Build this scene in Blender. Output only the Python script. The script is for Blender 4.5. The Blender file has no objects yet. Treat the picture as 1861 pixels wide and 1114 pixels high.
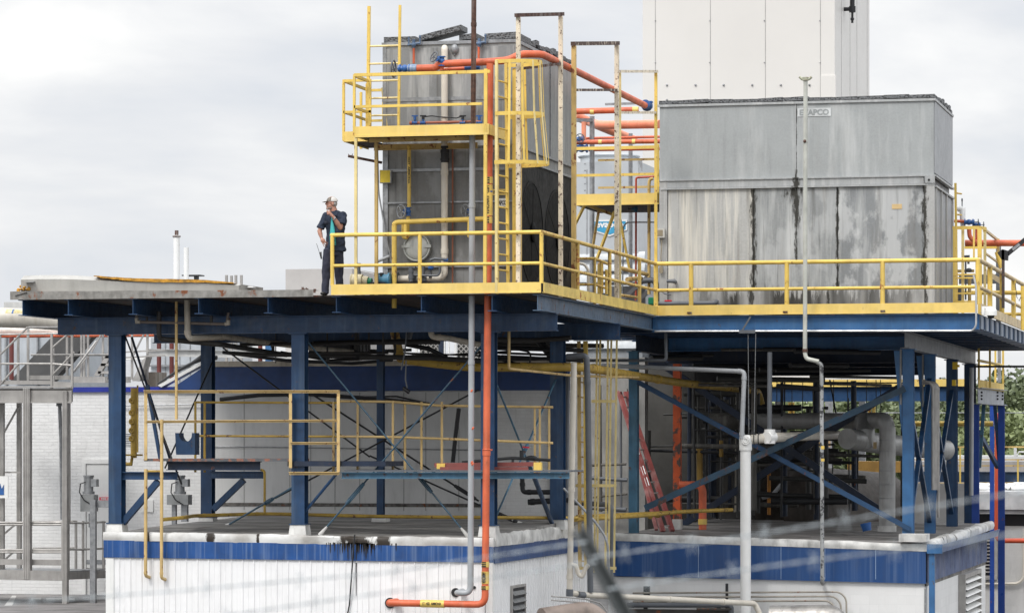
import bpy, bmesh, math, random
from mathutils import Vector, Matrix, noise as mn
random.seed(7)
V = Vector
R_ = math.radians
scene = bpy.context.scene
COL = scene.collection
# ------------------------------------------------------------------ camera
TH = R_(13.41); F = 6080.0; CX = 930.5; HY = 810.0; CZ = 6.0
cd = bpy.data.cameras.new('camera'); cam = bpy.data.objects.new('camera', cd); COL.objects.link(cam)
cam.location = (0, 0, CZ); cam.rotation_euler = (R_(90), 0, TH)
cd.sensor_width = 36; cd.lens = F/1861*36
cd.shift_y = (HY-557)/1861; cd.shift_x = 0
cd.clip_start = .5; cd.clip_end = 6000
cd.dof.use_dof = True; cd.dof.focus_distance = 66; cd.dof.aperture_fstop = 11.5
scene.camera = cam
# ------------------------------------------------------------------ light
SUN = V((-.30, -.78, .92)).normalized()            # towards the sun
w = bpy.data.worlds.new('World'); scene.world = w; w.use_nodes = True
nt = w.node_tree; nt.nodes.clear()
def wn(t, **k):
    n = nt.nodes.new(t)
    for a, b in k.items(): setattr(n, a, b)
    return n
out = wn('ShaderNodeOutputWorld'); bg = wn('ShaderNodeBackground')
sky = wn('ShaderNodeTexSky'); sky.sky_type = 'NISHITA'; sky.sun_disc = False
sky.sun_elevation = math.asin(SUN.z); sky.sun_rotation = math.atan2(SUN.x, SUN.y)
mul = wn('ShaderNodeMix', data_type='RGBA', blend_type='MULTIPLY'); mul.inputs[0].default_value = 1
mul.inputs[7].default_value = (.10, .10, .10, 1)
tc = wn('ShaderNodeTexCoord'); sep = wn('ShaderNodeSeparateXYZ')
nt.links.new(tc.outputs['Generated'], sep.inputs[0])
mp = wn('ShaderNodeMapping'); mp.inputs['Scale'].default_value = (5, 5, 15); mp.inputs['Location'].default_value = (3.3, .6, 1.2)
nt.links.new(tc.outputs['Generated'], mp.inputs[0])
nz = wn('ShaderNodeTexNoise'); nz.inputs['Scale'].default_value = 1.5; nz.inputs['Detail'].default_value = 7; nz.inputs['Roughness'].default_value = .5
nz.inputs['Distortion'].default_value = .25
nt.links.new(mp.outputs[0], nz.inputs['Vector'])
cr = wn('ShaderNodeValToRGB')
cr.color_ramp.elements[0].position = .33; cr.color_ramp.elements[0].color = (.70, .74, .81, 1)
cr.color_ramp.elements[1].position = .68; cr.color_ramp.elements[1].color = (1.10, 1.09, 1.07, 1)
e = cr.color_ramp.elements.new(.5); e.color = (.87, .88, .905, 1)
nt.links.new(nz.outputs['Fac'], cr.inputs[0])
# overcast: brighter towards the zenith
mr = wn('ShaderNodeMapRange'); mr.inputs['From Min'].default_value = .15; mr.inputs['From Max'].default_value = .9
mr.inputs['To Min'].default_value = 1.0; mr.inputs['To Max'].default_value = 2.7
nt.links.new(sep.outputs['Z'], mr.inputs['Value'])
sc = wn('ShaderNodeVectorMath', operation='SCALE'); nt.links.new(cr.outputs[0], sc.inputs[0]); nt.links.new(mr.outputs[0], sc.inputs['Scale'])
mx = wn('ShaderNodeMix', data_type='RGBA'); mx.inputs[0].default_value = .93
nt.links.new(sky.outputs[0], mul.inputs[6]); nt.links.new(mul.outputs[2], mx.inputs[6]); nt.links.new(sc.outputs[0], mx.inputs[7])
nt.links.new(mx.outputs[2], bg.inputs[0]); bg.inputs[1].default_value = 1.0
nt.links.new(bg.outputs[0], out.inputs[0])
sl = bpy.data.lights.new('sun', 'SUN'); sl.energy = 1.75; sl.angle = R_(16); sl.color = (1, .965, .92)
so = bpy.data.objects.new('sun', sl); COL.objects.link(so); so.rotation_euler = SUN.to_track_quat('Z', 'Y').to_euler()
so.location = (-40, 0, 60)
scene.view_settings.view_transform = 'Standard'; scene.view_settings.look = 'None'
scene.view_settings.exposure = 0; scene.view_settings.gamma = 1
scene.render.engine = 'CYCLES'
scene.cycles.max_bounces = 6
# ------------------------------------------------------------------ survey helpers (photo bearing -> point on a real plane)
CT, ST = math.cos(TH), math.sin(TH)
def dirn(x): a = (x-CX)/F; return (-ST+a*CT, CT+a*ST)
def pY(x, y, Y):                      # on the vertical plane Y = const
    dx, dy = dirn(x); d = Y/dy; return V((d*dx, Y, CZ+d*(HY-y)/F))
def pX(x, y, X):                      # on the vertical plane X = const
    dx, dy = dirn(x); d = X/dx; return V((X, d*dy, CZ+d*(HY-y)/F))
def pD(x, y, d):
    dx, dy = dirn(x); return V((d*dx, d*dy, CZ+d*(HY-y)/F))
def pZ(x, y, z):
    return pD(x, y, (z-CZ)*F/(HY-y))
# ------------------------------------------------------------------ mesh builder
SPLIT = set('post rail mid_rail top_rail tall_post backing_post stiffener column_boot side_fascia corner_post diagonal kick_plate floor_beam floor_grating tread stringer white_post railing_post slotted_channel plate strut cross_arm stile cage_hoop wire_clamp pipe_marker sloping_rail branch_pipe small_pipe hose brace leg hanger conduit wall_conduit beam stair_post column_piece front_wall_piece fan_screen_piece label_sticker dab stub amber_piece box trim_piece grey_coupling coupling tape_band end_bracket mesh_panel casing_piece frame_post wall_piece joint roof_pipe hanging_wire arm_piece walkway chain_piece bolt_head bolt hoop_piece orange_paint_dab floor_plate support_beam seam flange mid_bar panel_joint fascia_joint barb corner_trim cap_plate leg'.split())
class MB:
    def __init__(s): s.v = []; s.f = []; s.g = []
    def add(s, vs, fs):
        s.g.append((len(s.v), len(s.f)))
        n = len(s.v); s.v += [V(p) for p in vs]; s.f += [tuple(i+n for i in f) for f in fs]; return s
    def box(s, x0, x1, y0, y1, z0, z1):
        return s.add([(x0,y0,z0),(x1,y0,z0),(x1,y1,z0),(x0,y1,z0),(x0,y0,z1),(x1,y0,z1),(x1,y1,z1),(x0,y1,z1)],
            [(0,3,2,1),(4,5,6,7),(0,1,5,4),(1,2,6,5),(2,3,7,6),(3,0,4,7)])
    def prism(s, poly, vec):          # planar polygon (list of 3-D points) extruded along vec
        n = len(poly); vec = V(vec); a = [V(p) for p in poly]
        fs = [tuple(range(n))[::-1], tuple(range(n, 2*n))]+[(i, (i+1) % n, (i+1) % n+n, i+n) for i in range(n)]
        return s.add(a+[p+vec for p in a], fs)
    def frame(s, p, q, up=None):
        t = (V(q)-V(p)).normalized(); up = V(up) if up else (V((0,0,1)) if abs(t.z) < .9 else V((0,-1,0)))
        r = t.cross(up).normalized(); u = r.cross(t).normalized(); return t, r, u
    def bar(s, p, q, w_, h_, up=None):   # box section
        p = V(p); q = V(q); t, r, u = s.frame(p, q, up)
        return s.prism([p-r*w_/2-u*h_/2, p+r*w_/2-u*h_/2, p+r*w_/2+u*h_/2, p-r*w_/2+u*h_/2], q-p)
    def ibeam(s, p, q, D, W, tw=.012, tf=.016, up=None):   # p, q on the top of the section
        p = V(p); q = V(q); t, r, u = s.frame(p, q, up)
        P = [(-W/2,0),(W/2,0),(W/2,-tf),(tw/2,-tf),(tw/2,-D+tf),(W/2,-D+tf),(W/2,-D),(-W/2,-D),(-W/2,-D+tf),(-tw/2,-D+tf),(-tw/2,-tf),(-W/2,-tf)]
        return s.prism([p+r*a+u*b for a, b in P], q-p)
    def chan(s, p, q, D, W, t_=.012, side=1, up=None):     # C section, web at the line, flanges to +r*side
        p = V(p); q = V(q); t, r, u = s.frame(p, q, up); r = r*side
        P = [(0,0),(W,0),(W,-t_),(t_,-t_),(t_,-D+t_),(W,-D+t_),(W,-D),(0,-D)]
        return s.prism([p+r*a+u*b for a, b in P], q-p)
    def angle(s, p, q, W, t_=.01, up=None, sx=1, sy=1):
        p = V(p); q = V(q); t, r, u = s.frame(p, q, up)
        P = [(0,0),(W,0),(W,t_),(t_,t_),(t_,W),(0,W)]
        return s.prism([p+r*a*sx+u*b*sy for a, b in P], q-p)
    def tube(s, pts, r, n=12, bend=0, cap=True, r2=None):
        pts = [V(p) for p in pts]
        if bend and len(pts) > 2:
            o = [pts[0]]
            for i in range(1, len(pts)-1):
                a, b, c = pts[i-1], pts[i], pts[i+1]
                l = min(bend, (a-b).length*.49, (c-b).length*.49); A = b+(a-b).normalized()*l; C_ = b+(c-b).normalized()*l
                for k in range(7):
                    u = k/6; o.append(A*(1-u)**2+b*2*u*(1-u)+C_*u*u)
            o.append(pts[-1]); pts = o
        m = len(pts); rs = [r+(r2-r)*i/(m-1) if r2 else r for i in range(m)] if not isinstance(r, (list, tuple)) else r
        prev = None; vs = []
        for i, p in enumerate(pts):
            t = ((pts[min(i+1, m-1)]-pts[max(i-1, 0)])).normalized()
            if prev is None:
                a = V((0,0,1)) if abs(t.z) < .9 else V((0,1,0)); x = t.cross(a).normalized()
            else: x = (prev-t*prev.dot(t)).normalized()
            prev = x; y = t.cross(x)
            sc_ = 1
            if 0 < i < m-1:
                ca = (pts[i]-pts[i-1]).normalized().dot((pts[i+1]-pts[i]).normalized()); sc_ = 1/max(.7, math.sqrt(max(.01, (1+ca)/2)))
            for k in range(n):
                an = 2*math.pi*k/n; vs.append(p+(x*math.cos(an)+y*math.sin(an))*rs[i]*(sc_ if abs(sc_-1) > .02 else 1))
        fs = [(i*n+k, i*n+(k+1) % n, (i+1)*n+(k+1) % n, (i+1)*n+k) for i in range(m-1) for k in range(n)]
        if cap: fs += [tuple(range(n))[::-1], tuple(range((m-1)*n, m*n))]
        return s.add(vs, fs)
    def cyl(s, p, q, r, n=16, r2=None): return s.tube([p, q], r, n, r2=r2)
    def ell(s, c, rx, ry=None, rz=None, n=12, rot=None):
        ry = rx if ry is None else ry; rz = rx if rz is None else rz; c = V(c); m = max(4, n//2); vs = []
        for i in range(1, m):
            a = math.pi*i/m
            for k in range(n):
                b = 2*math.pi*k/n; vs.append(V((rx*math.sin(a)*math.cos(b), ry*math.sin(a)*math.sin(b), rz*math.cos(a))))
        vs += [V((0,0,rz)), V((0,0,-rz))]
        if rot: vs = [rot @ p for p in vs]
        N_ = (m-1)*n
        fs = [(i*n+k, (i+1)*n+k, (i+1)*n+(k+1) % n, i*n+(k+1) % n) for i in range(m-2) for k in range(n)]
        fs += [(N_, k, (k+1) % n) for k in range(n)]+[(N_+1, (m-2)*n+(k+1) % n, (m-2)*n+k) for k in range(n)]
        return s.add([c+p for p in vs], fs)
    def torus(s, c, ax, R, r, n=24, m=6, a0=0, a1=2*math.pi):
        c = V(c); ax = V(ax).normalized(); a = V((0,0,1)) if abs(ax.z) < .9 else V((1,0,0)); x = ax.cross(a).normalized(); y = ax.cross(x)
        full = abs(a1-a0-2*math.pi) < 1e-4; k = n if full else n+1; vs = []
        for i in range(k):
            an = a0+(a1-a0)*i/n; d = x*math.cos(an)+y*math.sin(an)
            for j in range(m):
                b = 2*math.pi*j/m; vs.append(c+d*(R+r*math.cos(b))+ax*r*math.sin(b))
        fs = [(i*m+j, i*m+(j+1) % m, ((i+1) % k)*m+(j+1) % m, ((i+1) % k)*m+j) for i in range(n) for j in range(m)]
        return s.add(vs, fs)
    def pieces(s):
        o = []; g = s.g+[(len(s.v), len(s.f))]
        for (a, b), (c, d) in zip(g[:-1], g[1:]):
            m = MB(); m.v = s.v[a:c]; m.f = [tuple(i-a for i in f) for f in s.f[b:d]]; o.append(m)
        return o
    def build(s, name, mat, parent=None, smooth=True, origin=None, **props):
        if parent is not None and name in SPLIT and len(s.g) > 1:
            for m in s.pieces(): o = m.build(name, mat, parent, smooth, origin, **props)
            return o
        me = bpy.data.meshes.new(name)
        o = bpy.data.objects.new(name, me); COL.objects.link(o)
        if parent is None:
            if origin is None:
                mn_ = [min(p[i] for p in s.v) for i in range(3)]; mx_ = [max(p[i] for p in s.v) for i in range(3)]
                origin = V(((mn_[0]+mx_[0])/2, (mn_[1]+mx_[1])/2, mn_[2]))
            o.location = origin; o['w'] = tuple(origin); base = V(origin)
        else:
            o.parent = parent; base = V(parent['w']); o['w'] = parent['w']
        me.from_pydata([tuple(p-base) for p in s.v], [], s.f)
        me.materials.append(mat)
        bm = bmesh.new(); bm.from_mesh(me); bmesh.ops.recalc_face_normals(bm, faces=bm.faces); bm.to_mesh(me); bm.free()
        if smooth:
            me.shade_smooth(); me.set_sharp_from_angle(angle=R_(38))
        for k, v_ in props.items(): o[k] = v_
        return o
def T(name, label, cat, loc, group=None):
    o = bpy.data.objects.new(name, None); COL.objects.link(o); o.location = loc; o.empty_display_size = .2
    o['w'] = tuple(loc); o['label'] = label; o['category'] = cat
    if group: o['group'] = group
    return o
def O(name, label, cat, mb, mat, group=None, piece=None, **k):
    if piece:
        lo = [min(p[i] for p in mb.v) for i in range(3)]; hi = [max(p[i] for p in mb.v) for i in range(3)]
        o = T(name, label, cat, ((lo[0]+hi[0])/2, (lo[1]+hi[1])/2, lo[2]), group)
        for m in mb.pieces(): m.build(piece, mat, o)
        return o
    o = mb.build(name, mat, **k); o['label'] = label; o['category'] = cat
    if group: o['group'] = group
    return o
def S(name, mb, mat): return mb.build(name, mat, kind='structure')
def text_mesh(body, name, mat, parent, origin, ax_x, ax_y, height, bold=0.0, depth=.002, width=None, align='CENTER'):
    cu = bpy.data.curves.new(name, 'FONT'); cu.body = body; cu.size = 1; cu.align_x = align; cu.align_y = 'CENTER'; cu.offset = bold; cu.extrude = .002; cu.resolution_u = 3
    to = bpy.data.objects.new(name, cu); COL.objects.link(to)
    dg = bpy.context.evaluated_depsgraph_get(); me = bpy.data.meshes.new_from_object(to.evaluated_get(dg))
    bpy.data.objects.remove(to)
    ys = [v.co.y for v in me.vertices]; xs = [v.co.x for v in me.vertices]; H = max(ys)-min(ys); W = max(xs)-min(xs)
    ky = height/H; kx = width/W if width else ky
    ax_x = V(ax_x).normalized(); ax_y = V(ax_y).normalized(); nn = ax_x.cross(ax_y)
    cy_ = (max(ys)+min(ys))/2; cx_ = (max(xs)+min(xs))/2 if align == 'CENTER' else min(xs)
    base = V(parent['w']) if parent else V(origin)
    for v in me.vertices:
        c = v.co.copy(); v.co = V(origin)-base+ax_x*((c.x-cx_)*kx)+ax_y*((c.y-cy_)*ky)+nn*(c.z*depth/.002)
    me.materials.clear(); me.materials.append(mat)
    o = bpy.data.objects.new(name, me); COL.objects.link(o); o['w'] = tuple(base)
    if parent: o.parent = parent
    else: o.location = base
    return o
def copy_tree(o, off=(0,0,0), label=None, parent=None):
    c = o.copy(); COL.objects.link(c); c.parent = parent
    if parent is None: c.location = V(o.location)+V(off)
    if label: c['label'] = label
    for ch in [k for k in bpy.data.objects if k.parent == o]: copy_tree(ch, parent=c)
    return c
# ------------------------------------------------------------------ materials
MATS = {}
class NT:
    def __init__(s, name):
        s.m = bpy.data.materials.new(name); s.m.use_nodes = True; s.t = s.m.node_tree; s.t.nodes.clear()
        s.out = s.n('ShaderNodeOutputMaterial'); s.b = s.n('ShaderNodeBsdfPrincipled'); s.l(s.b.outputs[0], s.out.inputs[0])
        s.g = s.n('ShaderNodeNewGeometry'); s.pos = s.g.outputs['Position']
    def n(s, t, **k):
        x = s.t.nodes.new(t)
        for a, b in k.items(): setattr(x, a, b)
        return x
    def l(s, a, b): s.t.links.new(a, b)
    def noise(s, scale=1, vec=(1,1,1), det=5, rough=.55, loc=(0,0,0), dist=0):
        m = s.n('ShaderNodeMapping'); m.inputs['Scale'].default_value = vec; m.inputs['Location'].default_value = loc; s.l(s.pos, m.inputs[0])
        x = s.n('ShaderNodeTexNoise'); x.inputs['Scale'].default_value = scale; x.inputs['Detail'].default_value = det
        x.inputs['Roughness'].default_value = rough; x.inputs['Distortion'].default_value = dist; s.l(m.outputs[0], x.inputs['Vector']); return x.outputs['Fac']
    def rng(s, v, a, b, c=0., d=1.):
        x = s.n('ShaderNodeMapRange'); x.inputs['From Min'].default_value = a; x.inputs['From Max'].default_value = b
        x.inputs['To Min'].default_value = c; x.inputs['To Max'].default_value = d; s.l(v, x.inputs['Value']); return x.outputs[0]
    def math(s, op, a, b=None):
        x = s.n('ShaderNodeMath', operation=op)
        for i, q in enumerate((a, b)):
            if q is None: continue
            if isinstance(q, (int, float)): x.inputs[i].default_value = q
            else: s.l(q, x.inputs[i])
        return x.outputs[0]
    def mix(s, f, a, b):
        x = s.n('ShaderNodeMix', data_type='RGBA')
        if isinstance(f, (int, float)): x.inputs[0].default_value = f
        else: s.l(f, x.inputs[0])
        for i, q in ((6, a), (7, b)):
            if isinstance(q, tuple): x.inputs[i].default_value = (q[0], q[1], q[2], 1)
            else: s.l(q, x.inputs[i])
        return x.outputs[2]
    def bump(s, h, st=.3, dist=.01):
        x = s.n('ShaderNodeBump'); x.inputs['Strength'].default_value = st; x.inputs['Distance'].default_value = dist; s.l(h, x.inputs['Height']); s.l(x.outputs[0], s.b.inputs['Normal'])
    def fin(s, col, rough, metal=0.):
        if isinstance(col, tuple): s.b.inputs['Base Color'].default_value = (*col, 1)
        else: s.l(col, s.b.inputs['Base Color'])
        if isinstance(rough, (int, float)): s.b.inputs['Roughness'].default_value = rough
        else: s.l(rough, s.b.inputs['Roughness'])
        s.b.inputs['Metallic'].default_value = metal; return s.m
def k_(c, f): return tuple(min(1, x*f) for x in c)
def paint(name, c, rough=.5, metal=0, var=.25, vs=2.5, streak=0., scol=(.55,.55,.52), rust=0., rcol=(.10,.035,.015), rs=6, dirt=.25, bump=.0, bs=30, svec=(9,9,.5), loc=(0,0,0)):
    if name in MATS: return MATS[name]
    t = NT(name)
    col = t.mix(t.rng(t.noise(vs, det=6, loc=loc), .35, .7), k_(c, 1+var*.4), k_(c, 1-var))
    if dirt:
        f = t.rng(t.noise(1.3, (4,4,.9), det=7, rough=.65, loc=(3,1,7)), .52, .78, 0, dirt); col = t.mix(f, col, (.06,.055,.045))
    if streak:
        f = t.rng(t.noise(1, svec, det=6, rough=.6, loc=loc), .50, .70, 0, streak); col = t.mix(f, col, scol)
    rg = t.rng(t.noise(9, det=4), .3, .7, max(0.05, rough-.08), min(1, rough+.1))
    if rust:
        th = .68-.30*rust
        f = t.rng(t.noise(rs, (1,1,.8), det=9, rough=.68, loc=(9,2,4)), th, th+.045); col = t.mix(f, col, t.mix(t.noise(25), rcol, k_(rcol, 3)))
        rg = t.math('MAXIMUM', rg, t.math('MULTIPLY', f, .85))
    if bump: t.bump(t.noise(bs, det=6), bump, .02)
    MATS[name] = t.fin(col, rg, metal); return MATS[name]
YEL = paint('yellow_paint', (.80,.56,.12), .5, rust=.24, rs=9, dirt=.22, var=.2, streak=.12, scol=(.80,.68,.40), rcol=(.16,.06,.02))
YELT = paint('yellow_board_paint', (.83,.60,.17), .55, rust=.08, dirt=.14, var=.14, streak=.15, scol=(.80,.68,.40))
YELR = paint('yellow_paint_rusting', (.66,.46,.12), .55, rust=.42, rs=9, dirt=.3, rcol=(.17,.06,.02))
YELO = paint('faded_yellow_paint', (.60,.42,.15), .6, rust=.35, rs=7, dirt=.35)
YELP = paint('pale_yellow_paint', (.78,.63,.28), .5, rust=.2, dirt=.15)
OCH = paint('ochre_pipe_paint', (.50,.33,.06), .5, rust=.28, rs=5, dirt=.5, rcol=(.08,.04,.02))
IVO = paint('ivory_paint_peeling', (.78,.68,.52), .6, rust=.40, rs=17, dirt=.2, rcol=(.055,.03,.022))
TAN = paint('tan_board_paint', (.66,.53,.32), .6, rust=.3, rs=8, dirt=.15)
RUSTY = paint('rusty_steel', (.10,.05,.036), .85, var=.6, vs=14, dirt=.3, streak=.75, scol=(.34,.32,.30), bump=.3)
BLU = paint('shaded_blue_steel_paint', (.013,.050,.125), .42, var=.35, rust=.16, rs=5, streak=.22, scol=(.12,.2,.3), dirt=.4, rcol=(.05,.035,.03))  # deck steel darkened so the shade under the decks is in the colour
BLUL = paint('lit_blue_steel_paint', (.035,.135,.31), .42, var=.25, rust=.13, rs=5, streak=.2, scol=(.12,.22,.34), dirt=.3, rcol=(.05,.035,.03))  # brighter copy of the deck steel for exposed, lit members
BLUD = paint('dark_blue_steel_paint', (.007,.018,.045), .5, var=.4, rust=.1, dirt=.5)
BLUF = paint('faded_blue_paint', (.055,.15,.235), .5, var=.4, rust=.28, rs=4, streak=.35, scol=(.13,.25,.33), dirt=.3, rcol=(.05,.03,.025))
BLUG = paint('royal_blue_column_paint', (.015,.06,.30), .35, var=.2, dirt=.15, rust=.05)
FAS = paint('blue_fascia_paint', (.012,.058,.19), .4, var=.15, vs=.8, streak=.0, dirt=.25)
FASS = paint('blue_fascia_streaked', (.010,.070,.25), .45, var=.25, streak=.5, scol=(.24,.32,.45), svec=(15,15,.25), dirt=.3, rust=.0)
VBL = paint('valve_blue_paint', (.03,.12,.36), .4, rust=.12, rs=30, dirt=.3)
ORA = paint('orange_pipe_paint', (.66,.135,.055), .5, var=.28, streak=.25, scol=(.62,.30,.18), dirt=.3, rust=.12)
ORAP = paint('sunbleached_orange_pipe_paint', (.80,.27,.15), .45, var=.2, streak=.25, scol=(.75,.45,.35), dirt=.1)
ORAR = paint('orange_column_paint_flaking', (.60,.10,.025), .55, rust=.55, rs=4, dirt=.4, rcol=(.05,.035,.03))
RED = paint('red_ladder_paint', (.30,.075,.068), .6, streak=.6, scol=(.5,.33,.31), dirt=.45, svec=(3,3,2))
GAL = paint('galvanized_steel', (.33,.34,.35), .45, .55, var=.3, vs=10, dirt=.3)
GALP = paint('grey_pvc_pipe', (.36,.375,.39), .45, var=.12, dirt=.2)
GALD = paint('dark_grey_pvc_pipe', (.115,.125,.14), .5, var=.2, dirt=.3)
ALU = paint('weathered_aluminium', (.40,.385,.365), .5, .35, var=.25, vs=3, streak=.25, scol=(.22,.20,.19), dirt=.35)
CRE = paint('cream_pvc_pipe', (.68,.63,.54), .4, var=.12, dirt=.18)
CRED = paint('stained_cream_pipe', (.50,.45,.37), .55, var=.3, rust=.22, rs=5, dirt=.5, rcol=(.12,.06,.04))
WHT = paint('white_paint', (.82,.82,.80), .45, var=.06, dirt=.10)
BLK = paint('black_plastic', (.014,.014,.016), .5, dirt=0)
BLKS = paint('black_steel_rod', (.022,.023,.026), .55, dirt=.2)
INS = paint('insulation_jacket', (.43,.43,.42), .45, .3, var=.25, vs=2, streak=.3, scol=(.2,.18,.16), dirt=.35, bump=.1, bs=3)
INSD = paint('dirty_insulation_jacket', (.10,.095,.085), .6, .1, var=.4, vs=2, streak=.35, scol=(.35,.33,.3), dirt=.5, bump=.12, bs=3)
GLV = None
# ------------------------------------------------------------------ more materials
def galv(name, c=(.30,.31,.31), wh=.3, wc=(.62,.61,.57), seams=(), dark=.25, wsc=7, loc=(0,0,0), spangle=.25, low=0., lowz=9.3, patch=0., axis='X', metal=.15):
    t = NT(name); sx = t.n('ShaderNodeSeparateXYZ'); t.l(t.pos, sx.inputs[0])
    vo = t.n('ShaderNodeTexVoronoi'); vo.inputs['Scale'].default_value = 22; t.l(t.pos, vo.inputs['Vector'])
    col = t.mix(t.math('MULTIPLY', vo.outputs['Distance'], spangle*1.6), c, k_(c, 1.45))
    col = t.mix(t.rng(t.noise(.9, (1,1,1.3), det=7, loc=loc), .35, .7), col, t.mix(.5, col, k_(c, 1.35)))
    if patch:                                      # washed lighter patches with ragged lower edges
        f = t.rng(t.noise(1.1, (1.2,1.2,.8), det=9, rough=.6, loc=k_(loc, 1.7) if any(loc) else (4,4,1)), .50, .56, 0, patch); col = t.mix(f, col, (.46,.47,.47))
    f = t.rng(t.noise(1, (wsc,wsc,.33), det=8, rough=.62, loc=loc), .54-.12*wh, .74-.12*wh, 0, min(1, wh*1.6)); col = t.mix(f, col, wc)
    f = t.rng(t.noise(1, (wsc*2.3,wsc*2.3,.5), det=6, rough=.6, loc=(loc[0]+5, 3, 1)), .56, .72, 0, dark); col = t.mix(f, col, (.10,.10,.095))
    f = t.rng(t.noise(1, (wsc*.8,wsc*.8,.28), det=7, rough=.65, loc=(loc[0]+1, 8, 5)), .57, .72, 0, dark*.7); col = t.mix(f, col, (.15,.125,.095))
    rg = t.rng(t.noise(6, det=5), .3, .7, .4, .62)
    m = None
    jag = t.noise(1, (16,16,4.5), det=8, rough=.7, loc=(2,7,3))
    for (xs, w_, z0, z1) in seams:                # black growth running down a seam between z0 and z1
        d = t.math('ABSOLUTE', t.math('SUBTRACT', sx.outputs[axis], xs))
        k = t.rng(t.math('ADD', d, t.math('MULTIPLY', t.math('SUBTRACT', jag, .5), w_*6.0)), w_*.45, w_*1.35, 1, 0)
        zf = t.math('MULTIPLY', t.rng(sx.outputs['Z'], z0-.15, z0+.05), t.rng(sx.outputs['Z'], z1-.05, z1+.12, 1, 0))
        k = t.math('MULTIPLY', k, zf); m = k if m is None else t.math('MAXIMUM', m, k)
    if low:                                        # black growth along the foot of the wall
        h = t.math('ADD', t.math('SUBTRACT', sx.outputs['Z'], lowz), t.math('MULTIPLY', t.math('SUBTRACT', t.noise(1, (5,5,.8), det=9, rough=.75), .5), -3.2*low))
        k = t.math('MULTIPLY', t.rng(h, -.05, .12, 1, 0), t.rng(t.noise(1, (.9,.9,.1), det=3, loc=(1.4,0,0)), .42, .56)); m = k if m is None else t.math('MAXIMUM', m, k)
    if m is not None: col = t.mix(t.math('MULTIPLY', m, .93), col, (.024,.022,.016)); rg = t.math('MAXIMUM', rg, t.math('MULTIPLY', m, .8))
    return t.fin(col, rg, metal)
def brickm(name, c=(.72,.72,.71), bw=.22, bh=.075, mort=.006, dirt=.3, st=.35, axis='X', mc=.93, dk=(.35,.34,.32)):
    t = NT(name); sx = t.n('ShaderNodeSeparateXYZ'); cb = t.n('ShaderNodeCombineXYZ'); t.l(t.pos, sx.inputs[0])
    t.l(sx.outputs[axis], cb.inputs[0]); t.l(sx.outputs['Z'], cb.inputs[1])
    b = t.n('ShaderNodeTexBrick'); b.inputs['Scale'].default_value = 1; b.inputs['Brick Width'].default_value = bw; b.inputs['Row Height'].default_value = bh
    b.inputs['Mortar Size'].default_value = mort; b.inputs['Mortar Smooth'].default_value = .3
    b.inputs['Color1'].default_value = (*c, 1); b.inputs['Color2'].default_value = (*k_(c, .94), 1); b.inputs['Mortar'].default_value = (*k_(c, mc), 1); t.l(cb.outputs[0], b.inputs['Vector'])
    col = t.mix(t.rng(t.noise(1.1, (1,1,.6), det=8, rough=.62), .46, .72, 0, dirt), b.outputs['Color'], dk)
    col = t.mix(t.rng(t.noise(3.5, (3,3,.5), det=6), .58, .75, 0, dirt*.8), col, k_(dk, .8))
    h = t.math('SUBTRACT', t.math('MULTIPLY', t.noise(9, det=8, rough=.6), .9), t.math('MULTIPLY', b.outputs['Fac'], .8)); t.bump(h, st, .02)
    return t.fin(col, .6)
BRICK = brickm('white_painted_brick', c=(.80,.80,.79), mc=.90, st=.55)
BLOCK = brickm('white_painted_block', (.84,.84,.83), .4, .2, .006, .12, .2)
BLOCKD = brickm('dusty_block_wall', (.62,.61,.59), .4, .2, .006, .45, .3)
BLOCKS = brickm('white_block_side', (.78,.78,.77), .4, .2, .006, .15, .3, axis='Y')
CONC = paint('weathered_concrete', (.33,.325,.31), .8, var=.45, vs=1.0, streak=.4, scol=(.3,.29,.28), dirt=.5, bump=.3)
SID = paint('white_siding_paint', (.85,.85,.85), .42, var=.05, streak=.10, scol=(.55,.53,.5), svec=(7,7,.35), dirt=.10, rust=.0)
PANW = paint('white_tower_panel', (.70,.68,.645), .4, var=.04, vs=.4, streak=.05, scol=(.7,.68,.65), dirt=.0)
PANG = paint('grey_white_wall_panel', (.64,.64,.63), .5, var=.1, vs=.8, streak=.12, scol=(.42,.42,.4), dirt=.2)
COOLG = paint('pale_grey_cooler_panel', (.50,.53,.55), .42, .1, var=.06, dirt=.05)
MEM = paint('white_roof_membrane', (.64,.635,.61), .55, var=.35, vs=3, streak=.0, dirt=.55, bump=.25, bs=5)
FOAM = paint('exposed_orange_foam', (.55,.28,.04), .9, var=.5, vs=12, dirt=.5, rust=.3, rcol=(.10,.04,.02), bump=.6)
GRT = paint('dark_floor_grating', (.055,.045,.04), .8, var=.5, vs=8, dirt=.3, rust=.35, rcol=(.10,.04,.025))
def roofm(name, c=(.26,.25,.235), wet=.5, loc=(0,0,0)):
    t = NT(name); col = t.mix(t.rng(t.noise(.7, (1,2.2,1), det=8, rough=.6, loc=loc), .38, .62), k_(c, .55), k_(c, 1.35))
    f = t.rng(t.noise(.55, (1,2.8,1), det=8, rough=.62, loc=(loc[0]+2, 5, 0)), .53, .60, 0, wet); col = t.mix(f, col, (.028,.026,.024))
    f2 = t.rng(t.noise(14, det=5), .62, .7, 0, .4); col = t.mix(f2, col, (.45,.44,.42)); t.bump(t.noise(20, det=5), .3, .02)
    return t.fin(col, t.math('SUBTRACT', .85, t.math('MULTIPLY', f, .6)))
ROOF1 = roofm('stained_flat_roof'); ROOF2 = roofm('wet_stained_flat_roof', (.19,.18,.17), .85, (4,3,0))
GRND = roofm('worn_asphalt', (.075,.073,.07), .3, (9,1,0))
TERR = roofm('worn_grey_concrete_slab', (.20,.19,.185), .15, (1,8,0))
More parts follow.
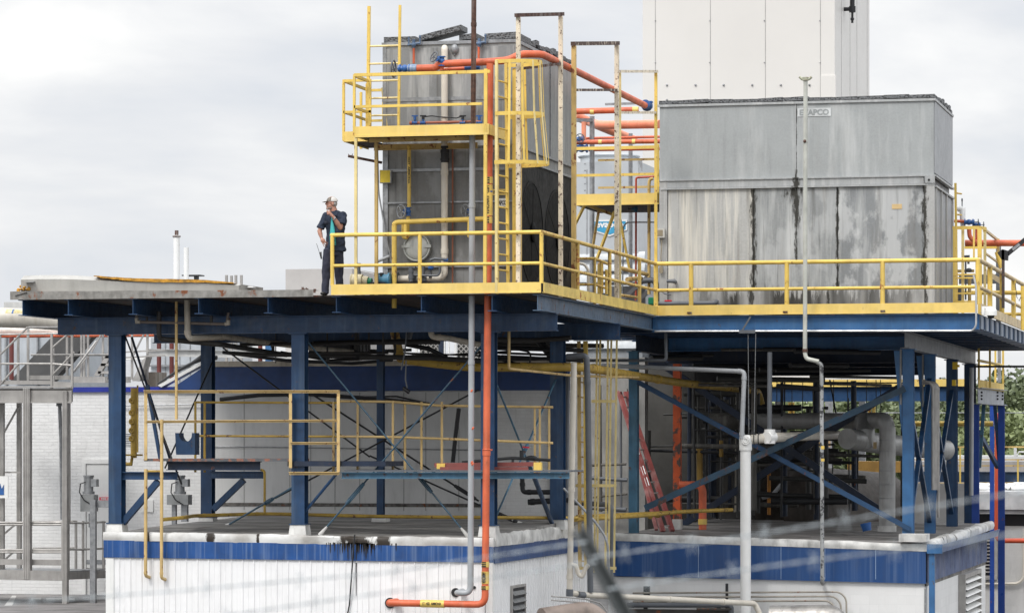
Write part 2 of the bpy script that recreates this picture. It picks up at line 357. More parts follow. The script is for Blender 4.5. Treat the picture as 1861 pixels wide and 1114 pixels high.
def perf(name):      # black moulded plastic mesh: see-through-looking cells
    t = NT(name); b = t.n('ShaderNodeTexVoronoi'); b.inputs['Scale'].default_value = 26; t.l(t.pos, b.inputs['Vector'])
    col = t.mix(t.rng(b.outputs['Distance'], .25, .5), (.012,.012,.013), (.13,.135,.14)); t.bump(b.outputs['Distance'], .8, .02); return t.fin(col, .55)
PERF = perf('black_mesh_fill')
# ------------------------------------------------------------------ survey planes
Y1 = 59.85; YG = 61.1; YW = 60.8; YR = 66.5; YB = 70.0; Y2 = 70.9; ZD = 8.80
X1 = pY(985, 500, Y1).x; XL = pY(35, 500, Y1).x; XR = pY(1779, 500, Y2).x
ROOFZ = 4.42
def X(x, Y): return pY(x, 500, Y).x
def Z(y, x, Y): return pY(x, y, Y).z
# ------------------------------------------------------------------ ground and terrain
S('ground', MB().box(-900, 900, -50, 1500, -.5, 0), GRND)
xw = X(195, YW)
S('concrete_terrace', MB().box(-60, xw-.05, 62, YB-.01, 0, 2.70), TERR)
# ------------------------------------------------------------------ ribbed wall helper
def ribbed(mb, p, q, z0, z1, pitch, dep, out, zb=None):      # vertical ribs proud of the line p-q by dep in direction out
    p = V(p); q = V(q); t = (q-p); L = t.length; t.normalize(); out = V(out); n = int(L/pitch); pts = []
    for i in range(n+1):
        s0 = i*pitch
        for a, h in ((0, 0), (.05, 1), (.12, 1), (.17, 0), (.5, 0), (.53, .35), (.57, .35), (.6, 0)):
            s_ = s0+a*pitch
            if s_ <= L: pts.append(p+t*s_+out*dep*h)
    pts.append(q); m = len(pts)
    z1f = z1 if callable(z1) else (lambda s: z1)
    vs = [V((a.x, a.y, z0)) for a in pts]+[V((a.x, a.y, z1f((a-p).dot(t)))) for a in pts]
    mb.add(vs, [(i, i+1, i+1+m, i+m) for i in range(m-1)])
    return mb
def lumpy(mb, p, q, h, th, out, amp=.03, seg=.12, top=None, seed=0):     # rolled membrane edge: a lumpy strip standing on line p-q
    p = V(p); q = V(q); L = (q-p).length; n = max(2, int(L/seg)); out = V(out); vs = []; prof = [(0,0),(1,0),(1.15,.35),(1.1,.75),(.8,1),(.3,1.02),(-.6,.9),(-1.3,.5),(-1.6,0)]
    for i in range(n+1):
        c = p+(q-p)*i/n
        for k, (a, b) in enumerate(prof):
            nn_ = mn.noise(V((c.x*1.7+seed, c.y*1.7, k*.45)))+.5*mn.noise(V((c.x*5+seed, c.y*5, k*.9)))
            vs.append(c+out*(th*a*.5+amp*nn_*(1 if k else .3))+V((0, 0, h*b+(amp*1.3*nn_ if b > .3 else amp*.4*nn_))))
    m = len(prof); mb.add(vs, [(i*m+k, i*m+k+1, (i+1)*m+k+1, (i+1)*m+k) for i in range(n) for k in range(m-1)]+[tuple(range(m)), tuple(range(n*m, n*m+m))])
    return mb
# ------------------------------------------------------------------ building 1 (left machine house)
xc = X(893, YW); x0 = xw
h1 = T('machine_house', 'low white metal sided building with streaked blue fascia under the left steel deck', 'building', (x0, YW, 0))
m = MB(); ribbed(m, (x0, YW, 0), (xc, YW, 0), 0, 3.86, .226, .018, (0,-1,0)); m.build('front_wall', SID, h1, smooth=False)
m = MB(); ribbed(m, (xc, YW, 0), (xc, 69.6, 0), 0, 3.84, .226, .03, (1,0,0)); m.build('side_wall', SID, h1, smooth=False)
m = MB().box(x0-.02, x0+.14, YW-.03, YW+.1, 0, 3.84).box(xc-.10, xc+.03, YW-.035, YW-.004, 0, 3.82).box(xc-.10, xc+.035, YW-.03, YW+.12, 0, 3.82); m.build('corner_trim', WHT, h1)
m = MB().prism([(x0-.06, YW-.04, 3.86), (xc+.04, YW-.04, 3.82), (xc+.04, YW-.04, 4.12), (x0-.06, YW-.04, 4.19)], (0,.08,0)); m.build('fascia', FASS, h1)
m = MB().box(xc-.03, xc+.06, YW+.0405, 69.6, 3.80, 4.12).box(x0-.07, x0-.02, YW+.0405, 69.5, 3.85, 4.15); m.build('side_fascia', FAS, h1)
m = MB().add([(x0, YW+.1, 4.30), (xc, YW+.1, 4.24), (xc, 63, 4.36), (x0, 63, 4.38), (xc, 69.9, 4.50), (x0, 69.9, 4.48), (x0, YW+.1, 4.0), (xc, YW+.1, 4.0), (xc, 69.9, 4.0), (x0, 69.9, 4.0)],
    [(0,1,2,3), (3,2,4,5), (6,7,1,0), (7,8,4,2,1), (9,6,0,3,5), (8,9,5,4), (6,9,8,7)]); m.build('roof', ROOF1, h1, smooth=False)
def stainmem(name, xs, w_, axis='X'):
    t = NT(name); sx = t.n('ShaderNodeSeparateXYZ'); t.l(t.pos, sx.inputs[0]); m = None
    col = t.mix(t.rng(t.noise(1.6, det=7), .4, .65), (.70,.70,.68), (.40,.385,.36))
    for a, w2 in xs:
        k = t.rng(t.math('ADD', t.math('ABSOLUTE', t.math('SUBTRACT', sx.outputs[axis], a)), t.math('MULTIPLY', t.math('SUBTRACT', t.noise(5, (1.5,1.5,.7), det=9, rough=.7), .5), w2*3)), w2*.7, w2*1.1, 1, 0)
        m = k if m is None else t.math('MAXIMUM', m, k)
    if m is not None: col = t.mix(m, col, (.03,.022,.015))
    t.bump(t.noise(6, det=7), .35, .03); return t.fin(col, .55)
MEM1 = stainmem('roof_edge_membrane_front', [(X(648, YW), .34), (X(384, YW), .08), (X(700, YW), .17), (X(270, YW), .03), (X(470, YW), .03)], 1)
m = MB(); lumpy(m, (x0-.07, YW+.02, 4.18), (xc+.05, YW+.02, 4.11), .165, .12, (0,-1,0), .018); m.build('membrane_edge', MEM1, h1)
m = MB(); lumpy(m, (xc+.0, YW+.1, 4.11), (xc+.0, 69.6, 4.11), .24, .14, (1,0,0), .035, seed=4); m.build('membrane_edge', MEM, h1)
# black run-off stain over fascia below the low spot
m = MB()
for i in range(110):
    cx_ = X(random.gauss(655, 24), YW); w2 = random.uniform(.004, .016); z1 = 4.17; z0 = random.uniform(3.93, 4.14) if i > 12 else random.uniform(3.82, 3.93)
    m.add([(cx_-w2, YW-.046, z1), (cx_+w2, YW-.046, z1), (cx_+w2*.5, YW-.046, z0+.05), (cx_, YW-.046, z0), (cx_-w2*.7, YW-.046, z0+.08)], [(0,1,2,3,4)])
cx_ = X(648, YW)
m.add([(cx_-.01, YW-.03, 3.8), (cx_+.012, YW-.03, 3.8), (cx_+.006, YW-.03, 3.2), (cx_-.006, YW-.03, 3.15)], [(0,1,2,3)])
m.build('run_off_stain', paint('black_runoff', (.02,.017,.014), .7, dirt=0), h1, smooth=False)
# column boots wrapped in membrane are part of the building's roof
m = MB()
for cx_, cy_ in ((213, YG), (545, YG), (889, YG), (378, YR), (692, YR), (1015, YR)):
    xx = X(cx_, cy_); m.add([(xx+a*(.15+.025*(1-b)), cy_+c*(.15+.025*(1-b)), 4.3+b*.21) for b in (0, 1) for a, c in ((-1,-1),(1,-1),(1,1),(-1,1))], [(0,1,5,4),(1,2,6,5),(2,3,7,6),(3,0,4,7),(4,5,6,7)])
m.build('column_boot', MEM, h1)
cc = MB().tube([(X(648, YW), YW-.12, 4.33), (X(645, YW), YW-.11, 4.0), (X(636, YW), YW-.04, 3.0), (X(620, YW), YW-.04, 2.2)], .014, 6); O('black_cable', 'black cable hanging from the stained roof edge down the white siding', 'cable', cc, BLKS)
# louvred vent in the right side wall
ya = pX(925, 1100, xc).y; yb = pX(950, 1100, xc).y; z1 = pX(937, 1062, xc).z
lv = MB().box(xc+.01, xc+.07, ya, ya+.05, 2.2, z1).box(xc+.01, xc+.07, yb-.05, yb, 2.2, z1).box(xc+.01, xc+.07, ya+.05, yb-.05, z1-.05, z1).build('louvre_vent', ALU, h1)
m = MB()
for i in range(9): zz = z1-.1-i*.14; m.add([(xc+.02, ya+.05, zz), (xc+.02, yb-.05, zz), (xc+.10, yb-.05, zz-.09), (xc+.10, ya+.05, zz-.09)], [(0,1,2,3)])
m.build('louvre_blade', GAL, lv, smooth=False)
MB().box(xc+.031, xc+.034, ya+.05, yb-.05, 2.2, z1-.05).build('louvre_backing', BLK, lv)
# ------------------------------------------------------------------ rear white brick building (behind, left and middle)
bx0 = -60; bx1 = X(1032, YB)
b3 = T('brick_building', 'long white painted brick building with thin blue coping behind the left deck', 'building', (X(300, YB), YB, 0))
zt = 7.19
xa = X(370, YB)
m = MB().box(bx0, bx1, YB, YB+.4, 0, zt); m.build('brick_wall', BRICK, b3)
m = MB().box(bx0, X(330, YB), YB-.06, YB+.5, zt, zt+.11); m.build('coping', paint('indigo_coping_paint', (.015,.03,.30), .4, dirt=.1), b3)
m = MB().prism([(X(305, YB), YB-.08, zt+.001), (bx1, YB-.08, zt+.001), (bx1, YB-.08, zt+.54), (X(372, YB), YB-.08, zt+.54)], (0,.3,0)); m.build('gable_fascia', paint('shaded_gable_blue', (.012,.050,.185), .45, dirt=.15), b3)  # darker copy of the fascia blue, under-deck shade mixed into the colour
m = MB().box(X(372, YB), bx1, YB-.14, YB+.25, zt+.541, zt+.66)
m.build('gutter', CRED, b3)
m = MB().prism([(X(296, YB), YB-.12, zt+.10), (X(372, YB), YB-.12, zt+.60), (X(372, YB), YB-.12, zt+.68), (X(290, YB), YB-.12, zt+.14)], (0,.3,0)); m.build('verge_trim', WHT, b3)
m = MB()
pa = V((X(288, YB), YB-.05, zt+.17)); pb = V((X(372, YB), YB-.05, zt+.74))
m.tube([pa, pa*.6+pb*.4+V((0,0,.04)), pa*.25+pb*.75+V((0,0,.03)), pb+V((0,0,.03)), pb+V((.3,0,.0))], [.02,.035,.04,.08,.05]); m.build('ridge_flashing', BLKS, b3)
m = MB().box(X(388, YB), X(900, YB), YB-.05, YB-.001, 4.5, zt-.02); m.build('wall_panel', PANG, b3)
m = MB()
for xx in (388, 445, 528, 566, 610, 655, 735, 775, 835, 900): q = X(xx, YB); m.box(q-.006, q+.006, YB-.054, YB-.0505, 4.6, zt-.03)
m.build('panel_joint', paint('panel_joint_grey', (.22,.22,.215), .6), b3)
m = MB().box(X(383, YB), X(905, YB), YB-.062, YB-.0551, Z(922, 640, YB)+.02, Z(914, 640, YB)); m.build('panel_foot_rubble', paint('crumbling_mortar', (.15,.14,.13), .9, var=.6, vs=12, rust=.3, bump=.5), b3)
# long thin conduits fixed on this wall
m = MB().tube([(X(200, YB), YB-.08, Z(738, 250, YB)), (X(380, YB), YB-.08, Z(734, 380, YB))], .015, 6).tube([(X(385, YB), YB-.08, Z(811, 400, YB)), (X(900, YB), YB-.08, Z(818, 900, YB))], .012, 6)
m.build('wall_conduit', GAL, b3)
m = MB().box(X(1000, YB), X(1004, YB), YB-.06, YB-.001, 4.6, zt); m.build('downpipe', GAL, b3)
# the doorway
dx0, dx1 = X(150, YB), X(222, YB); dz1 = Z(835, 170, YB)
d = MB().box(dx0, dx0+.09, YB-.05, YB-.001, 2.71, dz1).box(dx1-.09, dx1, YB-.05, YB-.001, 2.71, dz1).box(dx0+.09, dx1-.09, YB-.05, YB-.001, dz1-.09, dz1).build('door_frame', WHT, b3)
dd = MB().box(dx0+.11, dx1-.11, YB-.03, YB-.001, 3.3, dz1-.12); dd = dd.build('door', paint('white_door_paint', (.83,.83,.81), .4, var=.05, dirt=.08), b3)
MB().box(dx0+.11, dx1-.11, YB-.045, YB-.0305, 3.38, 3.48).build('kick_plate', GAL, dd)
MB().box(dx0+.16, dx0+.18, YB-.05, YB-.0305, 4.2, 4.5).build('door_handle', GAL, dd)
sg = MB().box(X(183, YB), X(213, YB), YB-.10, YB-.06, Z(909, 200, YB), Z(903, 200, YB)).build('exit_sign_board', paint('red_sign_paint', (.72,.09,.13), .4, dirt=0), b3)
text_mesh('FIRE EXIT', 'exit_lettering', WHT, sg, (X(198, YB), YB-.103, Z(906, 200, YB)), (1,0,0), (0,0,1), .05, .02)
m = MB().box(X(258, YB), X(279, YB), YB-.03, YB-.001, Z(930, 268, YB), Z(908, 268, YB)); nb = m.build('notice_board', WHT, b3)
# right part: higher concrete wall
YV2 = 79.0; cw = MB().box(X(990, YV2), X(1172, YV2), YV2, YV2+.4, 3.9, Z(650, 1080, YV2)); cw = O('concrete_wall', 'pale stained concrete wall behind the caged ladder between the two roofs', 'wall', cw, CONC)
# ------------------------------------------------------------------ building 2 (right)
YF = 71.6
gx0, gx1 = X(1105, YF), X(1683, YF); gY = YF+13.5
h2 = T('block_building', 'white block building with broad blue fascia and wet roof under the right deck', 'building', (gx0, YF, 0))
def Zf(y, x): return Z(y, x, YF)
MB().box(gx0, gx1-.04, YF+.03, YF+.3, 0, Zf(1046, 1120)-.02).build('front_wall', BLOCK, h2)
MB().box(gx1-.04, gx1+.0, YF-.0, YF+.06, 0, 2.95).build('corner_trim', GAL, h2)
MB().box(gx1-.3, gx1-.005, YF+.3, gY, 0, 3.2).build('side_wall', BLOCKS, h2)
FAS2 = paint('blue_fascia_panel_lightly_streaked', (.010,.060,.20), .4, var=.15, vs=.8, streak=.16, scol=(.30,.38,.50), svec=(8,8,.2), dirt=.2)
MB().prism([(gx0, YF-.05, Zf(1046, 1120)), (gx1, YF-.05, Zf(1060, 1683)), (gx1, YF-.05, Zf(1000, 1683)), (gx0, YF-.05, Zf(980, 1120))], (0,.1,0)).build('fascia', FAS2, h2)
m = MB()
for xx in (1270, 1420, 1500, 1592): q = X(xx, YF); m.box(q-.005, q+.005, YF-.054, YF-.0505, Zf(1052, xx), Zf(992, xx))
m.build('fascia_joint', paint('pale_joint_streak', (.3,.4,.55), .5), h2)
zr0, zr1 = Zf(968, 1120), Zf(982, 1683)
m = MB().add([(gx0, YF+.1, zr0-.06), (gx1, YF+.1, zr1-.06), (gx1, gY, zr1+.06), (gx0, gY, zr0+.02), (gx0, YF+.1, 3.0), (gx1, YF+.1, 3.0), (gx1, gY, 3.0), (gx0, gY, 3.0)], [(0,1,2,3),(4,5,1,0),(5,6,2,1),(6,7,3,2),(7,4,0,3)]); m.build('roof', ROOF2, h2, smooth=False)
m = MB(); lumpy(m, (gx0, YF+.0, Zf(980, 1120)-.02), (gx1+.02, YF+.0, Zf(1000, 1683)-.02), .16, .12, (0,-1,0), .016, seed=9); m.build('membrane_edge', MEM, h2)
m = MB(); lumpy(m, (gx1+.04, YF+.1, zr1-.2), (gx1+.04, gY, zr1-.08), .20, .3, (1,0,0), .035, seg=.25, seed=19); m.build('membrane_edge', stainmem('roof_edge_membrane_side', [(YF+1.6, .10), (YF+2.4, .06), (YF+4.2, .12), (YF+7.5, .08)], 1, 'Y'), h2)
m = MB(); ribbed(m, (gx1+.02, YF+.06, 0), (gx1+.02, gY, 0), Zf(1058, 1683), zr1-.26, .3, .035, (1,0,0)); m.build('side_fascia', paint('faded_lilac_blue_fascia', (.17,.21,.34), .5, var=.3, streak=.55, scol=(.42,.42,.45), svec=(8,8,.4), dirt=.3, rust=.12), h2, smooth=False)
m = MB().prism([(gx1+.06, YF-.1, zr1-.26), (gx1+.30, YF-.1, zr1-.26), (gx1+.36, YF-.1, zr1-.08), (gx1+.34, YF-.1, zr1-.08), (gx1+.06, YF-.1, zr1-.20)], (0, gY-YF+.1, 0)); m.build('gutter', paint('faded_gutter_blue', (.16,.22,.38), .45, dirt=.4), h2)
MB().box(gx1+.03, gx1+.36, YF-.14, YF-.10, zr1-.27, zr1-.07).build('gutter_end', BLUL, h2)
dp = MB().box(gx1+.07, gx1+.19, YF-.08, YF+.03, 0, zr1-.27).build('downpipe', BLUL, h2)
MB().box(gx1-.56, gx1+.03, YF+.3-.5, YF+.45, zr1-.02, zr1+.14).build('roof_curb', MEM, h2)
# louvre in the side wall of building 2
lx = gx1; ya = pX(1742, 1060, lx).y; yb = pX(1772, 1060, lx).y; z1 = 3.0
lv = MB().box(lx+.0, lx+.16, ya, ya+.12, 0.6, z1).box(lx+.0, lx+.16, yb-.12, yb, .6, z1).box(lx, lx+.16, ya+.12, yb-.12, z1-.1, z1).build('louvre_vent', ALU, h2)
m = MB()
for i in range(14): zz = z1-.14-i*.16; m.add([(lx+.04, ya+.12, zz), (lx+.04, yb-.12, zz), (lx+.20, yb-.12, zz-.07), (lx+.20, ya+.12, zz-.07)], [(0,1,2,3)])
m.build('louvre_blade', WHT, lv, smooth=False)
MB().box(lx+.005, lx+.02, ya+.12, yb-.12, .6, z1-.1).build('louvre_backing', BLK, lv)
# ------------------------------------------------------------------ white clad tower
YT = 98.0
tw = T('clad_tower', 'tall plain white panel clad tower rising behind the right cooler', 'tower', (X(1340, YT), YT, 0))
tx0, tx1 = X(1168, YT), X(1517, YT); tyb = pX(1580, 300, tx1).y
MB().box(tx0, tx1, YT, tyb, 7.75, 26).build('wall', PANW, tw)
m = MB()
for q_ in (tx0+.2, (tx0+tx1)/2, tx1-.2):
    for y_ in (YT+.2, tyb-.2): m.box(q_-.1, q_+.1, y_-.1, y_+.1, 0, 7.749)
m.build('leg', GAL, tw)
m = MB()
for xx in (1191, 1291, 1391, 1491): q = X(xx, YT); m.box(q-.008, q+.008, YT-.006, YT+.01, 7.76, 26)
for yy in (107, 215): pass
for f_ in (.18, .42, .62, .93): y_ = YT+(tyb-YT)*f_; m.box(tx1-.01, tx1+.006, y_-.01, y_+.01, 7.76, 26)
m.build('panel_joint', paint('tower_joint_grey', (.34,.33,.32), .6, dirt=0), tw)
MB().box(X(1491, YT)+.01, tx1+.03, YT-.03, YT+.35, 7.8, Z(138, 1500, YT)).build('corner_trim', PANW, tw)
m = MB()
for xx in (1212, 1264, 1315, 1367, 1419, 1471):
    for yy in (155, 182): p = pY(xx, yy, YT-.02); m.ell(p, .035, .03, .035, 8)
for xx in (1191, 1290, 1389, 1490):
    for yy in (38, 114): p = pY(xx, yy, YT-.02); m.ell(p, .02, .02, .02, 6)
m.build('bolt_head', GAL, tw)
p0 = pX(1550, -60, tx1+.25); p1 = pX(1549, 17, tx1+.25)
bp = T('vent_pipe', 'short black pipe with tee fitting hanging on the grey side of the white tower', 'pipe', p1)
MB().tube([p0, p1], .07).build('pipe_run', BLK, bp)
MB().tube([p1, p1+V((-.27,0,0))], .06).cyl(p1+V((0,0,.08)), p1-V((0,0,.1)), .1).cyl(p1-V((0,0,.1)), p1-V((0,0,.42)), .035).ell(p1-V((0,0,.3)), .06).build('tee_fitting', BLK, bp)
# ------------------------------------------------------------------ steel deck, left half
def valve(parent, p, flow, stem, s=.1, mat=None, wheel=.0, wmat=None, name='valve'):
    p = V(p); flow = V(flow).normalized(); stem = V(stem).normalized(); mat = mat or VBL
    m = MB().cyl(p-flow*s*1.1, p+flow*s*1.1, s*.62).ell(p, s*.85).cyl(p-flow*s*1.25, p-flow*s*1.0, s*.95).cyl(p+flow*s*1.0, p+flow*s*1.25, s*.95).cyl(p, p+stem*s*1.5, s*.5).cyl(p+stem*s*1.3, p+stem*s*1.55, s*.72)
    o = m.build(name, mat, parent)
    if wheel:
        c = p+stem*s*2.6; m = MB().cyl(p+stem*s*1.4, c+stem*.02, s*.14, 8).torus(c, stem, wheel, wheel*.11, 20, 6)
        a = V((0,0,1)) if abs(stem.z) < .9 else V((1,0,0)); x = stem.cross(a).normalized(); y = stem.cross(x)
        for i in range(5): an = i*2*math.pi/5+.3; m.cyl(c, c+(x*math.cos(an)+y*math.sin(an))*wheel, wheel*.07, 6)
        m.build('handwheel', wmat or GAL, o)
    return o
d1 = T('steel_platform', 'dark blue steel deck on H columns standing on the left machine house roof', 'platform', (X(545, YG), YG, ROOFZ))
jz = ZD-.02
for xx in (34, 117, 234.5, 354, 480, 604, 758.5, 887): q = X(xx, Y1); MB().ibeam((q+.07, Y1+.02, jz), (q+.07, 71.3, jz), .30, .17, .012, .014).build('joist', BLU, d1)
MB().ibeam((X1-.09, Y1+.02, jz), (X1-.09, Y2-.1, jz), .30, .18).build('edge_beam', paint('greyed_blue_edge_beam', (.07,.12,.19), .5, var=.4, rust=.3, rs=4, dirt=.4, streak=.3, scol=(.2,.24,.28), rcol=(.06,.035,.03)), d1)
zg = jz-.302
MB().ibeam((X(105, YG), YG, zg), (X(1013, YG), YG, zg), .33, .2, .012, .016).build('girder', BLU, d1)
MB().ibeam((X(280, YR), YR, zg), (X(1127, YR), YR, zg), .33, .2, .012, .016).build('girder', BLU, d1)
def column(parent, x, Y, z0, z1, w_=.26, mat=None, **k):
    q = X(x, Y) if x > 20 else x
    m = MB().ibeam((q, Y-w_*.5, z0), (q, Y-w_*.5, z1), w_, w_, .012, .018, up=(0,-1,0))
    o = m.build('column', mat or BLU, parent); MB().box(q-w_*.7, q+w_*.7, Y-w_*.7, Y+w_*.7, z1-.02, z1-.001).box(q-w_*.65, q+w_*.65, Y-w_*.65, Y+w_*.65, z0+.001, z0+.02).build('cap_plate', mat or BLU, o); return o
for xx in (213, 545, 889): column(d1, xx, YG, 4.50, zg-.332)
for xx, w_ in ((378, .24), (692, .14), (1014, .27)): column(d1, xx, YR, 4.50, zg-.332, w_)
# floor: insulated roof panel on the left, plate under the yellow railing on the right
MB().box(X(604, Y1), X1-.02, Y1+.03, 71.3, ZD-.018, ZD).build('floor_plate', GRT, d1)
xpl, xpr = X(28, Y1), X(570, Y1)
MB().box(xpl, X(604, Y1)-.02, Y1+.12, 69.5, ZD-.018, ZD+.01).build('roof_deck', GRT, d1)  # dark grating colour stands in for shade between the joists
m = MB(); n = 60
for i in range(n):            # the metal edge flashing, slightly wavy
    a = xpl-.1+(xpr-xpl+.1)*i/n; b = xpl-.1+(xpr-xpl+.1)*(i+1)/n
    f = lambda q: .16-.03*((q-xpl)/(xpr-xpl))+.012*mn.noise(V((q*1.5, 0, 0)))
    m.add([(a, Y1-.02, ZD-.02), (b, Y1-.02, ZD-.02), (b, Y1-.02, ZD+f(b)-.02), (a, Y1-.02, ZD+f(a)-.02), (a, Y1+.4, ZD+f(a)-.02), (b, Y1+.4, ZD+f(b)-.02)], [(0,1,2,3), (3,2,5,4)])
m.build('edge_flashing', paint('grey_edge_flashing', (.27,.26,.24), .6, .1, var=.45, vs=6, rust=.3, rs=3, dirt=.7, streak=.3, scol=(.2,.18,.16)), d1)
lp = T('roof_panel_debris', 'torn grey insulated panel with orange foam showing lying on the left end of the deck', 'roof panel', (X(300, Y1+.6), Y1+.6, ZD+.1))
xa_, xb_ = X(45, Y1+.3), X(440, Y1+.3)
def top(u): return .33-.06*u-.16*u*u+.02*math.sin(u*9)
n = 40; vs = []; fs = []
for i in range(n+1):
    u = i/n; q = xa_+(xb_-xa_)*u; h = top(u)
    vs += [(q, Y1+.12, ZD+.12), (q, Y1+.10, ZD+.12+max(.01, h*.75)), (q, Y1+.25, ZD+.12+h), (q, Y1+1.6, ZD+.12+h), (q, Y1+1.6, ZD+.12)]
fs = [(i*5+k, (i+1)*5+k, (i+1)*5+k+1, i*5+k+1) for i in range(n) for k in range(4)]+[(0,1,2,3,4), tuple(n*5+k for k in range(5))]
MB().add(vs, fs).build('metal_skin', paint('curled_grey_panel', (.42,.41,.38), .5, .1, var=.15, dirt=.3, streak=.2, scol=(.35,.33,.3)), lp)
vs = []; 
for i in range(31):
    u = .34+.64*i/30; q = xa_+(xb_-xa_)*u; h = top(u); j = .015*mn.noise(V((i*.7, 0, 0)))
    e_ = .055*math.sin(math.pi*(i+.6)/31)**.7; vs += [(q, Y1+.07, ZD+.125+h-e_+j), (q, Y1+.07, ZD+.125+h+.01+j*.6), (q, Y1+.5, ZD+.13+h+.012+j*.6)]
MB().add(vs, [(i*3+k, (i+1)*3+k, (i+1)*3+k+1, i*3+k+1) for i in range(30) for k in range(2)]).build('foam_core', FOAM, lp)
m = MB()
for i in range(40): p = V((X(random.uniform(30, 50), Y1), Y1+random.uniform(0, .5), ZD+random.uniform(.1, .26))); m.ell(p, random.uniform(.03, .07), .05, random.uniform(.02, .06), 6)
m.build('foam_crumbs', FOAM, lp)
MB().add([(X(28, Y1), Y1-.05, ZD+.06), (X(50, Y1), Y1-.05, ZD+.12), (X(48, Y1), Y1+.3, ZD+.17), (X(33, Y1), Y1+.2, ZD+.05)], [(0,1,2,3)]).add([(X(44, Y1), Y1-.05, ZD+.30), (X(61, Y1), Y1-.05, ZD+.31), (X(60, Y1), Y1+.2, ZD+.34), (X(44, Y1), Y1+.2, ZD+.31)], [(0,1,2,3)]).build('torn_scrap', GALD, lp, smooth=False)
m = MB()
for i in range(7): p = pY(535+i*6, 527, Y1+.5); m.bar(p+V((0,0,-.05)), p+V((random.uniform(-.1, .12), .05, random.uniform(.0, .06))), .05, .012)
O('steel_scrap', 'small heap of rusty steel scrap on the deck edge left of the man', 'scrap', m, RUSTY)
# tie rods: (p, q, material)
def rod(p, q, r=.016, mat=None, tb=None, flat=False, boot=False):
    p = V(p); q = V(q); m = MB(); m.bar(p, q, r*2.4, r*1.2) if flat else m.cyl(p, q, r, 8)
    o = m.build('tie_rod', mat or BLU, d1)
    if tb:
        c = p+(q-p)*tb; t = (q-p).normalized(); L = .2; s_ = t.cross(V((0,1,0))).normalized()*.03
        MB().cyl(c-t*L+s_, c+t*L+s_, .012, 6).cyl(c-t*L-s_, c+t*L-s_, .012, 6).cyl(c-t*L*1.3, c-t*L*.8, .035, 8).cyl(c+t*L*.8, c+t*L*1.3, .035, 8).build('turnbuckle', BLUF if mat is None else mat, o)
    if boot: t = (p-q).normalized(); MB().cyl(q, q+t*.22, .045, 8, r2=.02).build('membrane_sleeve', MEM, o)
a = YG-.17
RODM = paint('blue_grey_rod', (.035,.085,.13), .5, rust=.2, dirt=.3)
rod(pY(560, 622, YG+.1), pY(851, 975, YG+.1), .017, RODM, .72, boot=True)
rod(pY(876, 627, YG-.02), pY(581, 972, YG-.02), .017, RODM, .78, boot=True)
rod(pY(228, 612, YG+.1), pY(330, 880, YG+.1), .018, BLKS)
rod(pY(228, 612, YG+.1)+V((.02,.3,0)), pY(310, 838, YG+1.6), .024, BLUD)
rod(pY(405, 632, YR), pY(672, 830, YR-.1), .018, BLKS)
rod(pY(385, 660, YR-.2), pY(300, 850, YG+2), .018, BLKS)
rod(pY(565, 715, YR), pY(870, 910, YR), .02, BLKS, .92)
rod(pY(870, 708, YR), pY(500, 905, YR-1), .018, BLKS)
rod(pY(672, 828, YR), pY(948, 952, YR), .018, BLKS, .9, boot=True)
rod(pY(532, 885, YG+.0), pY(412, 955, YG+3.5), .02, BLUF, .35, boot=True)
rod(pY(612, 860, YG-.05), pY(554, 930, YG+.05), .03, BLU)
rod(pY(903, 700, YG+.6), pY(1002, 945, YR-.3), .02, BLUF, .6)
rod(pY(1010, 690, YR-.2), pY(903, 935, YG+.5), .02, BLUF, .55)
rod(pY(970, 865, YG+2.5), pY(1003, 950, YR-.3), .05, BLU)
# catwalk slung between the columns
YC = YG-.22
cwk = T('catwalk', 'narrow blue steel catwalk slung between the columns under the left deck', 'catwalk', pY(400, 840, YC))
zc1 = Z(838, 400, YC); zc2 = Z(859, 700, YC)
MB().box(X(262, YC), X(526, YC), YC-.02, YC+1.3, zc1, zc1+.05).build('floor_plate', paint('rusting_plate_edge', (.10,.11,.12), .6, rust=.6, rs=9, rcol=(.14,.06,.04)), cwk)
MB().ibeam((X(302, YC), YC+.1, zc1-.002), (X(470, YC), YC+.1, zc1-.002), .17, .2).build('floor_beam', BLUD, cwk)
MB().box(X(522, YC), X(700, YC), YC+.02, YC+1.3, Z(847, 600, YC), Z(838, 600, YC)).build('floor_plate', BLUD, cwk)
MB().chan((X(620, YC), YC+.06, Z(858, 620, YC)), (X(1034, YC), YC+.06, Z(858, 1034, YC)), .12, .08).build('floor_beam', BLUF, cwk)
MB().box(X(625, YC), X(1035, YC), YC+.03, YC+1.2, Z(857, 800, YC), Z(854, 800, YC)+.0).build('floor_plate', GALD, cwk)
for (xa_, xb_, ya_, yb_) in ((222, 323, 857, 871), (383, 481, 856, 869)):
    yy = YG if xa_ < 300 else YR-.15
    MB().ibeam((X(xa_, yy), yy-.02, Z(ya_, xa_, yy)), (X(xb_, yy), yy-.02, Z(ya_, xa_, yy)), .15, .14).build('bracket_beam', BLU, cwk)
MB().bar(pY(223, 950, YG), pY(288, 874, YG), .12, .12).build('knee_brace', BLU, cwk)
MB().bar(pY(388, 925, YR-.15), pY(443, 872, YR-.15), .12, .12).build('knee_brace', BLU, cwk)
MB().bar(pY(268, 700, YC+.5), pY(292, 838, YC+.5), .06, .06).build('knee_brace', BLU, cwk)
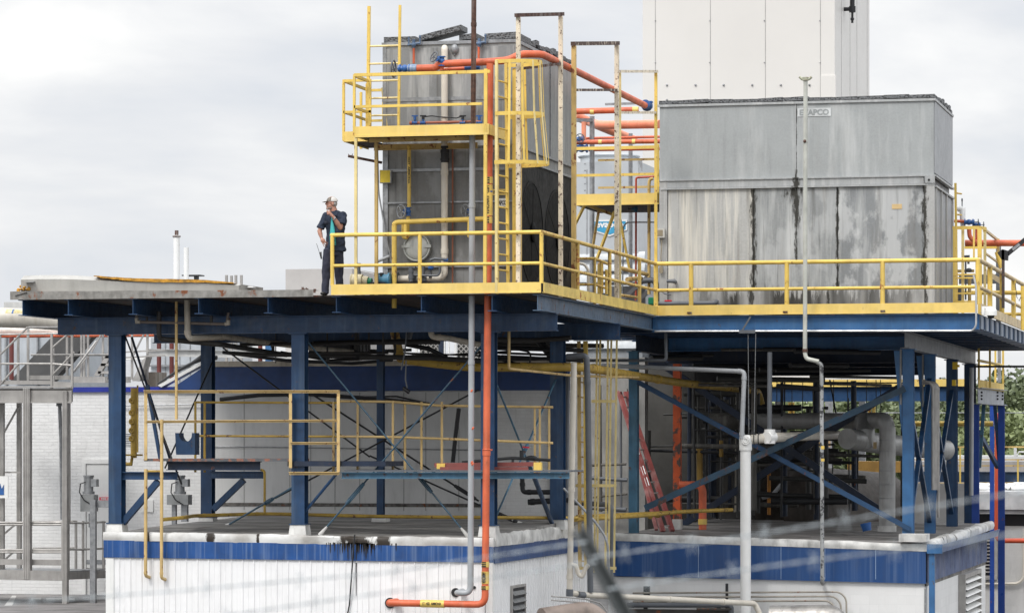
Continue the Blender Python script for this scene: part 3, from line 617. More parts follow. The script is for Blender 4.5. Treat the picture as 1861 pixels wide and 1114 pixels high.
# curved saddle bracket
pts = []
for i in range(13):
    a_ = math.pi*(1+i/12); pts.append((math.cos(a_)*.13, math.sin(a_)*.13))
c = pY(337, 795, YC+.4)
poly = [c+V((-.21,0,.09)), c+V((-.13,0,.09))]+[c+V((u, 0, v_+.05)) for u, v_ in pts]+[c+V((.13,0,.09)), c+V((.19,0,.09)), c+V((.19,0,-.33)), c+V((-.19,0,-.33))]
O('saddle_bracket', 'blue U shaped saddle bracket standing empty on the left catwalk', 'bracket', MB().prism([p for p in poly[::-1]], (0,.28,0)), BLU)
# ------------------------------------------------------------------ steel deck, right half
d2 = T('steel_platform', 'bright blue edged steel deck on H columns standing on the right block building', 'platform', (X(1667, 73), 73, 4))
d2['label'] = 'bright blue edged steel deck carrying the wide cooler above the right block building'
YE = 89.0
MB().ibeam((X1-.1, Y2+.1, jz), (XR, Y2+.1, jz), .33, .2).build('edge_beam', BLUL, d2)
MB().box(X1-2, XR-.05, Y2+.12, YE, ZD-.018, ZD).build('floor_plate', GRT, d2)
ny = 15
for i in range(1, ny): yy = Y2+.1+(YE-Y2)*i/ny; MB().ibeam((X1-2, yy, jz), (XR+.0, yy, jz), .30, .17).build('joist', BLU if i < 14 else BLUD, d2)
EPL = paint('lit_end_panel', (.20,.25,.33), .5, dirt=.3, streak=.2)
for i in range(1, ny-1): yy = Y2+.1+(YE-Y2)*i/ny; MB().box(XR-.35, XR-.02, yy-.60, yy-.03, jz-.29, jz-.004).build('lit_joist_end', EPL, d2)  # added panels; pale colour stands in for light on the joist ends
xg = X(1648, 73)
GSG = paint('grey_primer_girder', (.26,.27,.285), .5, .2, var=.3, streak=.4, scol=(.12,.12,.12), dirt=.4)
MB().ibeam((xg, 72.6, zg), (xg, 88.4, zg), .36, .2).build('side_girder', GSG, d2)
MB().ibeam((X(1215, 76), 76, zg), (xg-.1, 76, zg), .3, .2).build('girder', BLUL, d2)
MB().ibeam((X(1215, 79.5), 79.5, zg-.0), (xg-.1, 79.5, zg), .5, .25).build('girder', BLUD, d2)
MB().ibeam((X(1160, 88), 88, zg), (X(1700, 88), 88, zg), .62, .3).build('girder', BLUD, d2)
MB().ibeam((X(1180, 84), 84, zg), (X(1700, 84), 84, zg), .50, .3).build('girder', BLUD, d2)
MB().ibeam((X(1156, 73.6), 73.6, zg), (X(1156, 73.6), 88, zg), .36, .2).build('side_girder', BLUD, d2)
column(d2, 1152, 73.6, 4.0, zg-.36, .2, BLUF)
for yy, w_ in ((73.3, .24), (77.6, .24), (82.5, .26), (87, .28)):
    column(d2, xg, yy, 3.95, zg-.36, w_, BLUL if yy < 80 else BLU)  # farther columns get the darker blue, bay shade in the colour
for yy in (73.3, 77.6):
    MB().box(xg-.17, xg-.13, yy-.17, yy-.13, 6.9, zg-.37).build('stiffener', GSG, d2)
    MB().prism([(xg-.13, yy-.16, zg-.4), (xg-.30, yy-.16, zg-.4), (xg-.13, yy-.16, 6.3)], (0,.02,0)).build('gusset', BLUL, d2)
# X bracing in the front bay
def brace(p, q, mat, D=.16, W=.07): MB().chan(p, q, D, W, .012, -1, up=(0,0,1)).build('brace', mat, d2)
pb = lambda x, y: pY(x, y, 73.1)
MB().ibeam(pb(1158, 694), pb(1655, 962), .15, .10, up=(0,-1,0)).build('brace', paint('dark_braced_blue', (.018,.065,.15), .45, dirt=.4, rust=.15), d2)
MB().bar(pY(1172, 923, 72.95), pY(1645, 706, 72.95), .02, .14).build('brace', paint('worn_blue_brace', (.035,.085,.14), .5, var=.5, vs=1.2, rust=.4, rs=3, dirt=.4, rcol=(.06,.035,.03)), d2)
MB().bar(pY(1620, 940, 79.5), pY(1200, 660, 79.5), .12, .16).build('brace', BLUD, d2)
MB().bar(pY(1230, 960, 79.7), pY(1640, 700, 79.7), .12, .16).build('brace', BLUD, d2)
for a_, b_ in (((73.3, 7.0), (77.6, 4.2)), ((77.6, 7.6), (73.6, 4.3)), ((82.5, 7.4), (77.8, 4.3)), ((82.5, 4.3), (77.6, 7.4))):
    MB().bar((xg, a_[0], a_[1]), (xg, b_[0], b_[1]), .1, .1).build('brace', BLU, d2)
# ------------------------------------------------------------------ lower platform far right / rear
YQ = 92.0
d3 = T('steel_platform', 'lower blue and grey steel platform with yellow boards far behind the right deck', 'platform', (X(1800, YQ), YQ, 0))
zq = Z(700, 1800, 88)
xq0, xq1 = X(1260, YQ), X(1822, 88)
MB().ibeam((xq0, YQ, Z(703, 1500, YQ)), (X(1760, YQ), YQ, Z(703, 1500, YQ)), .40, .2).build('edge_beam', paint('mid_blue_steel_paint', (.016,.06,.15), .45, dirt=.3, rust=.1), d3)
MB().box(xq0, X(1760, YQ), YQ-.13, YQ-.10, Z(703, 1500, YQ), Z(690, 1500, YQ)).build('kick_board', YELT, d3)
xs0 = X(1777, 86)
yq1 = pX(1825, 700, xs0).y if pX(1825, 700, xs0).y > 0 else 100
MB().ibeam((X(1777, 86), 86, Z(704, 1777, 86)), (X(1824, 90), 90, Z(704, 1777, 86)+.0), .42, .2).build('side_beam', paint('light_grey_steel', (.36,.38,.41), .5, .1, var=.2, dirt=.4, rust=.1), d3)
m = MB()
for xx, yy in ((1784, 86.3), (1813, 89), (1822, 89.8)):
    for k in range(3): m.ell(pY(xx, 713+k*6, yy-.12), .03, .03, .03, 6)
m.build('bolt_head', BLK, d3)
MB().prism([pY(1779, 705, 86)+V((0,-.13,0)), pY(1824, 712, 90)+V((0,-.13,0)), pY(1824, 698, 90)+V((0,-.13,0)), pY(1779, 690, 86)+V((0,-.13,0))], (0.02,.03,0)).build('kick_board', YELT, d3)
for xx, yy, w_ in ((1773, 86.2, .18), (1803, 96, .12), (1820, 90, .17)): column(d3, xx, yy, 0, Z(735, xx, yy), w_, BLUG)
MB().bar(pY(1778, 785, 88), pY(1813, 848, 90), .09, .12).build('brace', BLU, d3)
MB().bar(pY(1788, 735, 88), pY(1780, 850, 88), .09, .08).build('brace', BLUF, d3)
MB().bar(pY(1808, 735, 90), pY(1816, 840, 90), .09, .08).build('brace', BLU, d3)
m = MB()
for (x_, a_, b_, yy) in ((1779, 620, 700, 86), (1799, 620, 705, 87), (1809, 620, 700, 92), (1823, 620, 708, 90)): m.bar(pY(x_, a_, yy), pY(x_, b_, yy), .05, .05)
m.build('post', YEL, d3)
MB().tube([pY(1778, 655, 86.1), pY(1823, 664, 90)], .035).tube([pY(1778, 665, 92.1), pY(1810, 664, 92)], .03).build('rail', YEL, d3)
MB().bar(pY(1816, 620, 93), pY(1816, 695, 93), .09, .05).build('grey_post', GAL, d3)
for i, xx in enumerate((1281, 1332, 1338, 1435, 1441, 1580, 1588)): MB().tube([pY(xx, 731, YQ+.3), pY(xx, 770, YQ+.3)], .045, 8).build('pipe_stub', YEL, d3)
# hanger cluster under the platform's edge (thin dark drops)
m = MB()
for xx in (1412, 1419, 1422, 1439, 1459, 1515, 1540, 1575, 1592, 1600): m.cyl(pY(xx, 690, YQ-3), pY(xx+random.uniform(-1, 1), 765, YQ-3), .012, 5)
m.bar(pY(1508, 690, YQ-3), pY(1520, 755, YQ-3), .04, .04).bar(pY(1488, 690, YQ-3), pY(1488, 800, YQ-3), .08, .08)
m.cyl(pY(1380, 693, YQ-3), pY(1640, 696, YQ-3), .02, 6)
O('pipe_hangers', 'thin dark hanger rods dropping in front of the far blue platform beam', 'pipe hangers', m, BLKS, piece='hanger')
# ------------------------------------------------------------------ railings on the decks
ZT = 9.92; ZM = 9.35
def railing(name, label, pts, posts, zb, zt, zm, r, mats, toe=None, group=None, toem=None, flat=False, pr=None):
    """pts: corners (x,y); posts: (x,y,mat index)"""
    t = T(name, label, 'railing', (pts[0][0], pts[0][1], zb), group); pr = pr or r
    for i in range(len(pts)-1):
        a, b = pts[i], pts[i+1]; mt = mats[i % len(mats)]
        for nm, z in (('top_rail', zt), ('mid_rail', zm)):
            rr = r if nm == 'top_rail' else r*.82
            if flat: MB().bar((a[0], a[1], z), (b[0], b[1], z), rr*2, rr*2).build(nm, mt, t)
            else: MB().tube([(a[0], a[1], z), (b[0], b[1], z)], rr, 10).ell((b[0], b[1], z), rr, n=10).ell((a[0], a[1], z), rr, n=10).build(nm, mt, t)
        if toe:
            d = V((b[0]-a[0], b[1]-a[1], 0)).normalized(); o_ = V((d.y, -d.x, 0))*.05
            p = V((a[0], a[1], 0))+o_-d*0.0; q = V((b[0], b[1], 0))+o_
            tm = (toem or mats)[i % len(toem or mats)]
            m = MB().prism([p+V((0,0,toe[0])), p-o_*.3+V((0,0,toe[0])), p-o_*.3+V((0,0,toe[1])), p+V((0,0,toe[1]))], q-p)
            m.prism([p+o_*.2+V((0,0,toe[0]-.004)), p-o_*.6+V((0,0,toe[0]-.004)), p-o_*.6+V((0,0,toe[0]+.012)), p+o_*.2+V((0,0,toe[0]+.012))], q-p)
            m.build('toe_board', tm, t)
    for x_, y_, k in posts:
        if flat: MB().bar((x_, y_, zb), (x_, y_, zt-r), pr*2, pr*2).build('post', mats[k % len(mats)], t)
        else: MB().tube([(x_, y_, zb), (x_, y_, zt)], pr, 10).build('post', mats[k % len(mats)], t)
    return t
xr0 = X(603, Y1)
xl_ = X1-.01
sidey = lambda x: pX(x, 500, X1).y
t = railing('deck_railing', 'yellow pipe railing along the front of the deck by the man', [(xr0, Y1), (xl_, Y1)], [(xr0+.01, Y1, 0), (X(763, Y1), Y1, 0), (xl_, Y1, 0)], 8.98, ZT, ZM, .038, [YEL], (8.81, 9.0), None, [YELT])
t = railing('deck_railing', 'rust speckled yellow railing running back from the deck corner to the wide cooler', [(xl_, Y1), (xl_, Y2)], [(xl_, sidey(1051), 0), (xl_, sidey(1109), 0), (xl_, sidey(1163), 0)], 8.98, ZT, ZM, .038, [YELR], (8.81, 9.0), None, [paint('yellow_board_rust_edge', (.74,.55,.15), .5, rust=.30, rs=5, dirt=.25, rcol=(.17,.06,.02))])
t = railing('deck_railing', 'clean bright yellow railing in front of the wide cooler', [(xl_+.01, Y2), (XR-.03, Y2)], [(xl_, Y2, 0)]+[(X(q, Y2), Y2, 0) for q in (1256, 1430, 1604, 1777)], 8.98, ZT, ZM, .046, [YEL], (8.81, 9.02), None, [YELT], pr=.05)
MB().tube([(XR-.03, Y2, ZT), (XR-.03, Y2, 8.8)], .05)
m = MB()
for xx in (1254, 1428, 1605): q = X(xx, Y2); m.box(q-.05, q+.05, Y2-.075, Y2-.064, 8.835, 8.875)
m.build('drain_slot', RUSTY, t)
sy2 = lambda x: pX(x, 500, XR).y
t = railing('deck_railing', 'tan topped railing with yellow posts running back along the far right deck edge', [(XR, Y2+.05), (XR, YE-.1)], [(XR, sy2(q), 1) for q in (1799, 1821, 1842, 1859)], 8.95, ZT, ZM, .05, [TAN, YEL], (8.80, 9.0), None, [TAN], pr=.055)
# ------------------------------------------------------------------ tall cooler on the left deck
YA = 61.45; ax0, ax1 = X(697, YA), X(938, YA); ayb = pX(1043, 300, ax1).y
cz1 = Z(75, 820, YA)
c1 = T('cooling_unit', 'tall weathered grey metal cooling unit behind the yellow ladder and upper platform', 'cooler', ((ax0+ax1)/2, YA, ZD), None)
G1 = galv('cooler_front_steel', (.20,.205,.205), .45, (.56,.56,.54), (), .6, 5, (1,0,0), patch=.3); G2 = galv('cooler_side_steel', (.22,.225,.22), .25, (.5,.5,.48), (), .3, 5, (7,0,0))
G3 = galv('cooler_lower_steel', (.15,.15,.145), .35, (.30,.30,.29), (), .8, 5, (3,3,0), patch=.22)
zl = Z(268, 820, YA)
MB().box(ax0, ax1, YA, ayb, zl, cz1).build('upper_casing', G2, c1)
MB().box(ax0+.002, ax1-.002, YA+.02, ayb-.02, ZD+.001, zl-.001).build('lower_casing', G3, c1)
m = MB().box(ax0+.03, ax1-.03, YA-.012, YA-.001, Z(178, 820, YA), cz1-.12); m.build('front_panel', G1, c1)
m = MB().box(ax0+.03, ax1-.03, YA-.012, YA-.001, zl+.02, Z(182, 820, YA)); m.build('front_panel', G1, c1)
m = MB().box(ax0-.03, ax1+.03, YA-.03, YA+.03, cz1-.06, cz1+.001).box(ax1-.03, ax1+.03, YA+.031, ayb, cz1-.06, cz1+.001)
m.box(ax0-.022, ax1+.015, YA-.027, YA-.013, Z(183, 820, YA), Z(178, 820, YA)+.02)
for z_ in (zl-.25, zl-.02): m.box(ax1-.02, ax1+.05, YA-.02, ayb, z_, z_+.045)
m.box(ax0, ax1-.021, YA-.04, YA+.02, Z(311, 820, YA), Z(306, 820, YA)).box(ax0, ax1+.01, YA-.035, YA+.02, Z(484, 820, YA)-.02, Z(484, 820, YA)+.02)
m.box(ax0+.001, ax1, YA-.026, YA+.02, Z(369, 820, YA), Z(366, 820, YA))
m.build('flange', GAL, c1)
m = MB().box(ax1+.002, ax1+.03, YA-.02, YA+.10, ZD, zl-.03).box(ax1+.002, ax1+.03, ayb-.1, ayb, ZD, cz1-.07).box(ax1+.002, ax1+.02, (YA*.43+ayb*.57)-.02, (YA*.43+ayb*.57)+.02, zl+.05, cz1-.07)
m.box(ax0-.012, ax0+.09, YA-.02, YA-.013, ZD, zl-.02).box(ax0-.012, ax0+.06, YA-.022, YA-.014, zl, cz1-.07)
m.build('corner_post', GAL, c1)
# side fans
sideY = lambda x: pX(x, 400, ax1).y
SCR = paint('black_fan_screen', (.008,.008,.008), .7, dirt=0, streak=.05, scol=(.1,.1,.1))  # fan screens, rings and side panel in plain near-black
fs_ = MB().box(ax1+.001, ax1+.012, YA+.101, ayb-.101, ZD+.05, zl-.26).build('side_panel', paint('near_black_side', (.022,.022,.022), .6, 0, var=.6, vs=2, streak=.2, scol=(.08,.08,.08), dirt=0), c1)
for ya_, yb_ in ((sideY(944), sideY(986)), (sideY(989), sideY(1034))):
    cy_ = (ya_+yb_)/2; rr = (yb_-ya_)/2; zc_ = 10.10
    f = MB(); 
    vs = []; n = 40
    for i in range(n):
        an = 2*math.pi*i/n
        for (k, dx_) in ((1.0, .013), (1.0, .025), (.95, .025), (.95, .013)): vs.append(V((ax1+dx_, cy_+rr*k*math.cos(an), zc_+1.0*k*math.sin(an))))
    f.add(vs, [(i*4+j, i*4+(j+1) % 4, ((i+1) % n)*4+(j+1) % 4, ((i+1) % n)*4+j) for i in range(n) for j in range(4)])
    fo = f.build('fan_ring', paint('black_fan_ring', (.014,.014,.014), .6, 0, dirt=0), c1)
    m = MB().add([V((ax1+.02, cy_+rr*.9*math.cos(2*math.pi*i/n), zc_+.94*math.sin(2*math.pi*i/n))) for i in range(n)], [tuple(range(n))])
    m.ell((ax1+.05, cy_, zc_), .04, .18, .2, 12)
    for i in range(6): an = i*math.pi/3+.4; m.bar((ax1+.024, cy_, zc_), (ax1+.024, cy_+rr*.88*math.cos(an), zc_+.85*math.sin(an)), .004, .03)
    m.build('fan_screen', SCR, fo)
for n_ in ('black_fan_screen', 'near_black_side', 'black_fan_ring'): MATS[n_].node_tree.nodes['Principled BSDF'].inputs['Specular IOR Level'].default_value = .12
# torn black fill on top
m = MB()
def fillp(m, x0, x1, y0, y1, z0, z1, th=.10, tilt=0): m.prism([(x0, y0, z0), (x1, y0, z1), (x1, y0, z1+th), (x0, y0, z0+th)], (0, y1-y0, tilt*0))
zt_ = cz1+.002
fillp(m, ax0+.0, ax0+.62, YA+.02, ayb-.1, zt_, zt_-.0, .11)
fillp(m, X(765, YA), X(838, YA), YA-.02, YA+.5, zt_+.02, zt_+.20, .10)
fillp(m, X(832, YA), X(862, YA), YA+.1, YA+1.5, zt_+.02, zt_+.05, .10)
fillp(m, X(880, YA), ax1+.01, YA+.02, YA+1.2, zt_, zt_+.02, .12)
for i in range(12):
    y0 = YA+1.3+i*.3; fillp(m, ax1-.35, ax1+.02, y0, y0+.26, zt_+random.uniform(0, .04), zt_+random.uniform(0, .08), random.uniform(.05, .12))
m.build('black_fill', PERF, c1)
lbx = MB().box(X(693, YA)-.0, X(714, YA), YA-.12, YA-.03, Z(334, 700, YA), Z(310, 700, YA)).build('electrical_box', GAL, c1)
MB().box(X(694, YA), X(712, YA), YA-.126, YA-.1205, Z(333, 700, YA), Z(311, 700, YA)).build('yellow_cover', paint('box_yellow', (.75,.56,.03), .4, dirt=.1), lbx)
# round access door
mc = pY(758, 450, YA-.05); 
md = MB().cyl(mc+V((0,.06,0)), mc+V((0,-.02,0)), .27, 32).torus(mc+V((0,-.03,0)), (0,1,0), .25, .018, 32).bar(mc+V((-.29,-.05,0.02)), mc+V((.29,-.05,.02)), .03, .05).ell(mc+V((0,-.02,0)), .23, .05, .23, 24); md.build('access_door', galv('round_door_steel', (.34,.35,.33), .25, (.6,.6,.57)), c1)
sgn = MB().box(X(902, YA), X(921, YA), YA-.035, YA-.03, Z(376, 910, YA), Z(361, 910, YA)).build('name_plate', WHT, c1)
text_mesh('EVAPCO', 'plate_lettering', BLK, sgn, (X(911, YA), YA-.037, Z(369, 910, YA)), (1,0,0), (0,0,1), .085, .03, width=.21)
sgn = MB().box(X(896, YA), X(919, YA), YA-.035, YA-.03, Z(355, 910, YA), Z(344, 910, YA)).build('tag_plate', YELT, c1)
text_mesh('EC-305', 'tag_lettering', BLK, sgn, (X(908, YA), YA-.037, Z(349.5, 910, YA)), (1,0,0), (0,0,1), .055, .02)
# ------------------------------------------------------------------ wide cooler on the right deck
YB2 = 72.2; bx0_, bx1_ = X(1199, YB2), X(1697, YB2); byb = pX(1730, 400, bx1_).y
z_t = Z(184, 1500, YB2); z_a = Z(323, 1450, YB2); z_b = Z(341, 1450, YB2)
c2 = T('cooling_unit', 'wide weathered grey metal cooling unit with black drip stains behind the bright yellow railing', 'cooler', ((bx0_+bx1_)/2, YB2, ZD))
xx = lambda q: X(q, YB2)
GU = galv('wide_cooler_upper_steel', (.31,.325,.325), .42, (.56,.57,.56), [(xx(1447), .016, z_a, z_t)], .2, 2.5, (2,0,0), spangle=.2, metal=.1)
GS = galv('wide_cooler_side_steel', (.30,.31,.32), .1, (.45,.45,.45), (), .3, 4, (8,0,0))
sm = [(xx(1369), .055, ZD, z_b), (xx(1522), .035, ZD, z_b), (xx(1681), .06, ZD+.2, z_b)]
GA = galv('wide_cooler_cream_streaked_steel', (.40,.40,.385), .75, (.74,.71,.63), sm[:1], .6, 6, (0,3,0), low=.15, lowz=9.2)
GB = galv('wide_cooler_middle_steel', (.25,.26,.26), .5, (.58,.59,.58), sm[:2]+[(xx(1447), .03, z_b-1.6, z_b+.2), (xx(1447), .07, z_b-.8, z_b+.2), (xx(1444), .16, z_b-.22, z_b+.2)], .7, 4, (4,3,0), patch=.6, low=.42, lowz=9.35)
GC = galv('wide_cooler_patchy_steel', (.21,.22,.225), .4, (.62,.63,.62), sm[1:], .45, 3.5, (9,3,0), patch=1., low=.4, lowz=9.3)
GD = galv('wide_cooler_band_steel', (.33,.34,.34), .4, (.6,.6,.59), [(xx(1447), .07, z_b-.1, z_a+.1)], .3, 7, (5,1,0))
GE = galv('wide_cooler_foot_steel', (.36,.36,.35), .5, (.66,.65,.61), [(xx(1365), .06, 8.8, 9.6), (xx(1505), .05, 8.8, 9.6)], .5, 7, (6,3,0), low=.6, lowz=9.35)
zf_ = Z(524, 1450, YB2)
MB().box(bx0_, bx1_, YB2, byb, z_a+.001, z_t).build('upper_casing', GU, c2)
MB().box(bx1_+.001, bx1_+.02, YB2+.03, byb-.02, z_a+.05, z_t-.06).build('side_panel', GS, c2)
MB().box(bx0_+.06, bx1_-.06, YB2+.08, byb, ZD+.001, z_a).build('inner_casing', galv('inner_dark_steel', (.14,.14,.14)), c2)
def pan(a, b, mt, z0=zf_+.01, z1=z_b-.005): return MB().box(xx(a), xx(b), YB2+.01, YB2+.079, z0, z1).build('lower_panel', mt, c2)
pan(1214, 1368.5, GA); pan(1369.5, 1521.5, GB); pan(1522.5, 1680, GC)
MB().box(xx(1214), xx(1680), YB2+.02, YB2+.079, ZD+.002, zf_).build('foot_panel', GE, c2)
m = MB().box(bx0_+.05, xx(1679), YB2-.03, YB2+.07, z_b+.04, z_a-.03); m.build('band', GD, c2)
m = MB().box(bx0_-.0, bx1_+.05, YB2-.06, YB2+.05, z_a-.028, z_a-.0005).box(bx0_+.03, bx1_+.0, YB2-.055, YB2+.05, z_b-.004, z_b+.036)
m.box(bx0_-.04, bx1_+.04, YB2-.04, YB2+.02, z_t-.05, z_t+.002).box(bx1_-.02, bx1_+.04, YB2+.021, byb+.02, z_t-.05, z_t+.002).box(bx1_-.02, bx1_+.06, YB2+.051, byb, z_a-.04, z_a).box(bx1_-.02, bx1_+.06, YB2+.0, byb, z_b-.04, z_b+.0)
m.box(xx(1446)-.012, xx(1446)+.012, YB2-.014, YB2+.001, z_a, z_t-.051)
m.build('flange', GD, c2)
m = MB().box(xx(1680)+.004, bx1_+.02, YB2-.045, YB2+.12, ZD+.003, z_b-.005).box(bx0_+.0, xx(1213), YB2-.036, YB2+.12, ZD+.003, z_b+.2).box(bx1_+.021, bx1_+.05, YB2+.12, YB2+.2, ZD+.003, z_b-.05)
for f_ in (.33, .62, .97): q = YB2+(byb-YB2)*f_; m.box(bx1_-.03, bx1_+.05, q-.04, q+.04, ZD+.003, z_b-.045)
m.build('corner_post', galv('post_steel', (.36,.36,.35), .3, (.6,.6,.57), [(xx(1681), .05, ZD, z_b)], .3, 8, (3,9,0)), c2)
MB().box(bx1_-.02, bx1_+.01, YB2+.2, byb-.1, ZD+.01, z_b-.05).build('side_panel', GS, c2)
co = MB().box(xx(1681), bx1_+.03, YB2-.075, YB2-.061, z_b+.04, z_a-.03); co.build('corner_plate', GD, c2)
MB().cyl((xx(1689), YB2-.077, (z_a+z_b)/2), (xx(1689), YB2-.09, (z_a+z_b)/2), .025).build('plate_hole', BLK, c2)
m = MB()
q0 = xx(1201); n = 11
for i in range(n):
    a = bx0_-.02+(bx1_-bx0_+.04)*i/n; b = bx0_-.02+(bx1_-bx0_+.04)*(i+1)/n
    fillp(m, a+.004, b-.004, YB2-.02, byb-.2, z_t+.003+random.uniform(0, .02), z_t+.003+random.uniform(0, .03), .07+random.uniform(0, .015))
for i in range(10): y0 = YB2+.3+i*.33; fillp(m, bx1_-.25, bx1_+.03, y0, y0+.3, z_t+random.uniform(0.003, .03), z_t+random.uniform(0.003, .06), random.uniform(.05, .11))
m.build('black_fill', PERF, c2)
sg = MB().box(xx(1449.5), xx(1510), YB2-.012, YB2-.004, Z(212, 1480, YB2), Z(197, 1480, YB2)).build('name_plate', paint('weathered_white_plate', (.62,.64,.64), .5, dirt=.2), c2)
text_mesh('EVAPCO', 'plate_lettering', paint('faded_grey_lettering', (.33,.35,.35), .5, dirt=.0), sg, (xx(1480), YB2-.014, Z(204.5, 1480, YB2)), (1,0,0), (0,0,1), .13, .04, width=.64)
MB().box(xx(1621), xx(1639), YB2-.002, YB2+.009, Z(380, 1630, YB2), Z(371, 1630, YB2)).build('label_sticker', paint('tan_sticker', (.62,.45,.22), .5, dirt=.1), c2)
jb = MB().box(xx(1195), xx(1210), YB2-.16, YB2-.06, Z(433, 1200, YB2), Z(416, 1200, YB2)); jb.build('junction_box', paint('grey_box_enclosure', (.55,.54,.50), .5), c2)
MB().box(xx(1196.5), xx(1207), YB2-.166, YB2-.1605, Z(430, 1200, YB2), Z(419, 1200, YB2)).tube([pY(1203, 433, YB2-.1), pY(1201, 470, YB2-.1), pY(1204, 493, YB2-.1)], .012, 6).box(xx(1200), xx(1206), YB2-.13, YB2-.08, Z(497, 1200, YB2), Z(485, 1200, YB2)).build('box_face', paint('brownish_box_face', (.30,.25,.17), .5), c2)
pk = T('drain_pipe', 'grey plastic drain pipe with red tap at the foot of the wide cooler', 'pipe', pY(1240, 552, YB2-.3))
MB().tube([pY(1190, 552, YB2-.3), pY(1300, 551, YB2-.3), pY(1302, 548, YB2)], .05, 12, .08).tube([pY(1212, 511, YB2-.15), pY(1226, 511, YB2-.15), pY(1228, 513, YB2)], .035, 10).tube([pY(1198, 526, YB2-.2), pY(1208, 534, YB2-.25), pY(1220, 536, YB2-.25)], .015, 8).build('pipe_run', GALD, pk)
MB().cyl(pY(1219, 553, YB2-.3), pY(1219, 546, YB2-.3), .03).box(X(1213, YB2), X(1225, YB2), YB2-.34, YB2-.26, Z(549, 1219, YB2), Z(546.5, 1219, YB2)).build('tap_handle', paint('red_plastic', (.6,.03,.05), .4, dirt=0), pk)
MB().cyl(pY(1180, 548, YB2-.4), pY(1194, 548, YB2-.4), .09, 12).box(X(1186, YB2), X(1195, YB2), YB2-.5, YB2-.35, Z(554, 1190, YB2), Z(543, 1190, YB2)).build('green_coupling', paint('green_plastic', (.01,.20,.10), .4, dirt=.1), pk)
# ------------------------------------------------------------------ pale cooler behind with chevron sign
YC3 = 83.0
c3 = T('cooling_unit', 'pale grey round topped cooling unit with blue chevron sign standing between the two weathered ones', 'cooler', (X(1110, YC3), YC3, 8.4))
e0, e1 = X(1040, YC3), X(1160, YC3)
MB().box(e0, e1, YC3, YC3+3, 10.6, Z(294, 1100, YC3)).build('casing', COOLG, c3)
MB().cyl((X(1085, YC3), YC3+1.5, Z(294, 1100, YC3)+.001), (X(1085, YC3), YC3+1.5, Z(276, 1100, YC3)), .74, 32).torus((X(1085, YC3), YC3+1.5, Z(276, 1100, YC3)), (0,0,1), .77, .035, 32).build('fan_cylinder', COOLG, c3)
lo = MB()
for i in range(9):
    z_ = Z(458, 1100, YC3)-i*.28; lo.prism([(e0, YC3+.02, z_), (e0, YC3-.06, z_-.19), (e0, YC3-.06, z_-.21), (e0, YC3+.02, z_-.03)], (X(1172, YC3)-e0, 0, 0))
lo.build('louvre_slats', COOLG, c3)
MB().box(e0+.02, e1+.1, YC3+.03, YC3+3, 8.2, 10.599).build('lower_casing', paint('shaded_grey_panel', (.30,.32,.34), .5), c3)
m = MB().box(X(1066, YC3), X(1067.5, YC3), YC3-.01, YC3-.001, 10.7, 13).prism([(e1, YC3-.02, Z(292, 1160, YC3)), (e1+.10, YC3-.02, Z(292, 1160, YC3)), (e1+.10, YC3-.02, Z(312, 1160, YC3)), (e1, YC3-.02, Z(292, 1160, YC3)-.02)], (0,.05,0))
for yy in (298, 310, 322, 334, 346): m.ell(pY(1063, yy, YC3-.005), .02, .01, .02, 6)
m.build('panel_trim', GAL, c3)
def chev(x0_, x1_, y0_, y1_, y2_, yp): return [(X(x0_, YC3), yp, Z(y0_, 1100, YC3)), (X(x1_, YC3), yp, Z(y0_, 1100, YC3)), (X(x1_, YC3), yp, Z(y1_, 1100, YC3)), (X((x0_+x1_)/2, YC3), yp, Z(y2_, 1100, YC3)), (X(x0_, YC3), yp, Z(y1_, 1100, YC3))]
sg = MB().prism(chev(1076, 1140, 400, 419, 430, YC3-.03), (0,.02,0)).build('chevron_sign', WHT, c3)
MB().prism(chev(1078.5, 1137.5, 402.8, 417.5, 427, YC3-.036), (0,.005,0)).build('blue_field', paint('sign_sky_blue', (.045,.33,.56), .4, dirt=0), sg)
text_mesh('evapco', 'sign_lettering', WHT, sg, (X(1108, YC3), YC3-.038, Z(411.5, 1100, YC3)), (1,0,0), (0,0,1), .17, .035, width=.72)
# ------------------------------------------------------------------ upper platform on the tall cooler
zu0, zu1 = 11.74, 11.93
up = T('upper_platform', 'yellow edged maintenance platform high on the front of the tall cooler', 'platform', (X(770, Y1), Y1, 8.98))
ux0, ux1 = X(646, Y1+.03), X(886, Y1+.03); uxm = X(624, Y1+.9)
YU = YA-.14
MB().box(ux0, ux1-.01, Y1+.035, YU, zu0+.03, zu0+.05).box(uxm, ux0-.01, Y1+.95, YU+1.2, zu0+.03, zu0+.05).build('floor_grating', GRT, up)
tb = MB().box(ux0, ux1, Y1+.0, Y1+.03, zu0, zu1).box(ux1, ux1+.03, Y1, YU, zu0, zu1).box(ux0-.01, ux0+.0, Y1+.0, Y1+.9, zu0, zu1).box(uxm, ux0-.011, Y1+.9, Y1+.93, zu0, zu1).box(uxm-.01, uxm-.0005, Y1+.93, YU+1.2, zu0, zu1)
tb.box(ux0, ux1+.03, Y1-.012, Y1-.0005, zu0-.012, zu0+.03)
tb.build('toe_board', YELT, up)
MB().chan((X(680, YU), YU, zu0-.02), (X(868, YU), YU, zu0-.02), .11, .05, .01, 1).box(ux0+.1, ux1, Y1+.6, Y1+.66, zu0-.05, zu0+.028).build('support_beam', YELO, up)
zr_ = 12.89; zm_ = 12.30
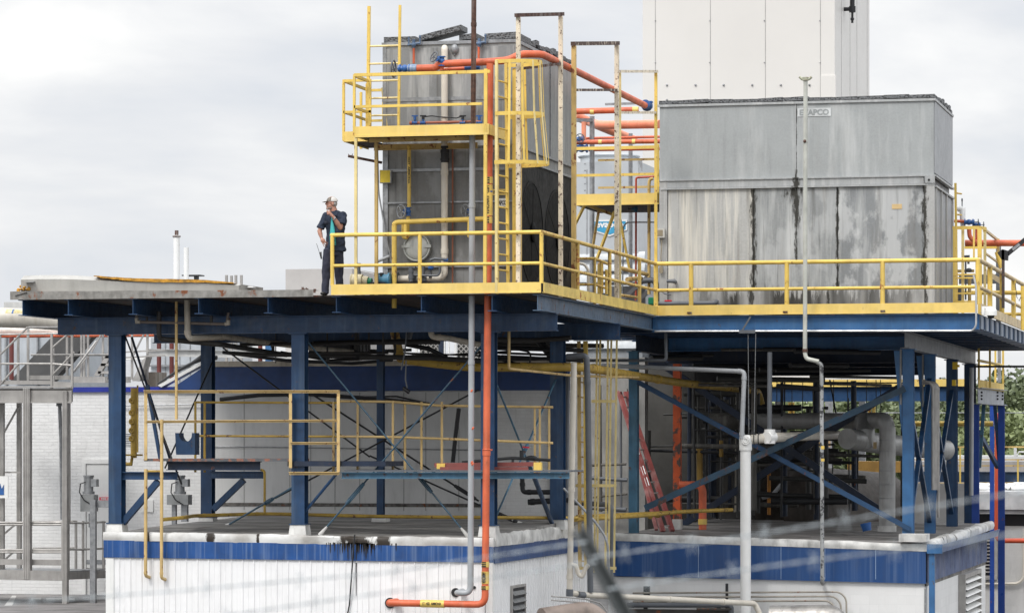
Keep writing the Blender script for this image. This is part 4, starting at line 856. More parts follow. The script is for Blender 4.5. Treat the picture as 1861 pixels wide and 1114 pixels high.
m = MB().bar((ux0-.02, Y1+.02, zr_), (ux1+.05, Y1+.02, zr_), .05, .06).bar((ux0-.02, Y1+.02, zr_-.01), (ux0-.02, Y1+.9, zr_-.01), .05, .05).bar((uxm, Y1+.92, zr_), (ux0+.05, Y1+.92, zr_), .05, .05).bar((uxm, Y1+.92, zr_), (uxm, YU+1.2, zr_), .05, .05).bar((uxm, YU+1.2, zr_), (ax0-.1, YU+1.2, zr_), .05, .05); m.build('top_rail', YEL, up)
m = MB().bar((ux0-.02, Y1+.02, zm_), (ux1-.1, Y1+.02, zm_), .045, .05).bar((ux0-.02, Y1+.02, zm_-.01), (ux0-.02, Y1+.9, zm_-.01), .045, .045).bar((uxm, Y1+.92, zm_), (ux0+.05, Y1+.92, zm_), .045, .045).bar((uxm, Y1+.92, zm_), (uxm, YU+1.2, zm_), .04, .045).bar((uxm, YU+1.2, zm_), (ax0-.1, YU+1.2, zm_), .04, .045); m.build('mid_rail', YEL, up)
for (q, yy) in ((ux0-.02, Y1+.02), (uxm, Y1+.92), (ux0+.03, Y1+.92), (X(667, Y1+1.2), Y1+1.2), (X(656, YU+1.2), YU+1.2), (X(697, YU+1.2), YU+1.2)): MB().bar((q, yy, zu0+.02), (q, yy, zr_-.03), .045, .045).build('post', YEL, up)
MB().bar((X(881, Y1), Y1+.02, 8.99), (X(882.5, Y1), Y1+.02, zr_+.05), .06, .06).build('tall_post', YEL, up)
MB().bar((X(646, Y1), Y1+.03, 8.8), (X(646, Y1), Y1+.03, zu0-.001), .05, .05).build('tall_post', YELP, up)
MB().bar((X(684, Y1+1), Y1+1.0, 8.81), (X(684, Y1+1), Y1+1.0, zu0+.02), .06, .06).build('tall_post', YELO, up)
MB().bar((X(876, Y1), Y1+1.2, 8.81), (X(876, Y1), Y1+1.2, zu0+.02), .05, .05).build('tall_post', YEL, up)
MB().bar(pY(694, 160, Y1+1.6), pY(704, 232, Y1+1.6), .03, .03).build('stay', YELP, up)
# escape ladder going up from the platform's left end
def ladder(name, label, p0, p1, side, width, n, rail, rungr, mat, cat='ladder', group=None, rm=None):
    t = T(name, label, cat, V(p0), group); side = V(side).normalized(); p0 = V(p0); p1 = V(p1)
    for s in (0, 1): MB().bar(p0+side*width*s, p1+side*width*s, rail, rail*1.2).build('stile', mat, t)
    for i in range(n):
        c = p0+(p1-p0)*(i+.7)/n; MB().cyl(c, c+side*width, rungr, 8).build('rung', rm or mat, t)
    return t
q = X(668, Y1+1.1); wd = X(727, Y1+1.1)-q
t = T('fixed_ladder', 'yellow ladder with tall stiles rising above the left end of the upper platform', 'ladder', (q, Y1+1.1, zu1))
MB().bar((q, Y1+1.1, zu0+.05), (q+.03, Y1+1.1, Z(12, 670, Y1+1.1)), .055, .055).build('stile', YEL, t)
MB().bar((q+wd-.03, Y1+1.1, zu0+.05), (q+wd, Y1+1.1, Z(10, 727, Y1+1.1)), .045, .045).build('stile', YEL, t)
for yy in (84, 116, 147, 178.5, 210): z_ = Z(yy, 700, Y1+1.1); MB().cyl((q, Y1+1.1, z_), (q+wd, Y1+1.1, z_), .018, 8).build('rung', YELP, t)
# caged ladder
lx0 = X(903, Y1); ly0 = Y1-.02; ly1 = pX(922, 300, lx0+.02).y
zlt = Z(110, 905, Y1); cg = T('caged_ladder', 'yellow caged ladder climbing from the deck to the upper platform beside the orange riser', 'ladder', (lx0, ly0, 8.81))
xb = X(924, Y1+.55)
MB().bar((lx0, ly0, 8.81), (lx0, ly0, zlt), .05, .07).build('stile', YELP, cg)
MB().bar((xb, ly0+.55, 8.81), (xb-.04, ly0+.55, zlt), .05, .07).build('stile', YEL, cg)
n = 14
for i in range(n): z_ = 8.95+i*.29; MB().cyl((lx0, ly0, z_), (xb, ly0+.55, z_), .017, 8).build('rung', YEL, cg)
for xx_, w_ in ((936, .09), (946, .04)): MB().bar((X(xx_, Y1+.75), Y1+.75, 8.81), (X(xx_, Y1+.75), Y1+.75, Z(125, 940, Y1+.75)), w_, .06).build('backing_post', YEL if w_ > .05 else YELO, cg)
hoops = []
cyc = ly0+.35
def hoop(z_, xr, half=.40, n=14):
    pts = []
    for i in range(n+1):
        a_ = -math.pi/2+math.pi*i/n; pts.append((math.cos(a_), math.sin(a_)))
    return [V((lx0-.02, cyc-half, z_))]+[V((lx0+.25+(xr-lx0-.25)*c_, cyc+half*s_, z_)) for c_, s_ in pts]+[V((lx0-.02, cyc+half, z_))]
for yy, xr, hh in ((112, 986, .36), (207, 990, .40), (296, 999, .45)):
    z_ = Z(yy, 905, Y1)
    P = hoop(z_, X(xr, Y1+.4), hh); m = MB(); vs = []
    for p in P: vs += [p+V((0,0,-.035)), p+V((0,0,.035))]
    inn = [p+V((-.012 if p.x > lx0+.1 else 0, 0, 0)) for p in P]
    k = len(P); vs2 = []
    for p in P:
        d = V((p.x-lx0-.25, p.y-cyc, 0)); d = d.normalized() if d.length > .01 else V((1,0,0)); vs2 += [p-d*.010+V((0,0,-.035)), p-d*.010+V((0,0,.035))]
    m.add(vs+vs2, [(2*i, 2*i+2, 2*i+3, 2*i+1) for i in range(k-1)]+[(2*k+2*i, 2*k+2*i+1, 2*k+2*i+3, 2*k+2*i+2) for i in range(k-1)]+[(2*i+1, 2*i+3, 2*k+2*i+3, 2*k+2*i+1) for i in range(k-1)]+[(2*i, 2*k+2*i, 2*k+2*i+2, 2*i+2) for i in range(k-1)])
    m.build('cage_hoop', YEL, cg); hoops.append(P)
for i in (1, 3, 5, 7, 9, 11, 14, 15):
    m = MB()
    for a_, b_ in ((0, 1), (1, 2)):
        p, q = hoops[a_][i], hoops[b_][i]; m.bar(p+V((0,0,.02)), q-V((0,0,.02)), .045, .008, up=(p-V((lx0+.25, cyc, p.z)))+V((.001, 0, 0)))
    m.build('cage_strap', YELP if i in (5, 7) else YEL, cg)
# tan goal post frames
def gp(label, a, b, yt, w_, bar_mat=RUSTY, mid=None, group='peeling ivory post frames', mats=(IVO, IVO)):
    t = T('post_frame', label, 'frame', a, group)
    ta = V((a[0], a[1], yt[0])); tb_ = V((b[0], b[1], yt[1]))
    MB().bar(a, ta, w_, w_).build('post', mats[0], t); MB().bar(b, tb_, w_, w_).build('post', mats[1], t)
    d = (tb_-ta).normalized(); MB().bar(ta-d*.1+V((0,0,w_*.5+.002)), tb_+d*.1+V((0,0,w_*.5+.002)), w_, w_*.9).build('cross_bar', bar_mat, t)
    if mid: 
        for z_ in mid: MB().bar((a[0], a[1], z_[0]), (b[0], b[1], z_[1]), .04, .05).build('mid_bar', z_[2] if len(z_) > 2 else bar_mat, t)
    return t
a = pY(942, 515, Y1+.12); b = pX(1019, 520, X1-.14)
gp('tallest peeling ivory frame, beside the cage ladder', (a.x, a.y, 8.81), (b.x, b.y, 8.81), (Z(32, 942, Y1+.12), pX(1019, 30, X1-.14).z), .075, mid=[(pY(980, 115, Y1+.12).z-.1, pX(1019, 116, X1-.14).z)])
a = pX(1043, 500, X1-.12); b = pX(1121, 500, X1-.12)
gp('middle ivory frame with flaking bar between the cooler and the small yellow platform', (a.x, a.y, 8.81), (b.x, b.y, 8.81), (pX(1043, 84, X1-.12).z, pX(1121, 83, X1-.12).z), .085, paint('flaking_ivory_bar', (.60,.50,.38), .6, rust=.9, rs=7, dirt=.2, rcol=(.045,.028,.022)), mid=[(pX(1043, 164, X1-.12).z, pX(1121, 164, X1-.12).z)], mats=(YELO, IVO))
a = pX(1126, 500, X1-.12); b = V((X(1192, Y2+.05), Y2+.05, 0))
gp('lowest ivory frame, joining the wide cooler railing corner', (a.x, a.y, 8.81), (b.x, b.y, 8.81), (pX(1126, 133, X1-.12).z, Z(133, 1192, Y2+.05)), .06, IVO, mid=[(pX(1126, 205, X1-.12).z, Z(205, 1192, Y2+.05))], mats=(YELP, YEL))
# small yellow platform between the coolers
YM = 73.0
sp = T('upper_platform', 'small yellow railed platform with V struts between the two coolers', 'platform', (X(1120, YM), YM, 9.0))
s0, s1 = X(1040, YM), X(1197, YM); zs0, zs1 = Z(372, 1120, YM), Z(352, 1120, YM)
MB().box(s0, s1, YM+.03, YM+2.9, zs0+.02, zs0+.05).build('floor_grating', GRT, sp)
MB().box(s0, s1, YM-.0, YM+.029, zs0, zs1).box(s0, s1, YM-.02, YM-.0005, zs0-.01, zs0+.02).build('toe_board', YELT, sp)
for yy, h_ in ((269, .07), (318, .06)): MB().bar((s0, YM, Z(yy, 1120, YM)), (s1, YM, Z(yy, 1120, YM)), .03, h_).build('rail', YEL, sp)
for yy in (291, 341): MB().bar((s0, YM+2.8, Z(yy, 1120, YM+2.8)), (s1+.1, YM+2.8, Z(yy, 1120, YM+2.8)), .03, .05).build('rail', YELO, sp)
for xx_ in (1121, 1195): MB().bar((X(xx_, YM), YM+.03, zs0), (X(xx_, YM), YM+.03, Z(262, xx_, YM)), .06, .06).build('post', YEL, sp)
for (a_, b_, c_, d_, mt) in ((1064, 370, 1043, 412, YEL), (1064, 372, 1118, 392, YELO), (1088, 384, 1078, 445, YELO), (1117, 385, 1085, 470, YEL), (1122, 372, 1144, 490, YEL)):
    MB().bar(pY(a_, b_, YM+.3), pY(c_, d_, YM+.8), .05, .06).build('strut', mt, sp)
MB().box(X(1197, YM), X(1203, YM), YM-.03, YM+.0, Z(340, 1200, YM), Z(331, 1200, YM)).build('bracket', YEL, sp)
# stair railing clutter on deck between coolers
YK = 66.5
sr = railing('stair_railing', 'rusty low yellow railing behind the sloping deck railing', [(X(1045, YK), YK), (X(1081, YK), YK), (X(1104, YK+2), YK+2)], [(X(1081, YK), YK, 0), (X(1092, YK+1), YK+1, 0)], 8.82, Z(470, 1080, YK), Z(517, 1080, YK), .03, [YELR])
MB().tube([pY(1091, 533, YK+1.5), pY(1091, 483, YK+1.5)], .065).ell(pY(1091, 482, YK+1.5), .065).tube([pY(1102, 535, YK+1.5), pY(1102, 490, YK+1.5)], .03).build('post', YEL, sr)
MB().tube([pY(1122, 486, 70), pY(1176, 499, 72.5)], .045).tube([pY(1125, 536, 70), pY(1160, 541, 72.0)], .03).tube([pY(1140, 508, 71), pY(1165, 506, 73)], .05).build('rail', YELO, sr)
m = MB().bar(pY(1128, 548, 74), pY(1178, 502, 74), .06, .09).bar(pY(1150, 556, 74), pY(1178, 530, 74), .06, .09).box(X(1108, 76), X(1172, 76), 76, 76.1, 8.82, Z(520, 1140, 76))
O('grey_stair', 'dark grey steel stair stringers behind the thin red pipe', 'stair', m, piece='stringer', mat=paint('dark_grey_steel', (.12,.12,.125), .6, dirt=.4))
# ------------------------------------------------------------------ yellow ladder cages far right
YJ = 73.4
j = T('caged_ladder', 'yellow caged ladder at the right end of the wide cooler', 'ladder', (X(1750, YJ), YJ, 8.81))
zz = lambda y: Z(y, 1760, YJ)
MB().bar((X(1736, YJ), YJ+.4, 8.81), (X(1733, YJ), YJ+.4, zz(330)), .05, .05).bar((X(1736, YJ), YJ, 8.81), (X(1736, YJ), YJ, zz(413)), .09, .06).build('stile', YEL, j)
MB().bar((X(1749, YJ), YJ+.1, 8.81), (X(1749, YJ), YJ+.1, zz(413)), .06, .05).build('stile', YELP, j)
MB().bar((X(1782, YJ), YJ-.1, 8.81), (X(1781, YJ), YJ-.1, zz(416)), .09, .06).bar((X(1770, YJ), YJ, zz(472)), (X(1770, YJ), YJ, zz(414)), .04, .03).build('stile', YEL, j)
n = 9
P = [V((X(1731, YJ), YJ-.02, zz(414)))]+[V((X(1775, YJ)+.16*math.sin(u*math.pi/10), YJ+.0+.5*(1-math.cos(u*math.pi/10)), zz(414))) for u in range(0, 10)]
m = MB()
for a_, b_ in zip(P[:-1], P[1:]): m.bar(a_, b_, .012, .07)
m.build('cage_hoop', YEL, j)
for yy in (499, 505, 523, 533, 548): MB().bar((X(1736, YJ), YJ, zz(yy)), (X(1772, YJ), YJ, zz(yy)), .03, .035).build('rung', YEL, j)
for yy in (348, 387, 412): MB().cyl((X(1733, YJ), YJ+.4, zz(yy)), (X(1733, YJ)+.1, YJ+.7, zz(yy)), .02, 6).build('rung', YELR, j)
j2 = T('stair_railing', 'tan and yellow sloping stair rails outside the right end of the wide cooler', 'railing', (X(1800, 75), 75, 8.81))
MB().bar(pY(1790, 418, 75), pY(1815, 438, 77.5), .05, .05).bar(pY(1790, 460, 75), pY(1815, 478, 77.5), .04, .04).build('sloping_rail', TAN, j2)
MB().bar(pY(1790, 560, 75), pY(1790, 418, 75), .06, .05).bar(pY(1782, 560, 75.5), pY(1782, 420, 75.5), .05, .05).bar(pY(1814, 470, 77), pY(1814, 434, 77), .06, .06).build('post', YELP, j2)
MB().tube([pY(1812, 458, 76), pY(1820, 487, 76)], .055).bar(pY(1753, 450, 79), pY(1812, 450, 79), .05, .06).build('post', YEL, j2)
MB().prism([pY(1793, 490, 76), pY(1817, 505, 78), pY(1817, 516, 78), pY(1793, 500, 76)], (0,.04,0)).build('stair_stringer', TAN, j2)
MB().tube([pY(1732, 532, 78), pY(1990, 532, 78)], .05).tube([pY(1825, 571, 80), pY(1990, 571, 80)], .04).tube([pY(1859, 600, 74.5), pY(1859, 520, 74.5)], .045).build('rail', YEL, j2)
MB().tube([pY(1845, 515, 77), pY(1848, 540, 77), pY(1852, 547, 77), pY(1856, 538, 77), pY(1859, 518, 77)], .008, 6).build('chain', BLKS, j2)
MB().box(X(1810, 80), X(1818, 80), 80, 80.2, 8.8, Z(440, 1812, 80)).box(X(1741, 79), X(1817, 79), 79.2, 79.3, Z(515, 1780, 79), Z(498, 1780, 79)).build('support', GALD, j2)
# ------------------------------------------------------------------ pipework
def pipe(name, label, pts, r, mat, bend=.12, cat='pipe', group=None, coll=(), cmat=None, n=14):
    pts = [V(p) for p in pts]; t = T(name, label, cat, pts[0], group)
    MB().tube(pts, r, n, bend).build('pipe_run', mat, t)
    for (i, u) in coll:
        c = pts[i]+(pts[i+1]-pts[i])*u; d = (pts[i+1]-pts[i]).normalized(); MB().cyl(c-d*r*.7, c+d*r*.7, r*1.16, n).build('coupling', cmat or mat, t)
    return t
YP = Y1+.50
# tall orange riser with elbow
rz = pipe('riser_pipe', 'tall orange pipe rising past both decks and bending left along the white siding', [pY(709, 1095, YP), pY(881.5, 1098, YP), pY(890.5, 116, YP)], .066, ORA, .17, coll=[(1, .28), (1, .84)])
MB().cyl(pY(708, 1095, YP)+V((.0,0,0)), (X(709, YP), YW-.01, Z(1095, 709, YP)), .071).ell(pY(709, 1095, YP), .072).build('end_elbow', ORA, rz)
MB().cyl(pY(709, 1095, YW-.03), pY(709, 1095, YW+.01), .10, 20).build('wall_seal', BLK, rz)
def band(parent, p, q, r, txt, L, mat=YELT, h=.07, ends=True, vert=True):
    """a yellow pipe marker with writing centred between p and q, L m long, on the camera side"""
    p = V(p); q = V(q); d = (q-p).normalized()
    o = MB().cyl(p, q, r*1.03, 18).build('pipe_marker', mat, parent)
    return o
BLKT = paint('lettering_black', (.02,.02,.02), .5, dirt=0)
def marker(parent, x, y0, y1, r, txt, Y=YP):      # vertical marker
    x = 881.5+(1098-(y0+y1)/2)*.00916; c = pY(x, (y0+y1)/2, Y); z1, z0 = pY(x, y0, Y).z, pY(x, y1, Y).z
    dx = c.x
    o = MB().cyl((dx, Y, z0), (dx, Y, z1), r*1.035, 20).build('pipe_marker', paint('marker_yellow', (.80,.56,.13), .45, dirt=.15), parent)
    # lettering on a label standing on the camera side
    text_mesh(txt, 'marker_lettering', BLKT, o, (dx-.012, Y-r*1.06, (z0+z1)/2), (0,0,-1), (1,0,0), r*1.15, .03, width=(z1-z0)*.94)
    return o
mk = marker(rz, 885.5, 336, 392, .070, 'HSD  AMMONIA')
marker(rz, 885.6, 322, 334, .0702, 'III'); marker(rz, 885.2, 394, 406, .0702, 'III')
MB().cyl(pY(888.4, 350, YP), pY(888.4, 347, YP), .0715, 20).build('blue_band', VBL, rz)
marker(rz, 882.4, 1038, 1060, .0702, 'AMMONIA'); marker(rz, 882.3, 1020, 1030, .0703, 'III'); marker(rz, 882, 1064, 1071, .0703, 'III')
c0, c1_ = pY(765, 1096, YP), pY(808, 1097, YP)
o = MB().cyl(c0, c1_, .0722, 20).build('pipe_marker', paint('marker_yellow', (.80,.56,.13)), rz)
text_mesh('LT  HSD  AMMONIA', 'marker_lettering', BLKT, o, (c0+c1_)/2+V((0,-.074,.005)), (1,0,0), (0,0,1), .055, .02, width=.36)
MB().torus(pY(884, 817, YP), (0,0,1), .072, .012).bar(pY(888, 817, YP), pY(893, 817, YP+.3), .04, .03).build('pipe_clamp', ORA, rz)
# grey + rusty pole
YV = Y1+.42
g = pipe('riser_pipe', 'grey plastic pipe left of the tall orange riser ending in an elbow on the siding', [(X(828, YV), YW, Z(1076, 828, YV)), pY(829, 1077, YV), pY(855, 1077, YV), pY(858.5, 240, YV)], .056, GALP, .12, coll=[(2, .5), (2, .84)])
MB().cyl(pY(828, 1076, YW-.02), pY(828, 1076, YW), .085, 16).cyl(pY(862, 1067, YW-.02), pY(862, 1067, YW), .03, 12).build('wall_hole', BLK, g)
m = MB()
for (x_, y_) in ((857, 710), (859.5, 778), (857.5, 840), (859, 843)): m.ell(pY(x_, y_, YV-.054), .02, .006, .035, 8, rot=Matrix.Rotation(.6, 3, 'Y'))
m.build('orange_paint_dab', ORA, g)
pipe('mast_pipe', 'rusty steel pole running up past the upper platform out of the picture', [pY(860, 226, YV), pY(861.5, -40, YV)], .048, RUSTY, coll=[(0, .68)])
MB()
# orange header from blue valve to the second cooler
YO = Y1+.75
o1 = pipe('header_pipe', 'orange pipe with blue end valves running over the upper platform and back to the right', [pY(745, 125, YO), pY(792, 124, YO), pY(798, 117, YO), pY(886, 113, YO), pY(925, 110, YO), pY(945, 99, YO), pY(985, 99, YO+.25)+V((0,0,0)), pX(1172, 192, pY(985, 99, YO+.25).x)], .068, ORA, .16)
v = valve(o1, pY(736, 125, YO), (1,0,0), (-1,0,0), .085, VBL, .16, GALD)
MB().cyl(pY(742, 125, YO), pY(758, 125, YO), .078, 16).build('valve_bonnet', paint('blue_grey_valve', (.16,.25,.40), .45, streak=.5, scol=(.5,.52,.55)), o1)
pe = pX(1176, 193, pY(985, 99, YO+.25).x); MB().ell(pe, .13, .16, .12, 10).cyl(pe-V((0,.2,-.02)), pe+V((0,.1,0)), .10).bar(pe+V((-.05,0,.08)), pe+V((.12,0,.08)), .12, .04).build('valve', VBL, o1)
v = valve(o1, pY(803, 112, YO-.02), (0,0,1), (-.5,-.6,.3), .075, VBL, .10, GALD)
MB().tube([pY(803, 112, YO), pY(803, 128, YO)], .04).tube([pY(800, 128, YO+.2), pY(870, 123, YO+.2)], .035).build('branch_pipe', ORA, o1)
MB().cyl(pY(845, 124, YO+.2), pY(872, 122, YO+.2), .05).cyl(pY(858, 117, YO+.2), pY(862, 128, YO+.2), .045).build('valve', VBL, o1)
m = MB().cyl(pY(752, 116, YA-.1), pY(752, 85, YA-.1), .022, 8).cyl(pY(870, 118, YA-.1), pY(870, 80, YA-.1), .022, 8); 
o2 = T('relief_pipe', 'thin orange stub pipes with crossed blue valves at the top of the tall cooler', 'pipe', pY(752, 116, YA-.1))
m.build('pipe_run', ORA, o2)
for xc_, yc_ in ((752, 82), (871, 80)):
    p = pY(xc_, yc_, YA-.1); MB().cyl(p-V((0,0,.06)), p+V((0,0,.1)), .03, 8).cyl(p+V((-.12,0,.0)), p+V((.13,0,.03)), .022, 8).cyl(p+V((.12,0,.0)), p+V((.12,0,.18)), .016, 8).cyl(p+V((-.10,0,.02)), p+V((-.10,0,.15)), .016, 8).ell(p, .05).ell(p+V((.12,0,.15)), .025).build('crossed_valve', paint('grey_blue_fitting', (.10,.16,.26), .5, dirt=.5), o2)
# small manifold on the upper platform
o3 = T('valve_manifold', 'small copper orange manifold with black and blue valves on the upper platform', 'pipe', pY(810, 224, YO))
YN = YA-.2
MB().cyl(pY(747, 224, YN), pY(873, 221, YN), .024, 8).ell(pY(747, 224, YN), .04).build('pipe_run', paint('copper_orange_pipe', (.42,.13,.07), .5, rust=.2, dirt=.3), o3)
for xx_, mt in ((769, BLKS), (841, BLKS), (754, VBL), (871, VBL)):
    valve(o3, pY(xx_, 223.5, YN), (1,0,0), (0,0,1), .04, VBL); p = pY(xx_, 214, YN); MB().cyl(p-V((0,0,.05)), p+V((0,0,.04)), .028).bar(p+V((-.06,0,.03)), p+V((.06,0,.03)), .03, .025).build('actuator', mt, o3)
MB().tube([pY(769, 213, YN), pY(785, 211, YN), pY(800, 213, YN), pY(830, 215, YN), pY(841, 211, YN)], .012, 6).build('cable', BLK, o3)
# cream pvc down the front
cp = pipe('drain_pipe', 'stained cream plastic drain pipe down the front of the tall cooler', [(X(808, YA), YA+.0, Z(88, 808, YA)), pY(808, 88, YA-.13), pY(808, 498, YA-.13), pY(800, 506, YA-.13), pY(700, 507, YA-.16)], .064, CRE, .1, coll=[(1, .55), (1, .9), (3, .55)])
MB().cyl(pY(808.5, 266, YA-.13), pY(808.5, 296, YA-.13), .076, 16).cyl(pY(808.5, 273, YA-.13), pY(808.5, 278, YA-.13), .088, 16).cyl(pY(808.5, 288, YA-.13), pY(808.5, 292, YA-.13), .088, 16).build('rubber_coupling', BLK, cp)
MB().ell(pY(826, 90, YA-.04), .08, .05, .1, 10).ell(pY(826, 100, YA-.04), .02).build('outlet_cover', GAL, cp)
MB().cyl(pY(746, 507, YA-.16), pY(758, 507, YA-.16), .078).cyl(pY(776, 507, YA-.16), pY(765, 507, YA-.16), .078).cyl(pY(724, 507, YA-.16), pY(719, 507, YA-.16), .13, 16).build('grey_coupling', GALD, cp)
fp = pipe('filler_pipe', 'dark grey plastic fittings at the foot of the cream drain pipe', [pY(747, 512, YA-.3), pY(747, 484, YA-.3), pY(755, 487, YA-.3)], .045, GALD, .03, coll=[(0, .3), (0, .7)])
MB().tube([pY(752, 500, YA-.28), pY(795, 501, YA-.28), pY(799, 497, YA-.28), pY(799, 482, YA-.28)], .022, 8, .04).tube([pY(782, 473, YA-.3), pY(790, 470, YA-.3), pY(812, 472, YA-.25)], .028, 8).cyl(pY(768, 505, YA-.2), pY(768, 482, YA-.2), .05).cyl(pY(782, 505, YA-.2), pY(782, 492, YA-.2), .03).build('small_pipe', GALD, fp)
MB().cyl(pY(806, 472, YA-.26), pY(814, 473, YA-.24), .03).ell(pY(783, 487, YA-.25), .06, .06, .045, 10).build('blue_tap', VBL, fp)
pu = T('pump', 'blue pump with grey flanges on the deck left of the yellow riser', 'pump', pY(695, 513, YA-.4))
MB().cyl(pY(684, 508, YA-.4), pY(710, 508, YA-.4), .10, 16).cyl(pY(686, 508, YA-.4), pY(689, 508, YA-.4), .125).cyl(pY(706, 508, YA-.4), pY(709, 508, YA-.4), .125).build('pump_body', paint('pump_light_blue', (.08,.25,.38), .45, dirt=.5), pu)
MB().box(X(693, YA)-.0, X(697, YA), YA-.5, YA-.36, Z(504, 695, YA), Z(498, 695, YA)).box(X(703, YA)-.0, X(707, YA), YA-.5, YA-.36, Z(504, 705, YA), Z(498, 705, YA)).box(X(685, YA), X(712, YA), YA-.5, YA-.3, ZD, Z(515, 690, YA)).build('base', BLKS, pu)
mo = T('motor', 'cream fan cooled electric motor on the deck behind the railing near the man', 'motor', pY(652, 513, YA-.3))
MB().cyl(pY(640, 510, YA-.3), pY(659, 510, YA-.3), .12, 20).cyl(pY(659, 510, YA-.3), pY(669, 511, YA-.3), .09, 16).torus(pY(640, 510, YA-.3), (1,0,0), .115, .018, 20).box(X(640, YA), X(668, YA), YA-.42, YA-.2, ZD, ZD+.08).build('motor_body', paint('motor_cream', (.66,.58,.38), .5, dirt=.2), mo)
MB().cyl(pY(669, 512, YA-.3), pY(676, 512, YA-.3), .07).build('green_end', paint('green_plastic', (.01,.20,.10)), mo)
gp_ = pipe('vent_pipe', 'short dark grey pipe standing behind the cream motor', [pY(651, 512, YA), pY(651, 480, YA)], .045, GALD, coll=[(0, .5), (0, .95)])
hs = pipe('hose', 'grey plastic strut pipe leaning at the left foot of the tall cooler', [pY(686, 475, YA-.1), pY(708, 466, YA-.1), pY(712, 462, YA)], .03, GALP)
pipe('conduit', 'thin bent conduit dropping down the left edge of the tall cooler', [pY(686, 270, YA-.05), pY(688, 350, YA-.05), pY(700, 420, YA-.1), pY(712, 480, YA-.1)], .016, GAL, n=8)
rb = pipe('bracket_pipe', 'rusty pipe arm sticking out left under the upper platform', [pY(633, 284, YA+.1), pY(694, 296, YA+.1)], .026, RUSTY, n=8)
MB().torus(pY(637, 280, YA+.1), (0,1,0), .04, .007, 12, 5, 0, math.pi).build('hook', RUSTY, rb)
# yellow defrost line
y1p = pipe('yellow_pipe', 'yellow vertical pipe with blue wheel valve on the front of the tall cooler', [pY(743.5, 265, YA-.14), pY(743.5, 378, YA-.14), pY(741, 402, YA-.14), pY(741, 432, YA-.14), pY(733, 432, YA-.14), pY(733, 408, YA-.14)], .036, YEL, .06)
text_mesh('HOT  AMMONIA', 'pipe_lettering', BLKT, y1p, pY(743.3, 310, YA-.178), (0,0,-1), (1,0,0), .04, .02, width=.5)
valve(y1p, pY(742, 385, YA-.16), (0,0,1), (-.6,-.8,0), .065, VBL, .125, GAL)
y2p = pipe('yellow_pipe', 'thick yellow pipe looping over behind the deck railing at waist height', [pY(716.5, 560, YA-.35), pY(716.5, 407, YA-.35), pY(722, 404, YA-.35), pY(879, 398, YA-.30)], .048, YEL, .14)
MB().tube([pY(853, 400, YA-.32), pY(853, 430, YA-.32), pY(857, 433, YA-.3)], .036, 12).tube([pY(737, 405, YA-.33), pY(737, 425, YA-.33)], .04, 10).build('branch_pipe', YEL, y2p)
vv = T('wheel_valve', 'grey handwheel on the front of the tall cooler behind the grey pole', 'valve', pY(853, 382, YA-.1))
valve(vv, pY(857, 384, YA-.06), (0,0,1), (-.5,-.8,0), .06, VBL, .12, GAL)
pipe('copper_pipe', 'thin rusty copper pipe running down the front of the tall cooler', [pY(822.5, 262, YA-.06), pY(822.5, 516, YA-.06)], .016, paint('copper_brown', (.25,.09,.05), .5, rust=.2, dirt=.3), n=8)
# pipes between the coolers
b_ = lambda x, y, Y: pY(x, y, Y)
YS = 75.5
o4 = pipe('header_pipe', 'upper thin orange pipe between the two coolers with yellow markers', [b_(1044, 203, YS), b_(1160, 200, YS)], .07, ORA, 0)
m = MB().cyl(b_(1073, 203, YS), b_(1080, 203, YS), .073).cyl(b_(1150, 200, YS), b_(1160, 200, YS), .073); m.build('pipe_marker', YELT, o4)
o5 = pipe('header_pipe', 'thick sun bleached orange pipe entering the wide cooler', [b_(1043, 207, YS+8), b_(1078, 225, YS+2), b_(1092, 228, YS+1), b_(1199, 226, YS+.3)], .10, ORAP, .5)
MB().tube([b_(1043, 210, YS+2.5), b_(1152, 255, YS+5)], .11).tube([b_(1061, 222, YS), b_(1061, 254, YS)], .055).build('branch_pipe', ORAP, o5)
o6 = pipe('header_pipe', 'pair of orange pipes with yellow markers below the thick bleached one', [b_(1046, 259, YS), b_(1200, 257, YS)], .055, ORA, 0)
MB().cyl(b_(1058, 252, YS+.3), b_(1200, 249, YS+.3), .03).cyl(b_(1070, 273, YS+.3), b_(1200, 271, YS+.3), .035).build('small_pipe', ORA, o6)
MB().cyl(b_(1088, 258.6, YS), b_(1094, 258.6, YS), .058).cyl(b_(1149, 257.7, YS), b_(1155, 257.7, YS), .058).build('pipe_marker', YELT, o6)
valve(o6, b_(1053, 253, YS-.2), (1,0,0), (0.3,-1,0), .07, VBL, .10, GALD); valve(o6, b_(1057, 270, YS), (1,0,0), (0,-1,0), .11, VBL)
sp2 = T('pipe_stanchion', 'galvanised pipe stands holding the orange pipes between the coolers', 'pipe stand', b_(1077, 540, YS+.3))
MB().tube([b_(1076, 560, YS+.3), b_(1076, 212, YS+.3)], .06).tube([b_(1146, 560, YS+2), b_(1146, 243, YS+2)], .05).build('post', GAL, sp2)
MB().bar(b_(1044, 219, YS+.2), b_(1078, 219, YS+.2), .10, .08).bar(b_(1100, 190, YS+3), b_(1165, 188, YS+3), .07, .05).bar(b_(1128, 250, YS+1.9), b_(1149, 250, YS+1.9), .07, .05).build('cross_arm', GAL, sp2)
rp = pipe('red_pipe', 'thin red pipe with blue valve under the small yellow platform', [b_(1196, 321, 74), b_(1156, 323, 74), b_(1155.5, 560, 74)], .024, paint('brick_red_pipe', (.48,.08,.04), .5, dirt=.2), .05, n=10)
valve(rp, b_(1155.5, 380, 74), (0,0,1), (-1,-.2,0), .06, paint('teal_valve', (.03,.13,.22), .5, dirt=.3), .05, BLKS)
